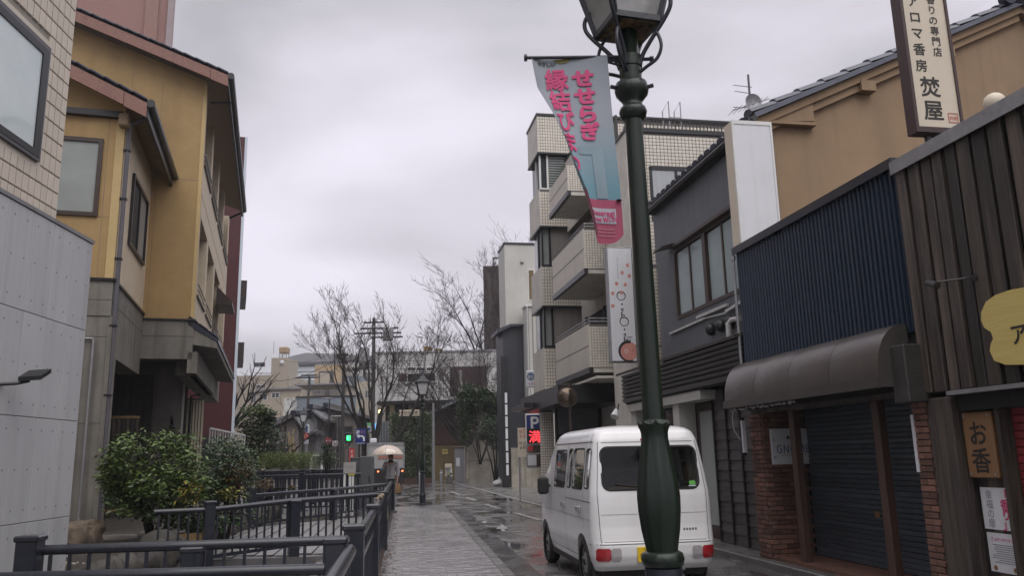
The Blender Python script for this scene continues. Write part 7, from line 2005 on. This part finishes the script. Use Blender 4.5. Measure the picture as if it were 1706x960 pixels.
t.part('disc', MB().tube([(x_,51.95,z_),(x_,51.93,z_)],.22,18), M['ink_red']); t.part('bar', MB().box(x_-.15,x_+.15,51.92,51.93,z_-.04,z_+.04), M['ink_white'])
t = pole_sign('road_sign', 'white plate with pink lettering beside the no-entry disc', 558.5, 735, 744, 52, 5, M['sign_white'])
marks(t, (t.c[0],51.96,t.c[1]), (1,0,0),(0,0,1), .28, .24, 2, 1, M['ink_red'])
ts = Thing('traffic_signal', 'far pedestrian signal glowing green', 'traffic signal', WF, V(581,729,58))
p = V(581,730,58)
ts.part('housing', MB().cbox((p.x,58.1,p.z),(.55,.2,.75),.03), M['lamp_dark']); ts.part('lens', MB().cbox((p.x,57.98,p.z-.02),(.26,.04,.34),.02), M['green_light']); ts.part('post', MB().tube([(p.x,58.2,0),(p.x,58.2,p.z)],.06,8), M['lamp_dark'])
for (px, py, Y) in ((549,665,60),(565,695,52)):
    p = V(px,py,Y); t = Thing('street_light', 'plain T-shaped street light before the blue-grey siding' if px==549 else 'short bracket street light on a dark pole left of the bare tree', 'street light', WF, (p.x,Y,0))
    t.part('post', MB().tube([(p.x,Y,0),(p.x,Y,p.z)],.05,8), M['lamp_dark']); t.part('head', MB().cbox((p.x-.15,Y,p.z+.03),(.75,.2,.09),.03), M['galv'])
# red drink banner, notice board, cabinets
p = V(586,760,36); a, b = V(581.5,771,36), V(590.5,747,36)
t = Thing('vertical_banner', 'narrow red upright banner with white lettering near the notice board', 'banner', WF, (p.x,36,0))
t.part('cloth', MB().box(a.x,b.x,35.99,36.0,a.z,b.z), M['ink_red']); t.part('pole', MB().tube([(a.x,36.02,0),(a.x,36.02,b.z+.1)],.02,6), M['galv'])
marks(t, (p.x,35.98,p.z), (1,0,0),(0,0,1), .16, .5, 1, 3, M['ink_white'])
p0, p1 = V(572.5,789,22), V(593,770.5,22)
t = Thing('notice_board', 'pale grey notice board on white legs by the flat railings', 'notice board', WF, ((p0.x+p1.x)/2,22,0))
t.part('board', MB().box(p0.x,p1.x,21.97,22.0,p0.z,p1.z), mat('notice_grey',(.36,.355,.34),rough=.6,ns=3))
marks(t, ((p0.x+p1.x)/2,21.96,p0.z+.17), (1,0,0),(0,0,1), .22, .07, 6, 2, M['ink_grey'])
t.part('leg', MB().box(p0.x+.0,p0.x+.05,22.0,22.04,.1,p0.z).box(p0.x+.14,p0.x+.2,22.0,22.04,.1,p0.z).box(p0.x+.22,p0.x+.27,22.0,22.04,.1,p0.z), M['white_paint'])
t.part('crossbar', MB().box(p0.x+.12,p1.x-.03,21.98,22.02,p0.z-.06,p0.z-.02), M['yellow_plastic'])
for (px0, px1, pyt, Y, lab) in ((583,600,763,27,'dark grey utility cabinet left of its paler neighbour'),(598.5,620,761,26.5,'grey utility cabinet at the end of the canal railing, beside the walker')):
    a, b = xs(px0, px1, 780, Y); t = Thing('utility_cabinet', lab, 'cabinet', WF, ((a+b)/2,Y,0)); zt_ = V(px0,pyt,Y).z
    t.part('case', MB().cbox(((a+b)/2,Y+.2,zt_/2),(b-a,.4,zt_),.02), M['cabinet'] if px0>590 else M['slate_panel']); t.part('door', MB().box(a+.04,b-.04,Y-.012,Y,.15,zt_-.08), M['cabinet']); t.part('handle', MB().box(b-.1,b-.07,Y-.03,Y-.012,zt_*.5,zt_*.62), M['black_metal'])
# stakes, bollards, planter, scooter, barrier
t = Thing('tree_stakes', 'pale timber tripod stakes propping a sapling near the hedge', 'stakes', WF, B(485,790,40))
for p, q in (((472,786),(490,715)),((487,786),(480,720)),((494,786),(487,725))): t.part('stake', MB().tube([B(p[0],p[1],40),B(q[0],q[1],40)],.05,6), M['bamboo'])
t.part('crossbar', MB().tube([B(470,746,40),B(492,748,40)],.04,6), M['bamboo'])
t = Thing('guard_barrier', 'white pipe barrier between the hedge and the topiary', 'barrier', WF, B(522,790,38))
t.part('post', MB().tube([B(518,788,38),B(518,761,38)],.075,8), M['white_paint']); t.part('rail', MB().tube([B(518,760,38),B(536,760,38),B(536,790,38)],.05,8), M['white_paint'])
for i, (px, Y) in enumerate(((735,50),(700,48.5))):
    p = V(px,795,Y); t = Thing('bollard', 'grey bollard in front of the parked scooter' if i==0 else 'grey bollard at the foot of the ivy wall', 'bollard', WF, (p.x,Y,0)); t.part('post', MB().lathe((p.x,Y,0),[(.08,0),(.08,.75),(.06,.8),(.0,.82)],12), M['far_roof'], smooth=40); t.part('band', MB().lathe((p.x,Y,.62),[(.083,0),(.083,.06)],12), M['sign_white'])
p = V(749,790,49.5); t = Thing('planter', 'square concrete planter before the scooter', 'planter', WF, (p.x,49.5,0)); t.part('tub', MB().cbox((p.x,49.5,.2),(.38,.38,.4),.02), M['concrete_dark']); mb=MB(); crown(mb,(p.x,49.5,.5),(.2,.2,.15),120,.1,seed=90); t.part('foliage', mb, M['leaf_bush'], fix=False)
# parked scooter seen front-on
p = V(747,785,53); sx_, sy_ = p.x, 53
t = Thing('scooter', 'parked scooter with pale front apron beside the gate pier', 'scooter', WF, (sx_,sy_,0))
for yy in (-.1,1.1):
    wl = MB(); wl.tube([(sx_+.24*math.cos(k*math.pi/9),0,.28+.24*math.sin(k*math.pi/9)) for k in range(19)],.05,8)
    t.part('wheel', MB().add([Vector((sx_+.0+v.y*1.0, sy_+yy+(v.x-sx_), v.z)) for v in wl.v], wl.f), M['rubber'])
t.part('apron', MB().grid(lambda a,b: (sx_+(a-.5)*(.5-.1*b), sy_+.12+.3*(a-.5)**2, .35+.6*b), 8, 6), M['plastic_white'], smooth=True, fix=False)
t.part('front_basket', MB().cbox((sx_,sy_-.05,1.02),(.42,.26,.24),.02), M['sign_cream']); t.part('handlebar', MB().tube([(sx_-.33,sy_+.2,1.0),(sx_,sy_+.12,1.05),(sx_+.33,sy_+.2,1.0)],.02,6), M['black_metal'])
t.part('seat', MB().cbox((sx_,sy_+.8,.78),(.3,.6,.14),.05), M['rubber']); t.part('fender', MB().cbox((sx_,sy_-.05,.45),(.16,.5,.14),.05), M['yellow_plastic']); t.part('head_lamp', MB().ball((sx_,sy_+.02,.85),(.09,.06,.09),10,6), M['sign_white'])
t.part('mirror', MB().cbox((sx_-.3,sy_+.2,1.2),(.12,.03,.09),.02).cbox((sx_+.3,sy_+.2,1.2),(.12,.03,.09),.02).tube([(sx_-.3,sy_+.2,1.0),(sx_-.3,sy_+.2,1.2)],.01,5).tube([(sx_+.3,sy_+.2,1.0),(sx_+.3,sy_+.2,1.2)],.01,5), M['black_metal'])
p0, p1 = V(736,757,55.5), V(745,749,55.5)
t = Thing('notice_sign', 'small yellowed notice on the ochre wall above the scooter', 'notice', WF, p0); t.part('sheet', MB().box(p0.x,p1.x,55.9,55.95,p0.z,p1.z), M['sign_yellow']); t.part('print', MB().box(p0.x+.05,p1.x-.05,55.88,55.9,p0.z+.1,p0.z+.14).box(p0.x+.05,p1.x-.05,55.88,55.9,p0.z+.2,p0.z+.24), M['ink'])
rw_ = Thing('hanging_ornament', 'round openwork ornamental sign in front of the evergreen', 'ornament', WF, V(822,644,47))
p = V(822,644,47)
om = MB(); om.tube([(p.x+.32*math.cos(k*math.pi/12),47,p.z+.32*math.sin(k*math.pi/12)) for k in range(25)],.02,6)
for k in range(5): om.tube([(p.x+.32*math.cos(k*1.2566+1.57),47,p.z+.32*math.sin(k*1.2566+1.57)),(p.x+.14*math.cos(k*1.2566+2.2),47,p.z+.14*math.sin(k*1.2566+2.2)),(p.x+.32*math.cos((k+1)*1.2566+1.57),47,p.z+.32*math.sin((k+1)*1.2566+1.57))],.022,6)
rw_.part('wheel_frame', om, M['far_white']); rw_.part('hanger', MB().tube([(p.x,47,p.z+.3),(p.x+1.0,47,p.z+.5)],.02,6), M['black_metal'])

# ------------------------------------------------------------------ bare trees
b0 = V(612,790,40)
def dpx(px, py, Y=40, y2=0): q = V(px,py,Y+y2); return (q-Vector((b0.x,40,1.6))).normalized()
bare_tree('bare_tree', 'large bare multi-stemmed street tree in the middle of the view', (b0.x+.25,40,0), 10.4, .19, 5, depth=8, spread=.34, seed=6, up=.16, twig_r=.008, fork=.10,
          dirs=[dpx(530,510), dpx(592,450,40,1), dpx(640,490,40,-1), dpx(705,540), dpx(560,470,40,-1.5)], group='bare street trees')
b1 = V(822,780,64)
bare_tree('bare_tree', 'tall pale bare tree behind the white building, beside the weathered tower', (b1.x+1.2,64,0), 16.0, .24, 8, depth=8, spread=.40, seed=22, up=.16, twig_r=.011, fork=.25, group='bare street trees',
          dirs=[(-.42,.1,1),(-.25,.2,1.1),(-.05,.2,1.2),(.45,-.1,1),(.2,-.2,1.1),(-.55,-.1,.8),(.7,.1,.9),(-.3,-.4,.8)])
bare_tree('bare_tree', 'wide bare tree arching over the white panelled building', (V(808,780,54).x,54.5,0), 10.0, .2, 8, depth=8, spread=.38, seed=3, up=.12, twig_r=.009, fork=.18, group='bare street trees',
          dirs=[(-1.0,.1,.6),(-.8,.1,.75),(-.5,.0,.9),(-.15,.1,1.2),(.25,.1,1.1),(-.6,.4,.6),(.5,.1,.9),(-.3,-.4,1)])
b2 = V(392,690,45)
bare_tree('bare_tree', 'pruned bare tree with dark upswept limbs beside the maroon block', (b2.x-.9,45,1.5), 7.6, .17, 3, depth=4, spread=.30, seed=8, up=.15, twig_r=.018, fork=.12, group='bare street trees',
          dirs=[(.75,0,.8),(.55,.1,1.0),(.9,-.1,1.1),(.3,0,1.2)])
b3 = V(470,790,38)
bare_tree('bare_tree', 'low gnarled bare tree propped by stakes near the hedge', (b3.x,38,0), 4.6, .10, 3, depth=5, spread=.6, seed=10, up=.02, twig_r=.010, fork=.3, group='bare street trees')
b4 = V(555,790,48)
bare_tree('bare_shrub', 'twiggy bare shrub in front of the old dark house', (b4.x,48,0), 4.2, .05, 7, depth=5, spread=.35, seed=14, up=.1, twig_r=.009, fork=.08)

# ------------------------------------------------------------------ delivery truck and the walker
q3 = V(674,770,37.0); a, b = xs(612, 674, 770, 37.0); Yt = 0.0
KF = Frame((q3.x, q3.y), (1,.187), right=False); a, b = -(b-a), 0.0; zt_ = V(640,738,37.0).z; zb_ = 1.1
tk = Thing('truck', 'small grey box truck with lit tail lamps behind the walker', 'truck', KF, ((a+b)/2,Yt,0))
wd_ = b-a
tk.part('cargo_box', MB().cbox(((a+b)/2,Yt+1.5,(zt_+zb_)/2),(wd_,3.0,zt_-zb_),.03), M['truck_grey'])
tk.part('door_frame', MB().box(a,b,Yt-.02,Yt,zt_-.14,zt_).box(a,a+.06,Yt-.02,Yt,zb_,zt_).box(b-.06,b,Yt-.02,Yt,zb_,zt_).box((a+b)/2-.02,(a+b)/2+.02,Yt-.02,Yt,zb_,zt_-.14), M['galv'])
tk.part('cab', MB().cbox(((a+b)/2,Yt+3.7,.95),(wd_*.95,1.3,1.5),.1), M['white_paint'])
tk.part('roof_pod', MB().cbox((a+.28,Yt+.4,zt_+.1),(.3,.5,.2),.03), M['sign_white'])
tk.part('bumper', MB().box(a+.02,b-.02,Yt-.05,Yt+.1,.50,1.1), M['black_metal'])
for xx in (a+.50,b-.10): tk.part('tail_light', MB().cbox((xx,Yt-.07,1.0),(.08,.04,.06),.01), M['tail_light'])
tk.part('stripe', MB().box(a+.5,b-.1,Yt-.025,Yt-.02,1.55,1.68), mat('stripe_red',(.36,.16,.12),rough=.5,bump=0)); tk.part('stripe', MB().box(a+.5,b-.1,Yt-.025,Yt-.02,1.75,1.92), mat('stripe_teal',(.16,.32,.35),rough=.5,bump=0))
tk.part('number_plate', MB().box((a+b)/2+.1,(a+b)/2+.45,Yt-.06,Yt-.05,.84,1.0), M['sign_white'])
for xx in (a+.2,b-.2):
    for yy in (.6,3.7): tk.part('wheel', MB().tube([(xx-.09,Yt+yy,.31),(xx+.09,Yt+yy,.31)],.31,18), M['rubber'])
# person: one skinned body, clothes and hair as children
Yp = 29.0; hp = V(650.5,836,Yp); px_, H_ = hp.x, 1.68
pr = Thing('person', 'person in a grey jacket carrying a tan bag under a pale umbrella', 'person', WF, (px_,Yp,0))
def skin(pts, edges, radii, nm, m_, root=0, sub=1):
    me = bpy.data.meshes.new(nm); me.from_pydata([(p[0],p[1],p[2]) for p in pts], edges, [])
    o = bpy.data.objects.new(nm, me); COL.objects.link(o); o.parent = pr.o
    s = o.modifiers.new('s','SKIN'); s.use_smooth_shade = True
    bpy.context.view_layer.update()
    for i, r in enumerate(radii):
        sv = me.skin_vertices[0].data[i]; sv.radius = (r, r) if not isinstance(r, tuple) else r; sv.use_root = (i == root)
    b_ = o.modifiers.new('d','SUBSURF'); b_.levels = sub; b_.render_levels = sub
    bpy.context.view_layer.update(); dg = bpy.context.evaluated_depsgraph_get()
    n2 = bpy.data.meshes.new_from_object(o.evaluated_get(dg)); n2.name = nm
    o.modifiers.clear(); o.data = n2; n2.materials.clear(); n2.materials.append(m_)
    n2.polygons.foreach_set('use_smooth', [True]*len(n2.polygons))
    return o
# joints (front of the body faces -y)
bp = [(0,0,.92),(0,0,1.12),(0,.01,1.34),(0,0,1.45),(0,-.02,1.55),(0,-.01,1.66),
      (.19,.01,1.38),(.25,.03,1.12),(.24,-.05,.88),(.24,-.07,.80),
      (-.19,.01,1.38),(-.26,-.03,1.14),(-.16,-.20,1.28),(-.14,-.23,1.34),
      (.09,0,.88),(.10,-.10,.50),(.11,-.02,.10),(.11,-.16,.045),
      (-.09,0,.88),(-.10,.06,.50),(-.10,.22,.13),(-.10,.12,.05)]
be_ = [(0,1),(1,2),(2,3),(3,4),(4,5),(2,6),(6,7),(7,8),(8,9),(2,10),(10,11),(11,12),(12,13),(0,14),(14,15),(15,16),(16,17),(0,18),(18,19),(19,20),(20,21)]
br_ = [(.14,.11),(.14,.10),(.15,.10),.052,(.078,.095),(.07,.085),.06,.046,.034,.028,.06,.046,.034,.028,.085,.062,.042,.036,.085,.062,.042,.036]
skin(bp, be_, br_, 'body', M['skin'])
jk = [(0,0,.82),(0,0,1.0),(0,0,1.2),(0,.01,1.38),(.20,.01,1.38),(.265,.03,1.12),(.25,-.05,.90),(-.20,.01,1.38),(-.275,-.03,1.13),(-.17,-.19,1.27),(0,0,1.46)]
skin(jk, [(0,1),(1,2),(2,3),(3,4),(4,5),(5,6),(3,7),(7,8),(8,9),(3,10)], [(.19,.14),(.18,.13),(.175,.125),(.165,.12),.075,.066,.055,.075,.066,.055,.07], 'jacket', M['jacket'])
tp = [(0,0,.90),(.095,0,.84),(.10,-.10,.50),(.11,-.02,.14),(-.095,0,.84),(-.10,.06,.50),(-.10,.21,.16)]
skin(tp, [(0,1),(1,2),(2,3),(0,4),(4,5),(5,6)], [(.14,.11),.098,.078,.06,.098,.078,.06], 'trousers', M['trousers'])
def pp3(x,y,z): return (px_+x, Yp+y, z)
hm = MB(); hm.ball(pp3(0,.015,1.655),(.092,.105,.095),14,9,jit=.2).ball(pp3(0,.06,1.58),(.085,.06,.10),12,8)
pr.part('hair', hm, M['hair'], smooth=True)
fm = MB()
for s_ in (-1,1): fm.ball(pp3(s_*.03,-.108,1.60),(.011,.008,.008),8,5).bar(pp3(s_*.018,-.11,1.622),pp3(s_*.045,-.105,1.622),.006,.006)
pr.part('eye', fm, M['hair']); pr.part('nose', MB().ball(pp3(0,-.115,1.572),(.013,.02,.018),8,6), M['skin'], smooth=True)
pr.part('mouth', MB().cbox(pp3(0,-.105,1.532),(.042,.008,.008),.002), M['pale_pink']); em_ = MB()
for s_ in (-1,1): em_.ball(pp3(s_*.088,0,1.59),(.012,.022,.03),8,6)
pr.part('ear', em_, M['skin'], smooth=True)
for hx,hy,hz,sg,grip in ((.24,-.08,.77,1,0),(-.135,-.245,1.36,-1,1)):
    hd_ = MB(); hd_.ball(pp3(hx,hy,hz),(.024,.034,.042),10,7)
    for k in range(4):
        ln_ = (.045,.055,.05,.04)[k]; y0 = -.025+.017*k
        if grip: hd_.tube([pp3(hx,hy+y0*.4,hz+.02-.018*k+.02),pp3(hx-.03*sg*-1,hy-.03,hz+.03-.018*k),pp3(hx+.005,hy-.045,hz+.03-.018*k)],[.009,.008,.007],6)
        else: hd_.tube([pp3(hx,hy+y0,hz-.03),pp3(hx-.005,hy+y0-.005,hz-.03-ln_*.6),pp3(hx-.018,hy+y0-.004,hz-.03-ln_)],[.009,.0085,.007],6)
    hd_.tube([pp3(hx-.01*sg,hy-.028,hz+.01),pp3(hx-.022*sg,hy-.045,hz-.012),pp3(hx-.022*sg,hy-.05,hz-.034)],[.010,.009,.007],6)
    pr.part('hand', hd_, M['skin'], smooth=True)
for s_, yy in ((.11,-.08),(-.10,.19)): pr.part('shoe', MB().cbox(pp3(s_,yy-.06,.045),(.10,.27,.09),.03), M['black_metal'])
pr.part('collar', MB().lathe(pp3(0,0,1.42),[(.10,0),(.085,.05),(.075,.09)],14), M['hair'], smooth=True)
zp = MB(); zp.box(px_-.006,px_+.006,Yp-.175,Yp-.14,.82,1.36); pr.part('zip', zp, M['hair'])
# umbrella: eight gores, ribs, shaft
ub = Thing('umbrella', 'pale cream dome umbrella held over the walker', 'umbrella', WF, pp3(-.10,-.2,1.36))
uc = V(646.5,743,Yp); ux, uy, uz, ur = uc.x, Yp-.1, V(647,742,Yp).z, .55
def dome(a, t): 
    r_ = ur*math.sin(t*1.25)/math.sin(1.25); r_ *= 1-.035*(1-abs(((a*8/6.2832)%1)*2-1))*t
    return (ux+r_*math.cos(a), uy+r_*math.sin(a), uz-.33*(1-math.cos(t*1.35))/(1-math.cos(1.35))*1.0)
for k in range(8):
    ub.part('gore', MB().grid(lambda p, q: dome(6.2832*(k+p)/8, q*.90), 5, 8), M['umbrella'], smooth=True, fix=False)
    ub.part('gore_trim', MB().grid(lambda p, q: dome(6.2832*(k+p)/8, .90+.10*q), 5, 2), M['umbrella'], smooth=True, fix=False)
    ub.part('rib', MB().tube([dome(6.2832*k/8, q/8) for q in range(9)], .007, 5), M['galv'])
ub.part('shaft', MB().tube([(ux,uy,uz+.05),(ux-.0,uy-.05,uz-.35),pp3(-.135,-.25,1.26)],.010,6), M['galv']); ub.part('grip', MB().tube([pp3(-.135,-.26,1.40),pp3(-.135,-.25,1.22)],.016,8), M['hair'])
# small tan bag carried in the lowered hand
bgx, bgy = px_+.235, Yp-.08
tb = Thing('hand_bag', 'small tan bag hanging from the lowered hand of the walker', 'bag', WF, (bgx,bgy,.38))
mb = MB(); mb.add([(bgx+sx_*w_,bgy+sy_*d_,z_) for z_, w_, d_ in ((.38,.135,.06),(.50,.14,.065),(.66,.115,.04),(.70,.105,.02)) for sx_, sy_ in ((-1,-1),(1,-1),(1,1),(-1,1))],
   [(i*4+k,i*4+(k+1)%4,i*4+4+(k+1)%4,i*4+4+k) for i in range(3) for k in range(4)]+[(3,2,1,0),(12,13,14,15)])
tb.part('pouch', mb, M['dog_tan'])
for yy in (-.018,.018): tb.part('handle', MB().tube([(bgx-.06,bgy+yy,.69),(bgx-.035,bgy+yy*.5,.74),(bgx,bgy,.755),(bgx+.035,bgy+yy*.5,.74),(bgx+.06,bgy+yy,.69)],.007,6), M['brown_frame'])
# rain-soft air
hz = bpy.data.materials.new('haze'); hz.use_nodes = True; hz.node_tree.nodes.clear()
_o = hz.node_tree.nodes.new('ShaderNodeOutputMaterial'); _v = hz.node_tree.nodes.new('ShaderNodeVolumePrincipled')
_v.inputs['Color'].default_value = (.86,.86,.90,1); _v.inputs['Density'].default_value = .0009; _v.inputs['Anisotropy'].default_value = .1
hz.node_tree.links.new(_v.outputs[0], _o.inputs['Volume'])
struct('haze', MB().box(-260,260,-260,260,-2.9,64), hz, kind='stuff')
